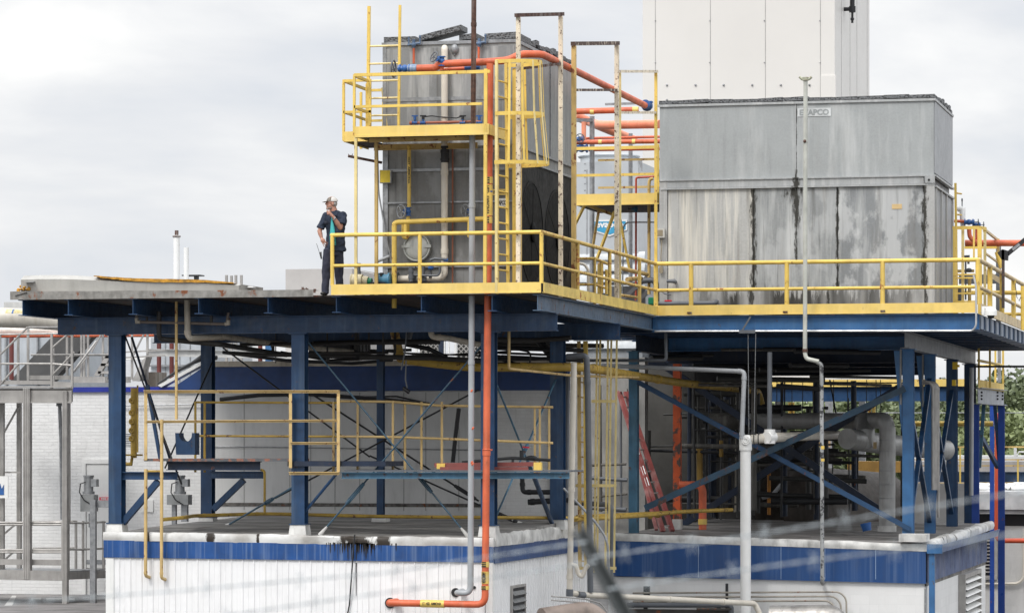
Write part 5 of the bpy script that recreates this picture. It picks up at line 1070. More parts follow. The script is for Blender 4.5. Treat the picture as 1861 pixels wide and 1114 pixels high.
pipe('yellow_pipe', 'vertical yellow pipe with hooked top beside the wide cooler', [b_(1187, 325, 73.6), b_(1181, 326, 73.6), b_(1179.5, 334, 73.6), b_(1179.5, 535, 73.6)], .036, YELO, .06)
pipe('conduit', 'thin bent grey conduit in front of the chevron sign', [b_(1195, 404, 76), b_(1140, 404, 76), b_(1133, 411, 76), b_(1131, 560, 76)], .018, GAL, .12, n=8)
pipe('drain_pipe', 'dark grey pipe elbow beside the railing corner', [b_(1166, 510, 73.5), b_(1192, 509, 73.5), b_(1194, 560, 73.5)], .065, GALD, .12)
# cream hook pipe behind yellow rail
pipe('cream_pipe', 'small cream gooseneck pipe behind the sloping deck railing', [b_(1044, 478, 68), b_(1062, 480, 68), b_(1069, 490, 68), b_(1069, 535, 68)], .03, CRE, .2)
# far right equipment
YZ = 75.8
e_ = T('valve_station', 'blue valves, white tee and orange pipes beyond the right end of the wide cooler', 'valves', pY(1760, 420, YZ))
MB().tube([pY(1737, 380, YZ), pY(1749, 380, YZ), pY(1750, 412, YZ)], .055, 12).cyl(pY(1741, 380, YZ), pY(1750, 380, YZ), .065).build('white_pipe', WHT, e_)
MB().cyl(pY(1748.5, 375, YZ), pY(1748.5, 362, YZ), .012, 6).ell(pY(1748.5, 364, YZ), .02, .02, .05, 8).build('relief_valve', GALD, e_)
MB().tube([pY(1734, 402, YZ-.1), pY(1760, 403, YZ-.1)], .035).tube([pY(1761, 412, YZ-.1), pY(1762, 432, YZ-.1), pY(1775, 441, YZ-.1)], .05, 12, .1).tube([pY(1775, 415, YZ), pY(1775, 440, YZ)], .035).build('branch_pipe', ORA, e_)
valve(e_, pY(1761, 404, YZ-.1), (-1,0,0), (1,0,.0), .08, VBL, .07, GALD); valve(e_, pY(1774, 409, YZ), (-1,0,0), (1,0,0), .065, VBL, .07, GALD)
pipe('header_pipe', 'orange pipe leaving the picture at the far right edge', [pY(1754, 442, YZ+1), pY(2020, 442, YZ+1)], .075, ORA, 0)
e2 = T('small_valves', 'black and brass small valves between the right cage ladder posts', 'valves', pY(1760, 490, YZ))
MB().ell(pY(1761, 491, YZ), .07, .05, .05, 10).tube([pY(1755, 470, YZ), pY(1755, 545, YZ)], .02).tube([pY(1752, 466, YZ), pY(1760, 465, YZ), pY(1760, 480, YZ)], .025).ell(pY(1756, 467, YZ), .06, .03, .03).tube([pY(1745, 520, YZ), pY(1745, 555, YZ)], .07).build('valve_body', GALD, e2)
MB().tube([pY(1762, 505, YZ), pY(1762, 550, YZ)], .04).box(X(1740, YZ), X(1770, YZ), YZ, YZ+.1, Z(495, 1750, YZ), Z(490, 1750, YZ)).build('yellow_support', YELO, e2)
fl = T('floodlight', 'black floodlight on an arm reaching in from the right edge', 'floodlight', pY(1828, 460, 72.3))
MB().bar(pY(1826, 466, 72.3), pY(1895, 409, 72.3), .05, .09).prism([pY(1812, 459, 72.2), pY(1822, 453, 72.2), pY(1832, 456, 72.2), pY(1831, 473, 72.2), pY(1820, 472, 72.2)], (0,.2,0)).build('arm', BLK, fl)
MB().box(X(1821, 72.3), X(1826, 72.3), 72.2, 72.3, Z(560, 1824, 72.3), Z(455, 1824, 72.3)).build('back_post', paint('brown_black_steel', (.05,.035,.03), .6, rust=.3, dirt=.2), fl)
MB().bar(pY(1840, 454, 72.25), pY(1853, 444, 72.25), .02, .06).build('grey_sleeve', GAL, fl)
cm = T('dome_camera', 'white dome security camera hanging off the right deck corner', 'camera', pY(1801, 575, Y2-.2))
p = pY(1801, 570, Y2-.25)
MB().cyl(p+V((0,0,-.04)), p+V((0,0,.05)), .125, 24).ell(p+V((0,0,.05)), .125, .125, .08, 20).bar(p+V((-.16,.1,.13)), p+V((.02,0,.13)), .06, .05).box(p.x-.2, p.x-.14, Y2-.2, Y2-.05, p.z-.02, p.z+.16).build('housing', WHT, cm)
MB().ell(p+V((0,0,-.05)), .075, .075, .06, 16).build('lens_dome', BLK, cm)
pipe('conduit', 'thin grey conduit along the lower flange of the bright blue deck beam', [pY(1190, 602, Y2-.03), pY(1768, 601, Y2-.03), pY(1774, 592, Y2-.07), pY(1774, 520, Y2-.07), pY(1769, 500, Y2-.07)], .022, paint('pale_conduit', (.55,.56,.57), .35, .3), .22, n=8)
# ------------------------------------------------------------------ tall cream pole in front of the wide cooler
YH = Y2-.42
pl = pipe('vent_pole', 'tall pale grey pipe pole with forked top in front of the wide cooler', [pY(1464, 147, YH), pY(1463, 644, YH), pY(1466, 652, YH), pY(1488, 657, YH)], .046, paint('pale_grey_green_pole', (.50,.51,.46), .5, rust=.12, rs=9, dirt=.3), .14, coll=[(0, .22)])
MB().tube([pY(1453, 140, YH), pY(1457, 144, YH), pY(1464, 146, YH), pY(1471, 144, YH), pY(1475, 140, YH)], .028, 8).cyl(pY(1464, 147, YH), pY(1464, 141, YH), .07).build('forked_top', paint('greenish_cap', (.42,.43,.32), .6, rust=.3, dirt=.3), pl)
MB().ell(pY(1462.5, 257, YH-.05), .035).cyl(pY(1463, 640, YH), pY(1463, 634, YH), .055).build('rusty_fitting', RUSTY, pl)
pipe('drop_pipe', 'flaking grey and black pipe dropping from the pole to the blue fascia', [pY(1484, 658, Y2+.1), pY(1493, 662, Y2+.1), pY(1494.5, 1058, Y2+.1), (X(1496, YF), YF-.05, Z(1060, 1496, YF))], .042, paint('flaking_grey_black', (.36,.37,.37), .5, rust=.5, rs=7, rcol=(.025,.025,.027), dirt=.2), .1, coll=[(1, .98)])
for y_ in (817, 828, 852):
    pass
mk = T('pipe_clip', 'small orange yellow tape bands on the flaking drop pipe', 'tape', pY(1494.5, 830, Y2+.1))
MB().cyl(pY(1494.5, 810, Y2+.1), pY(1494.5, 816, Y2+.1), .046).cyl(pY(1494.5, 833, Y2+.1), pY(1494.5, 838, Y2+.1), .046).build('tape_band', YEL, mk)
# cable lowering the camera bracket at x 1355
ck = T('pulley_bracket', 'small steel arm and two thin wires hanging from the bright blue deck beam', 'bracket', pY(1360, 600, Y2-.1))
MB().bar(pY(1348, 602, Y2-.1), pY(1364, 576, Y2-.1), .035, .035).box(X(1345, Y2), X(1374, Y2), Y2-.15, Y2-.08, Z(606, 1360, Y2), Z(600, 1360, Y2)).build('arm', GALD, ck)
MB().cyl(pY(1359.5, 606, Y2-.1), pY(1361, 788, Y2-.1), .007, 5).cyl(pY(1373.5, 606, Y2-.1), pY(1370.5, 785, Y2-.1), .007, 5).build('hanging_wire', GAL, ck)
# white vertical vent with tee
YI = Y2-.1
wp = pipe('white_vent_pipe', 'thick white plastic pipe standing in front of the wet roof with a tee on top', [pY(1355, 1300, YI), pY(1355, 800, YI)], .115, WHT, 0, coll=[(0, .99)])
MB().cyl(pY(1355, 818, YI), pY(1355, 796, YI), .135, 20).cyl(pY(1348, 800, YI)+V((0,-.05,0)), pY(1362, 800, YI), .12).build('tee_fitting', WHT, wp)
MB().tube([pY(1358, 799, YI), pY(1399, 795, YI+.6), pY(1526, 790, 80.5)], .10, 16).build('cross_pipe', CRE, wp)
MB().cyl(pY(1399, 780, YI+.4), pY(1399, 806, YI+.4), .12).cyl(pY(1393, 795, YI+.3), pY(1405, 794, YI+.5), .13).torus(pY(1355, 800, YI-.16), (0,1,0), .085, .012).torus(pY(1355, 800, YI-.16), (0,1,0), .05, .012).build('coupling', WHT, wp)
MB().torus(pY(1371, 797, YI+.1), (1,0.05,0), .13, .012, 16).torus(pY(1379, 797, YI+.2), (1,.05,0), .13, .012, 16).tube([pY(1360, 795, YI), pY(1366, 785, YI), pY(1374, 790, YI)], .012, 6).build('wire_clamp', BLKS, wp)
gp2 = pipe('drain_pipe', 'grey plastic pipe running level then down to the white tee', [pY(1066, 663, YI+1.5), pY(1353, 675, YI), pY(1348, 797, YI-.14)], .05, GALP, .1, coll=[(0, .97), (0, .33), (1, .1), (1, .93)])
pipe('drain_pipe', 'grey plastic pipe dropping from the dark deck onto the cream cross pipe', [pY(1399, 640, YI+.4), pY(1398.5, 790, YI+.4)], .052, GALD)
pipe('drain_pipe', 'dim grey pipe loop under the corner of the right deck', [pY(1210, 606, Y2+.3), pY(1211, 655, Y2+.3), pY(1072, 655, Y2+.6)], .035, GALD, .08)
# cream down pipe at 1040 and its run along the bottom
YD = 64.5
dn = pipe('drain_pipe', 'cream plastic downpipe between the two buildings turning right along the bottom', [pY(1043, 660, YD), pY(1035, 1077, YD), pY(1070, 1081, YD+.6), pY(1372, 1096, Y2-.6), pY(1385, 1125, Y2-.6)], .060, CRE, .10, coll=[(0, .55), (0, .93), (2, .47), (2, .8)])
MB().cyl(pY(1035.5, 1070, YD), pY(1035, 1083, YD), .072).cyl(pY(1050, 1080, YD+.2), pY(1061, 1081, YD+.4), .068).build('grey_coupling', GALD, dn)
MB().tube([pY(1037, 1026, YD), pY(1047, 1027, YD), pY(1051, 1043, YD), pY(1058, 1048, YD), pY(1064, 1032, YD), pY(1070, 1026, YD)], .045, 12, .08).build('trap_bend', CRE, dn)
gd = pipe('riser_pipe', 'dark grey pipe beside the cream downpipe between the buildings', [pY(1030, 648, YD+.6), pY(1066, 646, YD+.6), pY(1068, 700, YD+.6), pY(1073, 1076, YD+.6)], .060, GALD, .1, coll=[(1, .9)])
pipe('riser_pipe', 'thin dark pipe along the right face of the back column', [pY(1032, 680, YD+2.6), pY(1029, 950, YD+2.6)], .04, GALD)
pipe('conduit', 'pair of pale conduits bending around the brown duct left of the fence post', [pY(1002, 1083, 62.6), pY(1060, 1087, 63), pY(1092, 1096, 64), pY(1105, 1114, 64), pY(1106, 1125, 64)], .015, ALU, .25, n=6)
pipe('conduit', 'lower pale conduit bending beside the siding', [pY(1002, 1090, 62.6), pY(1055, 1094, 63), pY(1080, 1102, 64), pY(1090, 1125, 64)], .015, ALU, .25, n=6)
pipe('elbow_pipe', 'grey plastic pipe stubs low between the two buildings', [pY(1030, 912, 68), pY(1106, 917, 68), pY(1110, 925, 68), pY(1110, 1060, 68)], .055, GALD, .12, coll=[(2, .2)])
pipe('strut_pipe', 'pale conduit sloping from the machine house to the gap then down', [pY(1024, 887, 66), pY(1080, 945, 66), pY(1104, 980, 66), pY(1108, 1060, 66)], .025, GAL, .2, n=8)
# ------------------------------------------------------------------ ladders between the buildings
YL_ = 67.5
cl = T('caged_ladder', 'faded yellow caged ladder between the two buildings beside the cream downpipe', 'ladder', pY(1057, 1050, YL_))
for a_, w_, mt in ((1052, .07, YELO), (1064, .09, YEL)): MB().bar(pY(a_, 620, YL_), pY(a_+2, 1030, YL_), w_, .05).build('stile', mt, cl)
for i in range(15): y_ = 640+i*27; MB().cyl(pY(1052, y_, YL_), pY(1064, y_+2, YL_+.1), .015, 6).build('rung', YELO, cl)
for (a_, b_) in ((1085, 1081), (1091, 1086), (1105, 1101), (1111, 1107), (1121, 1117)): MB().bar(pY(a_, 618, YL_+.3), pY(b_-1, 1040, YL_+.3), .04, .012).build('cage_strap', YELP, cl)
for y_ in (729, 882, 1032):
    MB().bar(pY(1046 if y_ > 800 else 1075, y_, YL_+.2), pY(1120, y_, YL_+.2), .012, .06).build('cage_hoop', YELP, cl)
rl = T('extension_ladder', 'red fibreglass ladder leaning behind the faded blue column on the right roof', 'ladder', pY(1200, 965, 75))
pa_, pb_ = pY(1125, 712, 77), pY(1205, 966, 74.6); pc_, pd_ = pY(1137, 712, 77.3), pY(1222, 965, 74.9)
MB().bar(pa_, pb_, .10, .09).build('stile', RED, rl); MB().bar(pc_, pd_, .10, .09).build('stile', RED, rl)
MB().bar(pY(1150, 800, 76.4), pY(1193, 962, 74.4), .07, .06).build('stile', RED, rl)
for i in range(13): u = (i+.5)/13; MB().bar(pa_+(pb_-pa_)*u, pc_+(pd_-pc_)*u, .035, .035).build('rung', ALU, rl)
MB().bar(pY(1126, 709, 76.9), pY(1140, 709, 76.9), .1, .06).build('head_cap', ALU, rl)
m = MB()
for u in (.40, .54, .62): c_ = pa_+(pb_-pa_)*u; d_ = (pb_-pa_).normalized(); m.bar(c_+V((0,-.052,0)), c_+V((0,-.052,0))+d_*.25, .07, .006, up=(0,-1,0))
m.build('label_sticker', WHT, rl)
# red ladder lying on the catwalk
lr = T('ladder_section', 'dark red ladder section with yellow end brackets lying on the catwalk', 'ladder', pY(880, 856, YC+.5))
MB().bar(pY(790, 845, YC+.4), pY(975, 843, YC+.4), .05, .08).bar(pY(800, 852, YC+.3), pY(960, 852, YC+.3), .05, .08).build('stile', paint('faded_dark_red', (.25,.07,.06), .55, dirt=.3), lr)
MB().box(X(785, YC), X(800, YC), YC+.35, YC+.5, Z(852, 790, YC), Z(842, 790, YC)).box(X(962, YC), X(976, YC), YC+.35, YC+.45, Z(855, 970, YC), Z(840, 970, YC)).build('end_bracket', YEL, lr)
bp_ = pipe('black_pipe', 'black pipe with a red handled valve behind the orange riser on the catwalk', [pY(840, 840, YC+1.6), pY(930, 832, YC+1.6), pY(1000, 836, YC+1.6)], .03, BLKS, .1)
MB().ell(pY(966, 832, YC+1.6), .12, .05, .05).cyl(pY(948, 832, YC+1.6), pY(948, 818, YC+1.6), .04).cyl(pY(932, 832, YC+1.6), pY(932, 842, YC+1.6), .025).build('valve', BLKS, bp_)
MB().bar(pY(950, 812, YC+1.5), pY(962, 813, YC+1.5), .03, .03).build('red_handle', paint('red_plastic', (.6,.03,.05)), bp_)
pipe('hose', 'black hose hanging against the grey wall behind the orange riser', [pY(834, 742, YR+.5), pY(828, 790, YR+.5), pY(823, 840, YR+.5)], .045, BLK, .1)
pipe('black_pipe', 'black pipes crossing behind the lower blue brace near the back column', [pY(949, 866, YR+.6), pY(950, 894, YR+.6), pY(1010, 894, YR+.6)], .05, BLKS, .08, coll=[(0, .5), (1, .2)])
pipe('black_pipe', 'second black pipe lower beside the back column', [pY(960, 912, YR+.6), pY(1040, 908, YR+.6)], .06, BLKS, 0, coll=[(0, .1)])
# ------------------------------------------------------------------ yellow pipes round the catwalk
pa2 = T('catwalk_railing', 'pale ochre angle iron railing with double posts on the front of the catwalk', 'railing', pY(265, 838, YC))
YCR = YC-.05
def ang(a_, b_, c_, d_, w_=.06, nm='rail', mt=None, Y_=YCR): MB().angle(pY(a_, b_, Y_), pY(c_, d_, Y_), w_, .012, up=None if abs(d_-b_) < 30 else (0,-1,0), sy=-1).build(nm, mt or YP2, pa2)
YP2 = paint('pale_ochre_paint', (.66,.47,.20), .5, rust=.3, rs=7, dirt=.3)
ang(262, 709, 617, 709, .055); ang(266, 764, 612, 762, .05); ang(528, 803, 612, 803, .05); ang(526, 857, 617, 857, .06)
for a_, y0_, y1_ in ((262, 710, 836), (525, 710, 850), (612, 709, 857)): ang(a_, y1_, a_, y0_, .06, 'post')
bk = T('catwalk_railing', 'thin yellow pipe railing running along the back of the catwalk', 'railing', pY(355, 838, YC+1.4))
YCB = YC+1.25
for y0_, y1_ in ((731, 741), (792, 806)):
    MB().tube([pY(355, y0_, YCB), pY(612, y0_+1, YCB)], .022, 8).build('rail', OCH, bk)
    MB().tube([pY(618, 729 if y0_ < 750 else 793, YCB), pY(712, 730 if y0_ < 750 else 794, YCB), pY(800, 737 if y0_ < 750 else 797, YCB+.3), pY(1005, y1_-1, YCB+.5)], .025, 8).build('rail', YP2, bk)
for a_ in (355, 372, 606, 650, 714, 736, 766, 803): MB().tube([pY(a_, 730, YCB+(.3 if a_ > 720 else 0)), pY(a_, 858, YCB+(.3 if a_ > 720 else 0))], .025, 8).build('post', YP2 if a_ > 600 else OCH, bk)
for a_ in (972, 981, 998): MB().bar(pY(a_, 740, YCB+.5), pY(a_, 862, YCB+.5), .035, .035).build('post', YP2, bk)
yv = pipe('gas_pipe', 'thin ochre pipe dropping from the left deck through the catwalk railing', [pY(320.5, 548, YG-.3), pY(320.5, 762, YG-.3)], .028, YP2, 0)
for lab, x_, y0_, y1_, ex in (('leftmost ochre vent pipe strapped down the white siding', 265, 852, 1046, 7), ('second ochre vent pipe, topped above the catwalk, down the white siding', 294, 762, 1050, 7)):
    v_ = pipe('vent_pipe', lab, [pY(x_, y0_, YW-.16), pY(x_-.5, y1_, YW-.16), (X(x_+ex, YW), YW-.02, Z(y1_+3, x_, YW-.16))], .032, YP2, .06, coll=[(0, .02), (0, .36), (0, .97)])
pipe('gas_pipe', 'short ochre pipe joining the two vent pipes under the catwalk', [pY(265, 856, YW-.12), pY(294, 856, YW-.12)], .022, OCH, 0)
pipe('gas_pipe', 'ochre pipe drop at the end of the right bracket beam', [pY(474, 853, YG+2.6), pY(481, 856, YG+2.6), pY(481, 932, YG+2.6)], .025, OCH, .04)
gl = pipe('gas_pipe', 'long ochre gas pipe running just above the stained flat roof', [pY(295, 944, YW-.1), pY(335, 940, YG+.3), pY(352, 937, YG+2.4), pY(480, 933, YG+4), pY(690, 938, YG+4.5), pY(885, 940, YG+4.5), pY(1050, 941, 67)], .036, OCH, .3, coll=[(1, .2), (2, .15), (2, .9)])
gl2 = pipe('gas_pipe', 'paired ochre gas pipes crossing in front of the right building', [pY(1045, 944, 67.2), pY(1175, 936, 71.6), pY(1230, 930, 73), pY(1275, 928, 74), pY(1330, 926, 75)], .045, OCH, .2)
MB().tube([pY(1048, 938, 67.5), pY(1180, 932, 72), pY(1262, 928, 74)], .03).ell(pY(1195, 935, 72.3), .10, .06, .07).ell(pY(1182, 937, 71.9), .07).build('branch_pipe', OCH, gl2)
vc = pipe('valve_column', 'ochre pipe column with five brass valves beside the left blue column', [pY(243, 705, YG+.6), pY(243, 832, YG+.6)], .06, OCH, 0)
m = MB()
for y_ in (728, 750, 766, 782, 797): p = pY(239, y_, YG+.52); m.torus(p, (0,1,0), .04, .022, 14, 8)
m.tube([pY(250, 700, YG+.4), pY(250, 822, YG+.4)], .018, 8).build('valve_knobs', OCH, vc)
MB().tube([pY(238, 845, YG+.6), pY(240, 832, YG+.6)], .03).cyl(pY(228, 843, YG+.6), pY(240, 843, YG+.6), .035).box(X(231, YG+.6), X(253, YG+.6), YG+.4, YG+.8, Z(828, 240, YG+.6), Z(825, 240, YG+.6)).build('bracket', OCH, vc)
m = MB()
for i in range(8): m.box(X(226, 64), X(236, 64), 64, 64.3, Z(812-i*3.2, 230, 64), Z(810.5-i*3.2, 230, 64))
O('finned_box', 'small dark finned unit behind the ochre valve column', 'unit', m, GALD)
# big ochre header under the decks
oh = pipe('header_pipe', 'fat ochre pipe running under the deck and off towards the right building', [pY(735, 654, YR-1), pY(800, 662, YR-1), pY(862, 668, YR-1), pY(1060, 667, YR-.3), pY(1150, 682, 71), pY(1240, 696, 75), pY(1340, 706, 80), pY(1378, 712, 83), pY(1384, 735, 83)], .088, OCH, .4, coll=[(2, .45), (3, .2), (4, .5)])
oh2 = pipe('header_pipe', 'fat ochre pipe standing in the dark gap below the deck floor', [pY(714, 546, YR-2), pY(716, 600, YR-2), pY(728, 652, YR-1)], .09, paint('ochre_pipe_banded', (.38,.25,.05), .6, rust=.45, rs=8, dirt=.5), .2)
yb2 = pipe('gas_pipe', 'thin yellow pipe dropping by the orange riser then running right', [pY(925, 600, YG+.6), pY(925, 670, YG+.6), pY(1045, 683, YR-.5), pY(1160, 686, 71)], .026, YP2, .06)
# ------------------------------------------------------------------ cream drains under the left deck
ul = pipe('drain_pipe', 'stained cream drain pipe hanging under the left deck with two elbows', [pY(340, 543, YG-.35), pY(341, 609, YG-.35), pY(346, 615, YG-.35), pY(410, 612, YG+.6), pY(480, 622, YR-2), pY(640, 640, YR+1)], .058, CRED, .1, coll=[(2, .9), (0, .93)])
ul2 = pipe('drain_manifold', 'small brown drain manifold with pale elbows in front of the left girder', [pY(248, 567, YG-.3), pY(249, 585, YG-.3), pY(412, 589, YG-.3), pY(415, 568, YG-.3)], .028, paint('brown_plastic', (.16,.13,.11), .5, dirt=.4), .05, coll=[(1, .12), (1, .83)])
MB().tube([pY(248, 578, YG-.31), pY(249, 585, YG-.31), pY(255, 585, YG-.31)], .036).tube([pY(409, 589, YG-.31), pY(415, 588, YG-.31), pY(415, 582, YG-.31)], .036).build('pale_elbow', CRED, ul2)
MB().tube([pY(289, 566, YG-.25), pY(289, 610, YG-.25), pY(292, 616, YG-.2), pY(400, 626, YG+.3), pY(520, 645, YR)], .05, 10, .08).tube([pY(267, 570, YG-.3), pY(267, 584, YG-.3)], .025).tube([pY(384, 570, YG-.3), pY(384, 588, YG-.3)], .03).build('black_branch', paint('dull_black_pipe', (.035,.033,.032), .6), ul2)
u3 = pipe('drain_pipe', 'short stained cream elbow pipe under the deck left of the grey riser', [pY(783, 598, YG+.5), pY(784, 612, YG+.5), pY(810, 614, YG+.6), pY(880, 628, YR-1.5)], .056, CRED, .1, coll=[(1, .5)])
u4 = pipe('drain_pipe', 'dark grey pipes in the gap under the deck beside the fat ochre pipe', [pY(690, 622, YR-2), pY(742, 619, YR-2), pY(748, 600, YR-2)], .05, GALD, .08)
MB().tube([pY(738, 626, YR-1), pY(780, 634, YR-1), pY(830, 660, YR-.6), pY(880, 662, YR)], .045).tube([pY(690, 655, YR-2), pY(712, 655, YR-2), pY(718, 640, YR-2), pY(718, 600, YR-2)], .025).build('hose_run', BLK, u4)
u5 = T('dangling_cable', 'grey cable with black connector dangling below the deck girder', 'cable', pY(737, 650, YG+1))
MB().tube([pY(739, 600, YG+1), pY(736, 640, YG+1), pY(729, 672, YG+1)], .014, 6).tube([pY(738, 655, YG+1), pY(737, 690, YG+1), pY(740, 705, YG+1)], .014, 6).build('cord', GALD, u5)
MB().cyl(pY(733, 705, YG+1), pY(744, 713, YG+1), .04, 10).build('connector', BLK, u5)
m = MB()
for y_, dy_ in ((640, 8), (646, 10), (654, -4), (632, 5), (661, 3)): m.tube([pY(870, y_, YR+.4), pY(960, y_+dy_*.4, YR+.4), pY(1060, y_+dy_, YR+1)], random.uniform(.02, .045), 8)
m.tube([pY(860, 620, YR), pY(915, 655, YR+.5), pY(965, 668, YR+.5)], .03, 8).tube([pY(980, 620, YR+1), pY(1000, 645, YR+1), pY(1010, 668, YR+1)], .08, 8).tube([pY(935, 668, YR), pY(962, 668, YR), pY(965, 640, YR), pY(940, 635, YR)], .02, 8, .1)
O('cable_bundle', 'tangle of black hoses and pipes under the deck right of the orange riser', 'hoses', m, BLKS, piece='hose')
rg = random.Random(5)
m = MB()
for i in range(16):
    x_ = rg.uniform(400, 940); y_ = rg.uniform(612, 652); Yh = rg.uniform(62.5, 69); m.tube([pY(x_, y_, Yh), pY(x_+rg.uniform(60, 140), y_+rg.uniform(-4, 8), Yh+rg.uniform(0, .6)), pY(x_+rg.uniform(150, 230), y_+rg.uniform(-6, 10), Yh+rg.uniform(0, 1))], rg.choice([.018,.025,.035,.05]), 8, .1)
for i in range(14):
    x_ = rg.uniform(400, 960); Yh = rg.uniform(62.5, 68); m.tube([pY(x_, 600, Yh), pY(x_, rg.uniform(628, 660), Yh)], rg.choice([.012,.02,.035]), 6)
O('pipe_tangle', 'dark tangle of small pipes and drops hung below the left deck beams', 'pipes', m, paint('dull_black_pipe', (.035,.033,.032), .6), piece='hose')
dbx = T('duct_box', 'dark hanging duct box under the deck right of the second front column', 'duct', pY(610, 652, 68.5))
MB().box(X(561, 68.5), X(655, 68.5), 68.5, 69.3, Z(650, 600, 68.5), 8.45).box(X(575, 68.5), X(640, 68.5), 68.35, 68.49, Z(640, 600, 68.5), 8.4).build('casing', paint('dark_duct', (.03,.03,.032), .6, dirt=.3), dbx)  # casing in one even near-black
m = MB()
m.tube([pY(405, 640, YB-.6), pY(520, 655, YB-.6), pY(640, 660, YB-.6), pY(700, 655, YB-.6)], .04, 8).tube([pY(510, 640, YR+1), pY(600, 655, YR+1), pY(700, 650, YR+1)], .03, 8)
m.tube([pY(400, 726, YB-.3), pY(470, 718, YB-.3), pY(560, 716, YB-.3), pY(700, 726, YB-.4), pY(780, 735, YB-.4)], .045, 8).tube([pY(620, 722, YB-.3), pY(720, 720, YB-.3), pY(800, 738, YB-.3)], .02, 6)
O('cable_bundle', 'black hoses draped along the blue gable fascia of the brick building', 'hoses', m, BLK, piece='hose')
# ------------------------------------------------------------------ left: aluminium stair tower in front of the brick wall
YM1 = 66.0
al = T('stair_platform', 'weathered aluminium platform with tall posts at the left edge in front of the brick wall', 'platform', pY(50, 1050, YM1))
P6 = lambda x, y, dy=0: pY(x, y, YM1+dy)
def gp_rib(x, y0, y1, w_, dy=0, nm='post'):
    a_, b_ = P6(x, y1, dy), P6(x, y0, dy); m = MB().bar(a_, b_, w_, w_, up=(0,-1,0)); 
    for k in (-.3, 0, .3): m.bar(a_+V((k*w_, -w_*.52, 0)), b_+V((k*w_, -w_*.52, 0)), w_*.10, .012, up=(0,-1,0))
    m.build(nm, ALU, al)
gp_rib(50, 705, 1052, .15); gp_rib(4, 705, 1050, .09, .4); gp_rib(35, 720, 1040, .09, 1.2); gp_rib(119, 710, 1130, .11, .0); gp_rib(124, 725, 950, .08, 1.2)
m = MB().bar(P6(-40, 1043), P6(118, 1046), .12, .20).bar(P6(-40, 1020, .1), P6(118, 1022, .1), .04, .12).build('floor_beam', ALU, al)
MB().prism([P6(-60, 1036, .1), P6(118, 1040, .1), P6(190, 1036, 1.8), P6(-60, 1032, 1.8)], (0,0,.03)).build('floor', GAL, al)
MB().bar(P6(119, 1046), P6(192, 1043, 2.2), .08, .16).bar(P6(119, 948, .05), P6(119, 1045, .05), .14, .13).build('floor_beam', ALU, al)
m = MB().prism([P6(-40, 730, .0), P6(130, 730, .0), P6(130, 705, 0), P6(-40, 705, 0)], (0,.08,0)); m.bar(P6(-40, 703, -.02), P6(130, 703, -.02), .04, .03).bar(P6(-40, 731, -.02), P6(130, 731, -.02), .04, .03); m.build('header_beam', ALU, al)
MB().prism([P6(-40, 709, 0), P6(131, 709, 0), P6(131, 703, 2.5), P6(-40, 703, 2.5)], (0,0,.02)).build('upper_floor', GAL, al)
for y_ in (949, 953, 999, 1003):
    MB().tube([P6(-30, y_, .05), P6(115, y_, .05)], .022, 8).build('rail', ALU, al)
for y_, dd_ in ((948, 1.4), (996, 1.4)): MB().tube([P6(60, y_, dd_), P6(139, y_-1, dd_)], .02, 8).tube([P6(122, y_+2, 0), P6(150, y_+2, 1.5), P6(191, y_, 2.4)], .022, 8).build('rail', ALU, al)
for x_, dd_ in ((138, 1.4), (151, 1.5), (188, 2.4)): MB().bar(P6(x_, 1036, dd_), P6(x_, 946, dd_), .045, .045).build('post', ALU, al)
MB().tube([P6(108, 728, 1), P6(111, 800, 1), P6(113, 944, 1)], .04).tube([P6(108, 738, 1), P6(108, 730, 1)], .07).build('pipe_post', GAL, al)
for a_ in ((5, 972, 33, 948), (5, 1020, 33, 995), (5, 790, 33, 740), (2, 858, 38, 858)): MB().bar(P6(a_[0], a_[1], .6), P6(a_[2], a_[3], .6), .035, .035).build('diagonal', ALU, al)
sgn = MB().box(P6(-8, 0).x, P6(8, 0).x, YM1+.2, YM1+.22, P6(0, 905).z, P6(0, 865).z).build('sign_board', WHT, al)
MB().prism([P6(-8, 899, .19), P6(7, 899, .19), P6(7, 880, .19), P6(3, 888, .19), P6(0, 878, .19), P6(-8, 886, .19)], (0,.008,0)).build('blue_mark', VBL, sgn)
# upper railings of this platform
ur = T('stair_railing', 'grey aluminium railings on the upper level of the left stair tower', 'railing', P6(50, 700))
m = [((-30, 608), (131, 606)), ((-30, 661), (94, 661)), ((95, 606), (131, 609)), ((95, 661), (130, 664)), ((56, 645), (200, 645, 1.2)), ((51, 595), (105, 595, .8)), ((-20, 665), (50, 595)), ((-5, 705), (34, 661)), ((95, 632), (125, 606)), ((95, 682), (135, 640)), ((130, 680), (175, 620, 1))]
for a_, b_ in m: MB().tube([P6(a_[0], a_[1]), P6(*b_)], .022, 8).build('rail', ALU, ur)
for a_, y0_, y1_, dd_ in ((0, 608, 700, 0), (33, 610, 692, .3), (51, 595, 692, .3), (94, 606, 706, 0), (97, 632, 700, .4), (131, 606, 706, 0), (122, 612, 685, .8)): MB().bar(P6(a_, y1_, dd_), P6(a_, y0_, dd_), .045, .045).build('post', ALU, ur)
MB().bar(P6(-40, 695, .02), P6(92, 695, .02), .03, .08).bar(P6(53, 686, .6), P6(128, 686, .6), .03, .09).bar(P6(95, 698, .01), P6(131, 700, .01), .03, .12).build('kick_plate', ALU, ur)
s2 = T('stair_flight', 'aluminium stairs and walkway beyond the brick wall coping on the left', 'stair', pY(200, 700, 72))
P7 = lambda x, y, dy=0: pY(x, y, 72.5+dy)
MB().bar(P7(132, 690), P7(192, 690), .04, .14).bar(P7(192, 690, 1), P7(237, 690, 1), .04, .14).bar(P7(170, 645, .5), P7(202, 643, .5), .03, .04).build('walkway', ALU, s2)
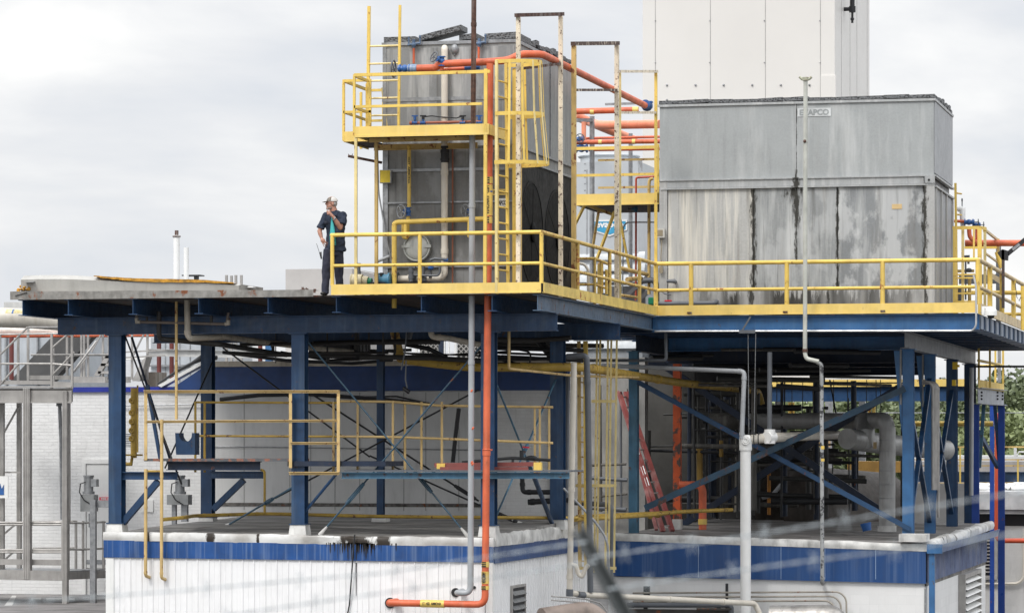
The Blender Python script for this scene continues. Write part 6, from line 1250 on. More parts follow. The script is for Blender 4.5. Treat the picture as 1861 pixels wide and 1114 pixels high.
MB().prism([P7(170, 683), P7(180, 683), P7(205, 640), P7(196, 640)], (0,.1,0)).prism([P7(240, 692), P7(254, 692), P7(266, 648), P7(258, 655)], (0,.4,0)).build('stringer', ALU, s2)
for i in range(3): MB().box(P7(178+i*5, 0).x, P7(202+i*3, 0).x, 72.5, 72.9, P7(0, 677-i*14).z-.04, P7(0, 677-i*14).z+.02).build('tread', ALU, s2)
for x_, y0_ in ((153, 615), (160, 600), (187, 604), (198, 604), (240, 604), (268, 604), (148, 605)): MB().bar(P7(x_, 690, .3), P7(x_, y0_-6, .3), .045, .045).build('post', ALU, s2)
for a_ in ((166, 640, 185, 605), (135, 675, 157, 650), (242, 646, 262, 606), (133, 646, 186, 644), (225, 640, 300, 636), (225, 650, 300, 646)): MB().bar(P7(a_[0], a_[1], .2), P7(a_[2], a_[3], .2), .03, .035).build('rail', ALU, s2)
# grey beam walkway behind
bw = T('pipe_bridge', 'pale grey channel beam crossing behind the left deck above the gable', 'beam', pY(400, 645, 76))
m = MB().chan(pY(267, 634, 76), pY(560, 640, 76), .17, .1).build('beam', paint('pale_beam_grey', (.50,.50,.49), .5, dirt=.2), bw)
for x_, y0_, y1_ in ((289, 622, 700), (312, 622, 688), (473, 620, 680), (21, 620, 690)):
    yy = 77 if x_ > 30 else 74
    O('standpipe', {289:'left one of the dark red standpipes behind the gable slope', 312:'right one of the dark red standpipes behind the gable slope', 473:'orange red standpipe under the sloping black drain', 21:'dark red standpipe behind the left aluminium railing'}[x_], 'pipe', MB().tube([pY(x_, y1_, yy), pY(x_, y0_-8, yy)], .055), paint('dark_red_pipe', (.15,.035,.03), .5, dirt=.3), group='red standpipes')
O('blue_post', 'blue steel post standing behind the sloping black drain', 'post', MB().box(X(482, 74), X(493, 74), 74, 74.15, 7, Z(622, 488, 74)), BLUL)
# white building, ducts and tanks on the far roof left
du = T('duct_house', 'pale ribbed sheet metal duct house with dark sloping underside behind the left railings', 'duct', pY(80, 700, 80))
P8 = lambda x, y, dy=0: pY(x, y, 80+dy)
SKY_G = paint('pale_blue_grey_sheet', (.46,.49,.52), .4, .15, var=.15, dirt=.15, streak=.2, scol=(.6,.6,.6))
MB().box(P8(-60, 0).x, P8(104, 0).x, 80, 84, 7.3, P8(0, 572).z).build('casing', SKY_G, du)
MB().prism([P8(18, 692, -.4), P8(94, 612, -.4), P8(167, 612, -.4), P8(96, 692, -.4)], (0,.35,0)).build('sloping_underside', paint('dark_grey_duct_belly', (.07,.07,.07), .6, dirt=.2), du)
MB().box(P8(11, 0).x, P8(14, 0).x, 79.9, 79.99, 7.3, P8(0, 590).z).box(P8(69, 0).x, P8(71, 0).x, 79.9, 79.99, 7.3, P8(0, 590).z).build('seam', GAL, du)
w1 = pipe('insulated_pipe', 'fat dented insulated pipe with a yellow marker at the left edge', [pY(-60, 575, 76), pY(60, 579, 76), pY(125, 584, 76)], .24, paint('grimy_cream_insulation', (.52,.49,.43), .5, .1, var=.2, streak=.3, scol=(.30,.25,.17), dirt=.2), .2, n=20)
o = MB().cyl(pY(13, 570, 75.9), pY(60, 573, 75.9), .115, 16).build('pipe_marker', paint('bleached_marker_yellow', (.62,.52,.22), .5, streak=.7, scol=(.7,.7,.65)), w1)
MB().cyl(pY(24, 570.6, 75.9), pY(27, 570.8, 75.9), .117, 16).build('blue_band', VBL, w1)
pipe('white_pipe', 'long white pipe with orange underside run behind the left railings', [pY(-60, 601, 77), pY(280, 602, 77)], .12, paint('white_pipe_paint', (.80,.76,.70), .4, dirt=.1), 0)
pipe('orange_pipe', 'long thin orange pipe just below the white one behind the left railings', [pY(-60, 611, 76.8), pY(280, 609, 76.8)], .045, ORA, 0)
O('roof_block', 'small pale grey block on the skyline above the insulated pipe', 'roof unit', MB().box(X(7, 95), X(42, 95), 95, 98, 8, Z(549, 20, 95)), paint('pale_grey_unit', (.55,.55,.53), .5))
wb = T('white_shed', 'white sheet metal shed standing behind the gable slope on the left', 'shed', pY(330, 700, 82))
P9 = lambda x, y: pY(x, y, 82)
MB().box(P9(274, 0).x, P9(372, 0).x, 82, 86, 7.3, P9(0, 616).z).build('wall', SKY_G, wb)
m = MB()
for x_ in (300, 326, 345): m.box(P9(x_, 0).x, P9(x_+1.5, 0).x, 81.98, 81.999, 7.4, P9(0, 620).z)
m.box(P9(274, 0).x, P9(372, 0).x, 81.9, 81.97, P9(0, 668).z, P9(0, 665).z); m.build('seam', GAL, wb)
gb = O('gate_box', 'brown weathered box beside the stair behind the blue column', 'box', MB().box(X(264, 73), X(282, 73), 73, 73.8, 7.3, Z(676, 270, 73)), paint('brown_box', (.20,.17,.14), .7, streak=.4, dirt=.4))
fb = T('far_shed', 'long pale sheds on the far skyline under the left deck', 'shed', pY(400, 690, 120))
Q = lambda x, y, Y=120: pY(x, y, Y)
m = MB().box(Q(130, 0).x, Q(300, 0).x, 120, 128, 0, Q(0, 652).z).box(Q(360, 0).x, Q(900, 0).x, 121, 130, 0, Q(0, 643).z); m.build('wall', paint('far_white_wall', (.62,.63,.65), .5, dirt=.05, var=.1), fb)
m = MB().box(Q(360, 0).x, Q(700, 0).x, 118, 118.4, Q(0, 668).z, Q(0, 662).z).box(Q(380, 0).x, Q(520, 0).x, 110, 110.4, Q(0, 668).z, Q(0, 664).z)
for x_ in (545, 562, 590, 655, 668): m.box(Q(x_, 0, 110).x, Q(x_+5, 0, 110).x, 110, 110.5, 0, Q(0, 640, 110).z)
m.build('post', WHT, fb)
# fenced equipment seen in the gap 740-880
fc = T('mesh_screen', 'dark diamond mesh screens between white pipes in the gap under the deck', 'screen', pY(800, 650, 78))
def meshm():
    t = NT('dark_diamond_mesh'); w1 = t.n('ShaderNodeTexWave', wave_type='BANDS', bands_direction='DIAGONAL'); w1.inputs['Scale'].default_value = 5; t.l(t.pos, w1.inputs['Vector'])
    m_ = t.n('ShaderNodeMapping'); m_.inputs['Scale'].default_value = (-1, 1, 1); t.l(t.pos, m_.inputs[0]); w2 = t.n('ShaderNodeTexWave', wave_type='BANDS', bands_direction='DIAGONAL'); w2.inputs['Scale'].default_value = 5; t.l(m_.outputs[0], w2.inputs['Vector'])
    f = t.math('MAXIMUM', t.rng(w1.outputs['Fac'], .75, .9), t.rng(w2.outputs['Fac'], .75, .9)); return t.fin(t.mix(f, (.015,.015,.014), (.33,.32,.30)), .6)
DM = meshm()
for a_, b_ in ((763, 796), (831, 852), (862, 880)): MB().box(X(a_, 78), X(b_, 78), 78, 78.05, 7, Z(618, a_, 78)).build('mesh_panel', DM, fc)
m = MB()
for a_, w_ in ((757, 5), (808, 3), (816, 3), (828, 5), (854, 4), (700, 8), (724, 6)): m.tube([pY(a_, 670, 77.5), pY(a_, 612, 77.5)], w_*.006, 8)
m.cyl(pY(780, 653, 77.4), pY(870, 654, 77.4), .03); m.build('post', WHT, fc)
O('blue_post', 'dark blue post between the two mesh screens', 'post', MB().box(X(797, 77.6), X(806, 77.6), 77.6, 77.8, 7, Z(610, 800, 77.6)), BLUD)
# roof items on the left skyline above the deck
for nm, lab, x_, y0_, w_, Y_ in (('vent_stack', 'tall white vent stack with rusty cap on the left skyline', 321, 428, .085, 85), ('vent_stack', 'shorter white vent stack beside the tall one', 338.5, 450, .07, 86)):
    v_ = T(nm, lab, 'vent', pY(x_, 545, Y_)); MB().tube([pY(x_, 545, Y_), pY(x_, y0_, Y_)], w_, 14).build('stack', WHT, v_)
    if x_ < 330: MB().cyl(pY(x_, 428, Y_), pY(x_, 419, Y_), .05).cyl(pY(x_, 431, Y_), pY(x_, 429, Y_), .11).build('cap', RUSTY, v_)
m = MB().box(X(331, 86), X(334, 86), 86.2, 86.4, 7, Z(500, 330, 86)).box(X(348, 86), X(353, 86), 86.2, 86.4, 7, Z(500, 350, 86)).box(X(328, 86), X(361, 86), 86.1, 86.5, Z(501, 345, 86), Z(499, 345, 86))
O('support_stand', 'dark steel stand with flat top behind the white vent stacks', 'stand', m, piece='post', mat=paint('dark_frame_grey', (.07,.07,.07), .6))
for k, (x_, y0_, lab) in enumerate(((411, 500, 'leftmost of four short grey stubs on the skyline'), (420, 501, 'second short grey stub, with a round valve before it'), (428, 500, 'third short grey stub on the skyline'), (438, 500, 'rightmost and thinnest short grey stub on the skyline'))):
    O('pipe_stub', lab, 'pipe', MB().box(X(x_-2, 80), X(x_+2, 80), 80, 80.06, 8, Z(y0_, x_, 80)), ALU, group='short grey stubs')
O('pale_roof_unit', 'big plain pale grey unit behind the man', 'roof unit', MB().box(X(519, 76), X(640, 76), 76, 78.5, 8, Z(489, 560, 76)).prism([(X(640, 76)+.001, 76, 8), (X(688, 76), 77.6, 8), (X(688, 76), 77.6, Z(505, 680, 77)), (X(640, 76)+.001, 76, Z(489, 640, 76))], (0,.8,0)), paint('pale_warm_grey_unit', (.50,.48,.46), .5, dirt=.08, var=.08))
O('white_sheeting', 'crumpled white sheet lying on the deck near the stubs', 'sheet', MB().ell((X(425, Y1+.8), Y1+.8, ZD+.2), .45, .3, .04, 14), WHT)
# ------------------------------------------------------------------ gear motors on posts at the door
GM = paint('motor_grey_cast', (.30,.31,.31), .45, .2, dirt=.3)
def gearmotor(x, y, Y_, label, s=1):
    t = T('gear_motor', label, 'motor', pY(x, y+60, Y_), 'grey geared motors at the doorway')
    c = pY(x, y, Y_); MB().cyl(c+V((0,0,.22)), c+V((0,0,-.12)), .10, 16).cyl(c+V((0,0,.24)), c+V((0,0,.20)), .115).cyl(c+V((0,0,-.10)), c+V((0,0,-.16)), .13).box(c.x+.08, c.x+.2, Y_-.08, Y_+.08, c.z+.0, c.z+.16).build('motor_body', GAL, t)
    if s > 0: MB().box(c.x-.14, c.x+.16, Y_-.12, Y_+.15, c.z-.52, c.z-.17).build('gearbox', GM, t)
    else: MB().box(c.x-.25, c.x+.22, Y_-.12, Y_+.15, c.z-.38, c.z-.17).cyl(c+V((-.02,-.13,-.27)), c+V((-.02,-.10,-.27)), .06).build('gearbox', GM, t)
    MB().tube([c+V((-.02,-.12,.1)), c+V((-.13,-.14,.06)), c+V((-.15,-.14,-.12)), c+V((-.05,-.14,-.28)), c+V((.12,-.13,-.38))], .012, 6).build('cable', BLK, t)
    return t
gearmotor(161, 884, 66.5, 'grey geared motor with looped black cable in front of the white door')
gearmotor(327, 884, 67, 'grey geared motor on a double post behind the lattice of ochre pipes', -1)
ps = T('steel_stand', 'galvanised post and arm holding the gear motor by the door', 'stand', pY(178, 1100, 66.3))
MB().chan(pY(173, 908, 66.3), pY(173, 1130, 66.3), .10, .12, up=(0,-1,0)).build('post', GAL, ps); MB().box(X(168, 66.3), X(202, 66.3), 66.4, 66.5, Z(922, 180, 66.3), Z(909, 180, 66.3)).build('arm', GAL, ps)
MB().box(X(194, 66.3), X(197, 66.3), 66.5, 66.6, 2.70, Z(920, 195, 66.3)).build('slim_post', GAL, ps)
ps2 = O('steel_stand', 'pair of galvanised legs under the second gear motor', 'stand', MB().box(X(312, 67), X(319, 67), 67, 67.1, 2.7, Z(904, 315, 67)).box(X(329, 67), X(340, 67), 67, 67.1, 4.4, Z(908, 335, 67)), GAL, piece='leg')
O('white_mark', 'worn white paint bars on the concrete floor at the bottom left', 'road marking', MB().prism([pZ(8, 1100, 2.704), pZ(22, 1082, 2.704), pZ(30, 1082, 2.704), pZ(22, 1100, 2.704)], (0,0,.003)).prism([pZ(57, 1090, 2.704), pZ(57, 1086, 2.704), pZ(75, 1086, 2.704), pZ(75, 1090, 2.704)], (0,0,.003)).prism([pZ(84, 1091, 2.704), pZ(84, 1086, 2.704), pZ(112, 1086, 2.704), pZ(112, 1091, 2.704)], (0,0,.003)).prism([pZ(120, 1091, 2.704), pZ(120, 1087, 2.704), pZ(136, 1087, 2.704), pZ(136, 1091, 2.704)], (0,0,.003)), paint('worn_white_marking', (.55,.54,.52), .8, rust=.4, rcol=(.2,.19,.18)), piece='bar')
# ------------------------------------------------------------------ under the right deck
ur_ = T('rusty_column', 'orange painted column flaking to black standing on the wet roof', 'column', pY(1230, 965, 76.5))
q = X(1231, 76.5)
MB().box(q-.085, q+.085, 76.4, 76.6, 4.1, 7.9).build('column', ORAR, ur_)
MB().box(q-.10, q+.10, 76.38, 76.62, 4.0, 4.3).build('white_boot', MEM, ur_)
oo = pipe('orange_pipe', 'thick orange pipe hooking out of the flaking column down to the roof', [pY(1235, 881, 76.4), pY(1272, 881, 76.4), pY(1277, 890, 76.4), pY(1277, 962, 76.4)], .09, ORA, .14, coll=[(2, .8)], cmat=YEL)
ip = T('insulated_pipe', 'fat silver insulated pipe run with elbow and riser down to the wet roof', 'pipe', pY(1612, 972, 78))
MB().tube([pY(1300, 766, 80.5), pY(1560, 764, 80), pY(1608, 764, 78), pY(1613, 780, 78), pY(1612, 960, 78)], .19, 24, .3).build('pipe_run', INS, ip)
MB().cyl(pY(1612, 955, 78), pY(1612, 978, 78), .22, 24).build('white_boot', MEM, ip)
m = MB()
for y_ in (800, 820, 855, 880, 905, 930): MB().torus(pY(1612, y_, 78), (0,0,1), .192, .006, 24, 4).build('jacket_band', GAL, ip)
MB().tube([pY(1574, 764, 79), pY(1572, 790, 78.5), pY(1578, 815, 78.5)], .2, 16).build('tee_branch', INS, ip)
tk = T('insulated_vessel', 'large silver insulated drum with flat round end in front of the insulated riser', 'vessel', pY(1540, 800, 78.8))
MB().tube([pY(1540, 797, 77.8), pY(1600, 806, 79.5), pY(1720, 818, 82)], .245, 28).build('drum', INS, tk)
MB().box(X(1588, 78.2), X(1594, 78.2), 78.1, 78.15, Z(815, 1590, 78.2), Z(803, 1590, 78.2)).build('tan_label', paint('tan_sticker', (.62,.45,.22)), tk)
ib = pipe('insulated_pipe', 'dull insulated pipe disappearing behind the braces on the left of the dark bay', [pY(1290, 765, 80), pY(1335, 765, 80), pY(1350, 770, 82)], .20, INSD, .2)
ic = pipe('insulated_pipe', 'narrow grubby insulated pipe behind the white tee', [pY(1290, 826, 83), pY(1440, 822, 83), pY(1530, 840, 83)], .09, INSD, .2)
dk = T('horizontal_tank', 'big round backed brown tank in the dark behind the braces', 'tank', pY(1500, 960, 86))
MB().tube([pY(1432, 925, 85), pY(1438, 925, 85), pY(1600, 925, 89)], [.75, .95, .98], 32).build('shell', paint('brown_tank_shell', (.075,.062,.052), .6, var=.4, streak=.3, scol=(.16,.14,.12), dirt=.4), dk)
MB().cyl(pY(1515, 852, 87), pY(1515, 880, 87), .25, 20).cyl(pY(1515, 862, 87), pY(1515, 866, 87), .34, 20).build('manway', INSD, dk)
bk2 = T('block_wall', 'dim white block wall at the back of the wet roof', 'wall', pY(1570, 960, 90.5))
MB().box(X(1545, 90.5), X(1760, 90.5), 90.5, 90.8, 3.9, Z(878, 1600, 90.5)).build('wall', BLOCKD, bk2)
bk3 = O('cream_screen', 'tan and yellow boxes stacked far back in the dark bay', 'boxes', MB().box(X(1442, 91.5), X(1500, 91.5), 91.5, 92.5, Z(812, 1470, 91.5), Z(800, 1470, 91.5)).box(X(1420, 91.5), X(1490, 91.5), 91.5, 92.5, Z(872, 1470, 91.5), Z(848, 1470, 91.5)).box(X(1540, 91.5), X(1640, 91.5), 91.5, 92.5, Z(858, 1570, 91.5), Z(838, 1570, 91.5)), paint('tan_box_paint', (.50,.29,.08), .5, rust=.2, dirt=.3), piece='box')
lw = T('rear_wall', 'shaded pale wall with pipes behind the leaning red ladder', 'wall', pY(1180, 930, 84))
MB().box(X(1172, 79)-.8, X(1262, 82), 82, 82.3, 3.9, 7.9).build('wall', paint('shaded_concrete', (.075,.073,.068), .8, var=.4, vs=1, streak=.3, scol=(.06,.06,.055), dirt=.6), lw)  # pale wall coloured near-black, the bay's shade is in its colour
MB().box(X(1225, 86), X(1475, 86), 86, 86.4, 3.9, 6.3).box(X(1225, 86), X(1395, 86), 86, 86.4, 6.301, 8.15).build('shade_backdrop', paint('bay_shade_sheet', (.02,.019,.018), .7, var=.5, dirt=.3), lw)  # added backdrop; its near-black stands in for deep shade in the bay
for k_q, (a_, b_, c_, d_, r_) in enumerate(((1076, 845, 1138, 843, .035), (1072, 868, 1140, 872, .05), (1078, 903, 1140, 897, .03), (1075, 922, 1138, 926, .06), (1090, 700, 1092, 930, .04), (1128, 720, 1129, 925, .03))):
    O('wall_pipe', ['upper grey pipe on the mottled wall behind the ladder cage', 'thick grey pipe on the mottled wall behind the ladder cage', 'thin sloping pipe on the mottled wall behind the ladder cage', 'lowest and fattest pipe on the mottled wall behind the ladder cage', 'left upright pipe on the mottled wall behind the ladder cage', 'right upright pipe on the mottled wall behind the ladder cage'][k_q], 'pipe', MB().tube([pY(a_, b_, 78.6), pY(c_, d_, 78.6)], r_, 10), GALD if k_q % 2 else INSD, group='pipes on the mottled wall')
# dim pipe forest in the dark bay, its shade put into the pipe colours
PC_ = None
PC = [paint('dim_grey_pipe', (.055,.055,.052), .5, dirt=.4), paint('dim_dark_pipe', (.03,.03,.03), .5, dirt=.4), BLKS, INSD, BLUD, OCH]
rng = random.Random(11)
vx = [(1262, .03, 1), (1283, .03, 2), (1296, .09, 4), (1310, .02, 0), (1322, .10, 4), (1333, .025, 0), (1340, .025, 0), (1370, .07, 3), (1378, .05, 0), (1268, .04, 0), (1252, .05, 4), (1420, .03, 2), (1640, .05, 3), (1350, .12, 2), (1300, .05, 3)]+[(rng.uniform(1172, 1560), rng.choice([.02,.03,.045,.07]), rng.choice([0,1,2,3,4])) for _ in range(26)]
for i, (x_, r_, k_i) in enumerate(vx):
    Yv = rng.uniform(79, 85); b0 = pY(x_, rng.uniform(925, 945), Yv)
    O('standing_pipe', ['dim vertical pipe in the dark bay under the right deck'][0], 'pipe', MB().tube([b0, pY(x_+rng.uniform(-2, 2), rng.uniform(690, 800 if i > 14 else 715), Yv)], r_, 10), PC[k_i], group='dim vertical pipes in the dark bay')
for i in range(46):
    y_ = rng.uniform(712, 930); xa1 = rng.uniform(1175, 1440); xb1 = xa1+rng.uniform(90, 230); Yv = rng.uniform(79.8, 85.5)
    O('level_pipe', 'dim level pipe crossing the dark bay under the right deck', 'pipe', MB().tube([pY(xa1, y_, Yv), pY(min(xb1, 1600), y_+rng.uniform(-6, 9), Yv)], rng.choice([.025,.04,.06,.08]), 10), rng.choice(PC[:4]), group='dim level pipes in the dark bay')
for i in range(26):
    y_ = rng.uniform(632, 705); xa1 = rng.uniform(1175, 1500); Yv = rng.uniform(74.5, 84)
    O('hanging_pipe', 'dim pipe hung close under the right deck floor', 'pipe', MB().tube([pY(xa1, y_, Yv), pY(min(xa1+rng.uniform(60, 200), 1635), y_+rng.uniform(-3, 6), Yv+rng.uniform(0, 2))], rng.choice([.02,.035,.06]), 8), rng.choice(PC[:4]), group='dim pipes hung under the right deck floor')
m = MB().tube([pY(1311, 800, 80), pY(1311, 830, 80)], .05).tube([pY(1271, 810, 80.2), pY(1272, 885, 80.2)], .08); o = O('amber_pipe', 'short amber yellow pipe pieces in the dark bay left of the white tee', 'pipe', m, paint('amber_pipe', (.30,.18,.03), .5, dirt=.3), piece='pipe_run')
O('amber_pipe', 'thin bright amber standpipe right of the thick white pipe', 'pipe', MB().tube([pY(1397.5, 935, 84), pY(1397.5, 850, 84)], .045), paint('bright_amber', (.55,.22,.03), .5, dirt=.2))
O('white_pipe', 'slim white standpipe behind the upper brace', 'pipe', MB().tube([pY(1337, 930, 83), pY(1337, 715, 83)], .05), CRE)
O('grey_pipe', 'grey plastic pipe curving up to the right near the tank', 'pipe', MB().tube([pY(1385, 905, 82), pY(1405, 898, 82), pY(1420, 880, 82)], .05), GALP)
O('white_pipe', 'white pipe end lying in the gap behind the amber standpipe', 'pipe', MB().cyl(pY(1387, 853, 90), pY(1415, 853, 90), .08), WHT)
O('blue_bucket', 'small bright blue bucket on the wet roof by the insulated riser', 'bucket', MB().tube([pY(1576, 964, 76.5), pY(1573, 950, 76.5)], [.10, .13]), VBL)
tu = T('bent_tubes', 'bundle of bent galvanised conduits between the right blue columns', 'conduit', pY(1694, 960, 76))
for i in range(5): MB().tube([pY(1676, 692+i*1.5, 76+i*.15), pY(1688+i*2.4, 694, 76+i*.15), pY(1695+i*2.6, 702, 76+i*.15), pY(1695+i*2.6, 890 if i < 4 else 940, 76+i*.15)], .028, 8, .25).build('conduit', ALU, tu)
O('grey_downpipe', 'grey downpipe with rusty foot beside the back blue columns', 'pipe', MB().tube([pY(1766, 668, 84), pY(1765, 900, 84)], .055), GALP)
O('dark_cable_tray', 'dark rail leaving the right deck girder out of the picture', 'rail', MB().bar(pY(1770, 666, 86), pY(2020, 666, 86), .05, .055), BLKS)
hw = T('wheel_valve', 'round wheel valve right of the insulated elbow', 'valve', pY(1650, 760, 78)); valve(hw, pY(1650, 764, 78.2), (1,0,0), (0,-1,.2), .11, INSD, .16, BLKS)
O('yellow_level_pipe', 'yellow level pipe behind the right blue columns', 'pipe', MB().tube([pY(1660, 770, 90), pY(1805, 770, 90)], .07), YEL)
cr_ = paint('crane_yellow_plate', (.75,.50,.03), .45, dirt=.2)
yb_ = T('yellow_bracket', 'two yellow plates under the deck between the right blue columns', 'bracket', pY(1738, 665, 80)); MB().box(X(1731, 80), X(1740, 80), 80, 80.1, Z(671, 1735, 80), Z(658, 1735, 80)).box(X(1730, 80), X(1737, 80), 80, 80.1, Z(701, 1735, 80), Z(690, 1735, 80)).cyl(pY(1740, 665, 80), pY(1744, 665, 80), .03).build('plate', cr_, yb_)
# ------------------------------------------------------------------ bottom right foreground pipes against building 2
lt = T('pipe_rack', 'pair of slotted steel channels carrying thin level pipes on the white block wall', 'pipe rack', pY(1230, 1100, YF-.3))
MB().box(X(1173, YF), X(1180, YF), YF-.22, YF-.16, Z(1110, 1176, YF), Z(1064, 1176, YF)).box(X(1180.5, YF), X(1184, YF), YF-.26, YF-.16, Z(1082, 1182, YF), Z(1064, 1182, YF)).box(X(1321.5, YF), X(1326, YF), YF-.22, YF-.16, Z(1114, 1323, YF), Z(1059, 1323, YF)).build('slotted_channel', BLKS, lt)
for k, (y_, r_) in enumerate(((1075, .02), (1083, .02), (1091, .022))):
    xe = 1538-k*10; MB().tube([pY(1150, y_+2, YF-.3), pY(xe-12, y_, YF-.3), pY(xe, y_+12, YF-.3), pY(xe+1, 1140, YF-.3)], r_, 8, .3).build('thin_pipe', paint('thin_pipe_tan', (.36,.33,.28), .5, .2, rust=.2, dirt=.3), lt)
bd = T('insulated_duct', 'fat stained silver duct low against the white block wall', 'duct', pY(1450, 1114, YF-.7))
MB().tube([pY(1400, 1122, YF-.9), pY(1512, 1120, YF-.9), pY(1525, 1135, YF-.9)], .26, 24, .2).build('duct', paint('stained_bright_jacket', (.46,.44,.41), .35, .4, var=.4, vs=3, streak=.4, scol=(.1,.09,.08), dirt=.4), bd)
b4 = O('brown_duct', 'fat brownish duct bending at the bottom beside the blurred fence arm', 'duct', MB().tube([pY(985, 1125, 61.8), pY(1070, 1112, 62.5), pY(1095, 1135, 62.5)], .22, 22, .3), paint('brown_duct_jacket', (.25,.20,.17), .6, .1, var=.3, dirt=.4, bump=.3))
gb2 = pipe('drain_pipe', 'dark grey drain along the bottom of the white block wall', [pY(1140, 1099, YF-.45), pY(1325, 1099, YF-.45), pY(1329, 1103, YF-.45), pY(1329, 1140, YF-.45)], .055, GALD, .1, coll=[(0, .05), (0, .9)])
dd2 = O('dark_yard', 'dark clutter of grimy steel low beneath the cream pipe run', 'steelwork', MB().box(X(1150, YF), X(1330, YF), YF-.40, YF-.2, 1.8, Z(1106, 1250, YF)).bar(pY(1266, 1106, YF-.5), pY(1330, 1106, YF-.5), .04, .04), paint('grimy_steel', (.06,.055,.05), .7, rust=.3, dirt=.2))
# ------------------------------------------------------------------ far right background
rb2 = T('rear_building', 'white block building with dark louvre seen between the right columns', 'building', pY(1830, 1114, 93))
Yb = 97.0
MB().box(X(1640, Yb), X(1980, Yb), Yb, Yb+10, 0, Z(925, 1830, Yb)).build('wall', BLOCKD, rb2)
MB().box(X(1640, Yb), X(1980, Yb), Yb-.5, Yb-.001, Z(925, 1830, Yb), Z(897, 1830, Yb)).box(X(1640, Yb), X(1980, Yb), Yb-.3, Yb+4, Z(897, 1830, Yb)+.001, Z(893, 1830, Yb)).box(X(1775, Yb), X(1980, Yb), Yb-.4, Yb-.001, Z(933, 1830, Yb), Z(926, 1830, Yb)).build('eaves_band', paint('pale_grey_eaves', (.50,.50,.50), .5, dirt=.3), rb2)
MB().box(X(1775, Yb), X(1980, Yb), Yb-.02, Yb-.001, Z(955, 1830, Yb), Z(934, 1830, Yb)).build('dark_band', BLK, rb2)
l2 = MB().box(X(1772, Yb), X(1812, Yb), Yb-.05, Yb-.03, Z(1048, 1790, Yb), Z(955, 1790, Yb)).build('louvre_vent', BLK, rb2)
m = MB()
for i in range(13): zz_ = Z(962+i*6.3, 1790, Yb); m.add([(X(1772, Yb), Yb-.14, zz_-.03), (X(1803, Yb), Yb-.14, zz_-.03), (X(1803, Yb), Yb-.06, zz_+.02), (X(1772, Yb), Yb-.06, zz_+.02)], [(0,1,2,3)])
m.box(X(1804, Yb), X(1813, Yb), Yb-.16, Yb-.06, Z(1050, 1790, Yb), Z(950, 1790, Yb)).box(X(1772, Yb), X(1813, Yb), Yb-.2, Yb-.051, Z(1052, 1790, Yb), Z(1045, 1790, Yb)); m.build('louvre_blade', ALU, l2, smooth=False)
cd_ = MB().tube([pY(1772, 1060, Yb-.1), pY(1850, 1060, Yb-.1), pY(1861, 1050, Yb-.1), pY(1861, 960, Yb-.1)], .04, 8, .4).build('wall_conduit', CRE, rb2)
ro = pipe('orange_pipe', 'red orange pipe running down by the far right column and off the edge', [pY(1812.5, 750, 95), pY(1811.5, 975, 95), pY(1818, 982, 95), pY(2000, 983, 95)], .07, paint('red_orange_pipe', (.55,.08,.03), .5, dirt=.2), .15)
fp2 = T('far_platform', 'blue beam with thin yellow railings far behind at the right edge', 'platform', pY(1830, 870, 110))
MB().ibeam((X(1640, 112), 112, Z(857, 1800, 112)), (X(1990, 112), 112, Z(857, 1800, 112)), .34, .2).build('beam', BLU, fp2)
MB().bar(pY(1640, 879, 111), pY(1990, 877, 111), .05, .07).bar(pY(1640, 846, 111), pY(1990, 846, 111), .04, .04).bar(pY(1640, 835, 111), pY(1990, 835, 111), .03, .04).bar(pY(1640, 812, 109), pY(1990, 812, 109), .04, .05).build('rail', YELO, fp2)
for x_ in (1745, 1806, 1850): MB().bar(pY(x_, 880, 110.9), pY(x_, 812 if x_ < 1840 else 835, 110.9), .05, .05).build('post', YEL, fp2)
wr = T('far_white_unit', 'long white roofed unit beyond the far yellow railings', 'roof unit', pY(1800, 850, 120))
MB().box(X(1650, 118), X(2000, 118), 118, 124, 3, Z(828, 1800, 118)).build('roof', WHT, wr); MB().box(X(1650, 118), X(2000, 118), 117.9, 117.99, 3, Z(838, 1800, 118)).build('wall', paint('tan_grey_wall', (.50,.47,.44), .5), wr)
m = MB(); rn = random.Random(3)
for i in range(26): x_ = rn.uniform(1775, 1900); m.tube([pY(x_, rn.uniform(880, 893), 99+rn.uniform(0, 6)), pY(x_+rn.uniform(5, 30), rn.uniform(880, 893), 99+rn.uniform(0, 6))], rn.uniform(.03, .1), 8)
m.ell(pY(1786, 887, 98.6), .16, .16, .12).ell(pY(1850, 888, 98.6), .2, .16, .1); O('roof_pipes', 'jumble of white pipes on the rear building roof at the right edge', 'pipes', m, WHT, piece='roof_pipe')
O('power_line', 'thin pale wire across the trees at the right edge', 'wire', MB().tube([pD(1500, 750, 140), pD(2300, 750, 140)], .018, 5), GAL)
O('lamp_pole', 'small white pole with bent arm on the far white unit', 'pole', MB().tube([pY(1845, 830, 117.5), pY(1845, 812, 117.5)], .05).tube([pY(1848, 828, 117.5), pY(1852, 821, 117.5), pY(1875, 822, 117.5)], .025), WHT)
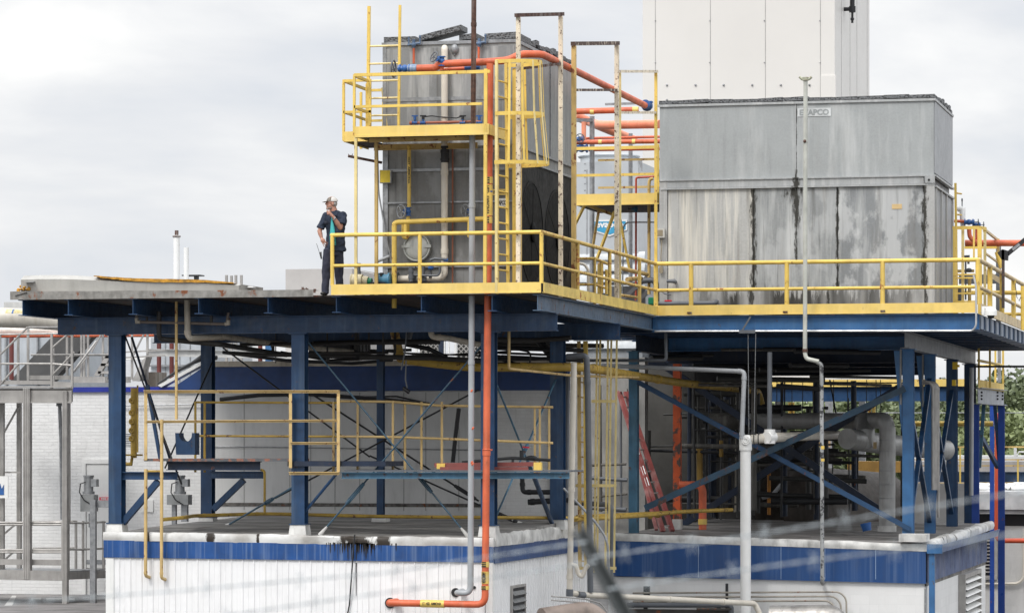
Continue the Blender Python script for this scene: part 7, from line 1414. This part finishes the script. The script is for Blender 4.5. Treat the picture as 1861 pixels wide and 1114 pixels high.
# ------------------------------------------------------------------ trees
def leafmat(name, c, c2):
    t = NT(name); oi = t.noise(.35, det=3); n2 = t.noise(4, det=3)
    col = t.mix(t.rng(oi, .35, .65), c, c2); col = t.mix(t.rng(n2, .4, .7), col, k_(c2, 1.12)); m = t.fin(col, .6)
    t.b.inputs['Subsurface Weight'].default_value = 0; return m
LEAF = [leafmat('leaf_green', (.11,.14,.07), (.135,.165,.08)), leafmat('leaf_dark_green', (.09,.115,.065), (.11,.135,.075)), leafmat('leaf_yellow_green', (.17,.21,.09), (.195,.23,.10))]  # greens lightened, distance haze is mixed into the leaf colours
BARK = paint('grey_brown_bark', (.10,.08,.06), .9, var=.4, vs=8, bump=.4)
def tree(x, y, h, w_, lm, label, seed, group='trees beyond the plant'):
    r = random.Random(seed); t = T('tree', label, 'tree', (x, y, 0), group); m = MB()
    m.tube([(x, y, 0), (x+.1, y, h*.35), (x+.2*r.uniform(-1, 1), y, h*.8)], [.28, .2, .06], 8)
    cl = []
    for i in range(46):
        a_ = r.uniform(0, 2*math.pi); zf = r.uniform(.18, 1.0); rad = w_*math.sqrt(max(.05, 1-((zf-.55)/.55)**2))*r.uniform(.35, 1)
        c = V((x+math.cos(a_)*rad, y+math.sin(a_)*rad, h*zf*.96)); cl.append((c, r.uniform(.55, 1.15)*w_*.33))
        if i % 4 == 0: m.tube([(x, y, h*zf*.6), c], [.09, .03], 6)
    m.build('trunk', BARK, t); lf = MB(); vs = []; fs = []
    for c, R in cl:
        for k in range(190):
            d = V((r.gauss(0, 1), r.gauss(0, 1), r.gauss(0, .8))); d = d.normalized()*R*r.uniform(.45, 1.08); p = c+d
            a = V((r.uniform(-1, 1), r.uniform(-1, 1), r.uniform(-1, 1))).normalized(); b = a.cross(V((r.uniform(-1, 1), r.uniform(-1, 1), r.uniform(-1, 1)))).normalized(); s_ = r.uniform(.12, .27)
            n_ = len(vs); vs += [p-a*s_, p+b*s_*.6, p+a*s_, p-b*s_*.6]; fs.append((n_, n_+1, n_+2, n_+3))
    lf.v = vs; lf.f = fs; lf.build('crown', lm, t, smooth=False); return t
LAB = ['darker tree rising behind the far right blue column', 'paler low tree at the right edge below the wire', 'tall tree partly hidden by the lower platform', 'bushy tree seen under the far blue beam']
tl = [(1845, 185, 694, 4.6, 0, 'tall dull green tree at the right edge, top of the treeline'), (1800, 190, 715, 4.5, 1, 'dark tree seen between the far right blue columns'), (1850, 165, 765, 3.8, 2, 'yellow green lower tree at the right edge in front of the tall one'), (1805, 168, 790, 3.6, 2, 'yellow green bush tree low between the far right columns'),
      (1740, 185, 735, 4, 0, None), (1600, 185, 733, 4.5, 0, None), (1560, 190, 738, 4.4, 2, None), (1500, 186, 731, 4.6, 0, None), (1445, 184, 737, 4.4, 2, None), (1400, 190, 734, 4.5, 1, None), (1655, 188, 735, 4.4, 2, None), (1890, 190, 700, 4.6, 1, 'dark tree just inside the right edge'), (1930, 185, 700, 4.6, 0, None), (1985, 190, 712, 4.6, 1, None)]+[(x_, 225, y_, 5.5, 1, None) for x_, y_ in ((1420, 738), (1480, 736), (1540, 737), (1620, 735), (1690, 734), (1765, 728), (1830, 705), (1870, 702))]
for i, (px_, d_, ty, w_, k, lab) in enumerate(tl):
    p = pD(px_, ty, d_); tree(p.x, p.y, p.z, w_, LEAF[k], lab or 'green tree in the row seen through the gap under the far blue beam', 40+i)
# ------------------------------------------------------------------ barbed wire and fence arm close to the camera
ra = T('fence_arm', 'blurred dark steel fence arm leaning in at the bottom centre', 'fence arm', pD(1150, 1150, 4.2))
MB().angle(pD(1058, 968, 4.3), pD(1165, 1160, 4.0), .015, .003).build('arm', paint('dull_galvanised_arm', (.016,.020,.020), .5, .3, dirt=.3), ra)
WIR = paint('galvanised_wire', (.42,.46,.48), .4, .4, dirt=.2)
def bwire(label, pts, r=.0007):
    P = [pD(x_, y_, d_*.3) for x_, y_, d_ in pts]; m = MB(); Q_ = []
    for a, b in zip(P[:-1], P[1:]):
        n = max(2, int((b-a).length/.008))
        for i in range(n): Q_.append(a+(b-a)*i/n)
    Q_.append(P[-1])
    for ph in (0, math.pi): m.tube([p+V((0, math.cos(i*.8+ph), math.sin(i*.8+ph)))*r*1.1 for i, p in enumerate(Q_)], r, 5)
    o = T('barbed_wire', label, 'wire', P[0], 'blurred barbed wire strands'); m.build('strand', WIR, o); bb = MB(); L = 0
    for i in range(9, len(Q_)-1, 18):
        if True:
            c = Q_[i]; bb.tube([c+V((-.004,0,-.012)), c, c+V((.004,.004,.012))], r*.8, 4).tube([c+V((.006,0,-.011)), c+V((.003,.003,.001)), c+V((-.005,0,.011))], r*.8, 4)
    bb.build('barb', WIR, o)
bwire('blurred barbed wire strand, upper one running from the fence arm up to the right', [(1075, 1012, 13.9), (1350, 975, 13), (1600, 935, 12.3), (1880, 890, 11.6)])
bwire('blurred barbed wire strand, lower one running from the fence arm across the blue fascia', [(1105, 1070, 13.7), (1400, 1028, 13), (1650, 996, 12.3), (1880, 965, 11.6)])
bwire('blurred barbed wire strand, upper one left of the fence arm across the white siding', [(-20, 1098, 15.5), (300, 1075, 15), (700, 1040, 14.5), (1066, 984, 14)])
bwire('blurred barbed wire strand, lowest one left of the fence arm', [(330, 1130, 15), (600, 1090, 14.6), (850, 1055, 14.3), (1085, 1020, 13.9)])
# ------------------------------------------------------------------ the man on the deck
SKIN = paint('skin', (.47,.24,.17), .5, var=.12, vs=9, dirt=0); NAVY = paint('navy_work_shirt', (.020,.030,.055), .85, var=.3, vs=9, dirt=0, bump=.25, bs=18)
TROU = paint('navy_trousers', (.030,.033,.055), .85, var=.25, vs=7, dirt=0, bump=.3, bs=10); TEAL = paint('teal_tee_shirt', (.06,.42,.42), .8, var=.1, dirt=0)
HAIR = paint('grey_hair', (.42,.40,.38), .8, var=.3, vs=40, dirt=0); CAPW = paint('cap_off_white', (.62,.60,.57), .8, dirt=0); CAMO = paint('cap_brown_pattern', (.17,.14,.11), .8, var=.7, vs=28, streak=.5, scol=(.5,.47,.42), svec=(25,25,25), dirt=0)
BOOT = paint('black_boot', (.02,.018,.017), .5, dirt=0); METAL = paint('watch_metal', (.4,.4,.4), .3, .8, dirt=0)
mp_ = pY(606, 532, Y1+.22); MO = V((mp_.x-.02, mp_.y, ZD+.012))
man = T('person', 'standing man in navy work clothes and cap, hand on hip and fist at his chin', 'person', MO); man.rotation_euler = (0, 0, TH)
def L(zx, zy, y=0): return V(((zx-270)/492, y, (1015-zy)/492))
def man_build(mb, name, mat, voxel=None, parent=None, smooth_it=0, wr=0, ws=(6, 6, 12)):
    me = bpy.data.meshes.new(name); me.from_pydata([tuple(p) for p in mb.v], [], mb.f)
    bm = bmesh.new(); bm.from_mesh(me); bmesh.ops.recalc_face_normals(bm, faces=bm.faces); bm.to_mesh(me); bm.free()
    o = bpy.data.objects.new(name, me); COL.objects.link(o)
    if voxel:
        r = o.modifiers.new('r', 'REMESH'); r.mode = 'VOXEL'; r.voxel_size = voxel
        if smooth_it: s_ = o.modifiers.new('s', 'SMOOTH'); s_.factor = .5; s_.iterations = smooth_it
        dg = bpy.context.evaluated_depsgraph_get(); m2 = bpy.data.meshes.new_from_object(o.evaluated_get(dg)); o.modifiers.clear(); o.data = m2; me = m2
        if wr:
            nn = [v.normal.copy() for v in me.vertices]
            for v, n_ in zip(me.vertices, nn):
                c = v.co; q = mn.noise(V((c.x*ws[0]+c.z*3, c.y*ws[1], c.z*ws[2]-c.x*7)))+.5*mn.noise(V((c.x*ws[0]*2.3-c.z*5, c.y*ws[1]*2, c.z*ws[2]*1.7)))
                v.co = c+n_*wr*q
    me.materials.clear(); me.materials.append(mat); me.shade_smooth(); o.parent = parent or man; o['w'] = tuple(MO); return o
def etube(m, pts, n=14):      # pts: (center, rx, ry) elliptical rings in horizontal planes
    vs = []; k = len(pts)
    for c, rx, ry in pts:
        for i in range(n): a = 2*math.pi*i/n; vs.append(V(c)+V((rx*math.cos(a), ry*math.sin(a), 0)))
    return m.add(vs, [(i*n+j, i*n+(j+1) % n, (i+1)*n+(j+1) % n, (i+1)*n+j) for i in range(k-1) for j in range(n)]+[tuple(range(n))[::-1], tuple(range((k-1)*n, k*n))])
# joints
hipL, hipR = L(228, 600), L(330, 600); knL, knR = L(214, 800, .0), L(330, 790, .06); anL, anR = L(203, 985, .0), L(332, 975, .12)
shL, shR = L(212, 268), L(372, 265, .02); elL = L(152, 425, -.03); wrL = L(172, 492, -.07); elR = L(345, 398, -.10); wrR = L(282, 300, -.21)
headc = L(262, 172, -.02); neck0 = L(296, 262, .0)
b = MB()
b.ell(headc+V((.005,0,.035)), .098, .078, .095, 20); b.ell(headc+V((-.030,-.010,-.045)), .066, .058, .075, 16)
b.ell(headc+V((-.098,-.022,-.012)), .020, .014, .020, 10); b.tube([headc+V((-.082,-.022,.03)), headc+V((-.110,-.026,-.012))], [.010, .014], 8)       # nose
b.ell(headc+V((-.072,-.022,-.098)), .030, .030, .022, 10)                                                       # chin
b.ell(headc+V((-.085,-.022,-.052)), .014, .024, .007, 8); b.ell(headc+V((-.084,-.022,-.066)), .013, .022, .008, 8)   # lips
b.ell(headc+V((-.082,-.026,.034)), .016, .042, .008, 8)                                                        # brow
b.ell(headc+V((.030,-.076,-.010)), .020, .010, .032, 10)                                                       # ear
b.tube([headc+V((.02,.01,-.06)), neck0+V((0,0,-.02))], [.060, .068], 14)
etube(b, [(L(300, 258), .085, .06), (L(298, 300), .14, .085), (L(298, 400), .14, .09), (L(296, 500), .125, .085), (L(284, 590), .135, .085), (L(280, 625), .135, .08)])
for s_, e_, w_, ra_ in ((shL*.96+L(300, 300)*.04+V((0,0,-.02)), elL, wrL, (.046, .042, .028)), (shR*.92+L(300, 300)*.08+V((0,0,-.035)), elR, wrR, (.046, .045, .029))):
    b.tube([s_, (s_+e_)/2, e_], [ra_[0], ra_[0]*.92, ra_[1]], 12); b.ell(e_, ra_[1]*1.02); b.tube([e_, e_*.6+w_*.4, w_], [ra_[1], ra_[1]*1.02, ra_[2]], 12)
for h_, k_2, a_ in ((hipL, knL, anL), (hipR, knR, anR)):
    b.tube([h_*.85+L(280, 620)*.15, k_2], [.075, .056], 12); b.ell(k_2, .058); b.tube([k_2, k_2*.6+a_*.4, a_], [.055, .054, .036], 12)
    b.ell(a_+V((-.03,-.06,-.03)), .045, .09, .03, 12)
def finger(P, r0): b.tube(P, [r0, r0*.95, r0*.85, r0*.75][:len(P)], 8).ell(P[-1], r0*.75, n=8)
# left-of-picture hand on the hip: palm from wrist down towards (205,520), fingers spread down right
pc = L(185, 515, -.10); b.ell(pc, .044, .024, .052, 12, rot=Matrix.Rotation(-.6, 3, 'Y')); b.tube([wrL, pc], [.028, .030], 10)
for k, (dx, dz, ln) in enumerate(((.055, -.018, .064), (.052, -.030, .074), (.042, -.045, .072), (.028, -.052, .060))):
    s_ = pc+V((.018-.010*k, -.004, -.010-.010*k)); d_ = V((dx, -.004, dz)).normalized(); P = [s_, s_+d_*ln*.5, s_+d_*ln*.8+V((.002,.010,-.006)), s_+d_*ln*1.15+V((.004,.022,-.016))]; finger(P, .0088)
s_ = pc+V((-.012,.008,.022)); finger([s_, s_+V((-.008,.030,-.012)), s_+V((.006,.052,-.026))], .0098)
# fist under the chin
fc_ = L(249, 268, -.215); b.ell(fc_, .043, .030, .040, 12, rot=Matrix.Rotation(.5, 3, 'Y')); b.tube([wrR, fc_], [.029, .030], 10)
for k in range(4):
    s_ = fc_+V((-.018+.004*k, -.012, .034-.019*k)); P = [s_, s_+V((-.028,-.006,.006)), s_+V((-.034,.016,-.002)), s_+V((-.012,.028,-.004))]; finger(P, .0092-.0004*k)
s_ = fc_+V((.018,-.018,.020)); finger([s_, s_+V((-.010,-.008,.030)), s_+V((-.030,-.002,.044))], .0100)
man_build(b, 'body', SKIN, .0042, smooth_it=2)
# face details
fe = MB().ell(headc+V((-.083,-.048,.018)), .008, .008, .006, 8); man_build(fe, 'eye', BLK)
hr = MB().ell(headc+V((.052,.004,.0)), .058, .074, .062, 20); hr.ell(headc+V((.060,.01,-.03)), .040, .055, .040, 14); man_build(hr, 'hair', HAIR, .006, smooth_it=1)
bd_ = MB().ell(headc+V((-.070,-.022,-.104)), .031, .032, .020, 14).ell(headc+V((-.090,-.022,-.042)), .008, .026, .006, 10).ell(headc+V((-.025,-.044,-.082)), .046, .018, .026, 12).ell(headc+V((-.080,-.022,-.084)), .018, .026, .020, 10); man_build(bd_, 'beard', paint('grey_beard', (.30,.235,.20), .9, var=.3, vs=60, dirt=0), .004, smooth_it=1)
# cap
cp_ = MB(); vs = []; n = 28
for i in range(9):
    a = math.pi/2*i/8
    for k in range(n): t_ = 2*math.pi*k/n; vs.append(headc+V((.012+.107*math.cos(a)*math.cos(t_), .088*math.cos(a)*math.sin(t_), .036+.090*math.sin(a))))
cp_.add(vs, [(i*n+j, i*n+(j+1) % n, (i+1)*n+(j+1) % n, (i+1)*n+j) for i in range(8) for j in range(n)]); cap_ = man_build(cp_, 'cap', CAPW)
vs = []
for i in range(13):
    t_ = -1+2*i/12; e_ = math.sqrt(max(0, 1-t_*t_))
    vs += [headc+V((-.065-.02*e_, t_*.075-.01, .046)), headc+V((-.085-.085*e_, t_*.080-.035, .034-.012*e_)), headc+V((-.085-.083*e_, t_*.079-.035, .028-.012*e_)), headc+V((-.065-.02*e_, t_*.074-.01, .038))]
br = MB().add(vs, [(i*4+k, i*4+(k+1) % 4, (i+1)*4+(k+1) % 4, (i+1)*4+k) for i in range(12) for k in range(4)]); man_build(br, 'brim', CAMO, parent=cap_)
fpn = MB(); vs = []
for i in range(7):
    a = .04+math.pi/2*.85*i/6
    for k in range(9): t_ = math.pi*.70+math.pi*.75*k/8; vs.append(headc+V((.012+.1095*math.cos(a)*math.cos(t_), .0905*math.cos(a)*math.sin(t_), .036+.092*math.sin(a))))
fpn.add(vs, [(i*9+j, i*9+j+1, (i+1)*9+j+1, (i+1)*9+j) for i in range(6) for j in range(8)]); man_build(fpn, 'front_panel', CAMO, parent=cap_)
# shirt
s = MB()
etube(s, [(L(303, 236), .062, .062), (L(300, 248), .095, .080), (L(298, 262), .150, .100), (L(297, 285), .190, .118), (L(297, 330), .198, .128), (L(299, 420), .178, .130), (L(300, 500), .176, .132), (L(298, 560), .190, .137), (L(300, 612), .195, .135)], 20)
s.tube([shL+V((.02,0,.01)), shL*.5+elL*.5, elL*.86+shL*.14+V((0,0,0))], [.062, .072, .078], 14); s.tube([shR+V((-.02,0,.0)), shR*.5+elR*.5+V((.012,0,0)), elR*.78+shR*.22+V((.012,0,.0))], [.066, .080, .082], 14)
s.ell(shL+V((0,0,-.03)), .072); s.ell(shR+V((-.01,0,-.03)), .074)
sh = man_build(s, 'shirt', NAVY, .007, smooth_it=3, wr=.014)
man_build(MB().prism([L(196, 335, -.135), L(235, 338, -.145), L(235, 375, -.145), L(196, 368, -.138)], (0,-.008,0)), 'pocket_flap', paint('pocket_black', (.012,.016,.03), .8, dirt=0), parent=sh)
te = MB().add([L(268, 270, -.105), L(262, 320, -.146), L(256, 400, -.150), L(248, 470, -.150), L(252, 560, -.153), L(308, 560, -.155), L(302, 480, -.153), L(292, 400, -.152), L(276, 330, -.148)], [(0,1,8), (1,2,7,8), (2,3,6,7), (3,4,5,6)])
tee = man_build(te, 'tee_shirt', TEAL)
m = tee.modifiers.new('s', 'SOLIDIFY'); m.thickness = .006
co = MB().prism([L(262, 268, -.12), L(278, 258, -.10), L(300, 290, -.13), L(276, 322, -.150)], (0,-.008,0)).prism([L(300, 262, -.10), L(322, 258, -.09), L(318, 300, -.135), L(298, 288, -.14)], (0,-.008,0)); man_build(co, 'collar', NAVY, parent=sh)
# trousers
t_ = MB()
etube(t_, [(L(282, 545), .165, .112), (L(282, 600), .178, .118), (L(278, 650), .175, .112)], 20)
for h_, k_2, a_ in ((hipL, knL, anL), (hipR, knR, anR)):
    c_ = L(279, 600); pts = [(h_*.8+c_*.2+V((.0,0,.02)), .102, .106), (h_*.45+k_2*.45+L(279, 700)*.1, .100, .10), (k_2, .086, .086), ((k_2+a_)/2, .070, .076), (a_+V((0,0,.02)), .068, .080), (a_+V((-.004,-.008,-.03)), .070, .088)]
    etube(t_, pts, 16)
man_build(t_, 'trousers', TROU, .007, smooth_it=3, wr=.012, ws=(7, 7, 7))
bo = MB()
for a_ in (anL, anR): bo.ell(a_+V((-.035,-.075,-.030)), .055, .115, .034, 14).ell(a_+V((0,.01,-.02)), .055, .06, .05, 12)
man_build(bo, 'boots', BOOT)
man_build(MB().torus(wrR*.82+elR*.18, (wrR-elR), .033, .009, 20, 8).ell(wrR*.82+elR*.18+V((.012,-.034,.01)), .018, .008, .018), 'wristwatch', METAL)
rd = MB().prism([L(148, 622, -.03), L(170, 616, -.03), L(174, 680, -.03), L(164, 684, -.03)], (0,.035,0)).tube([L(150, 620, -.015), L(124, 540, -.01)], .004, 6); man_build(rd, 'belt_radio', BLK)
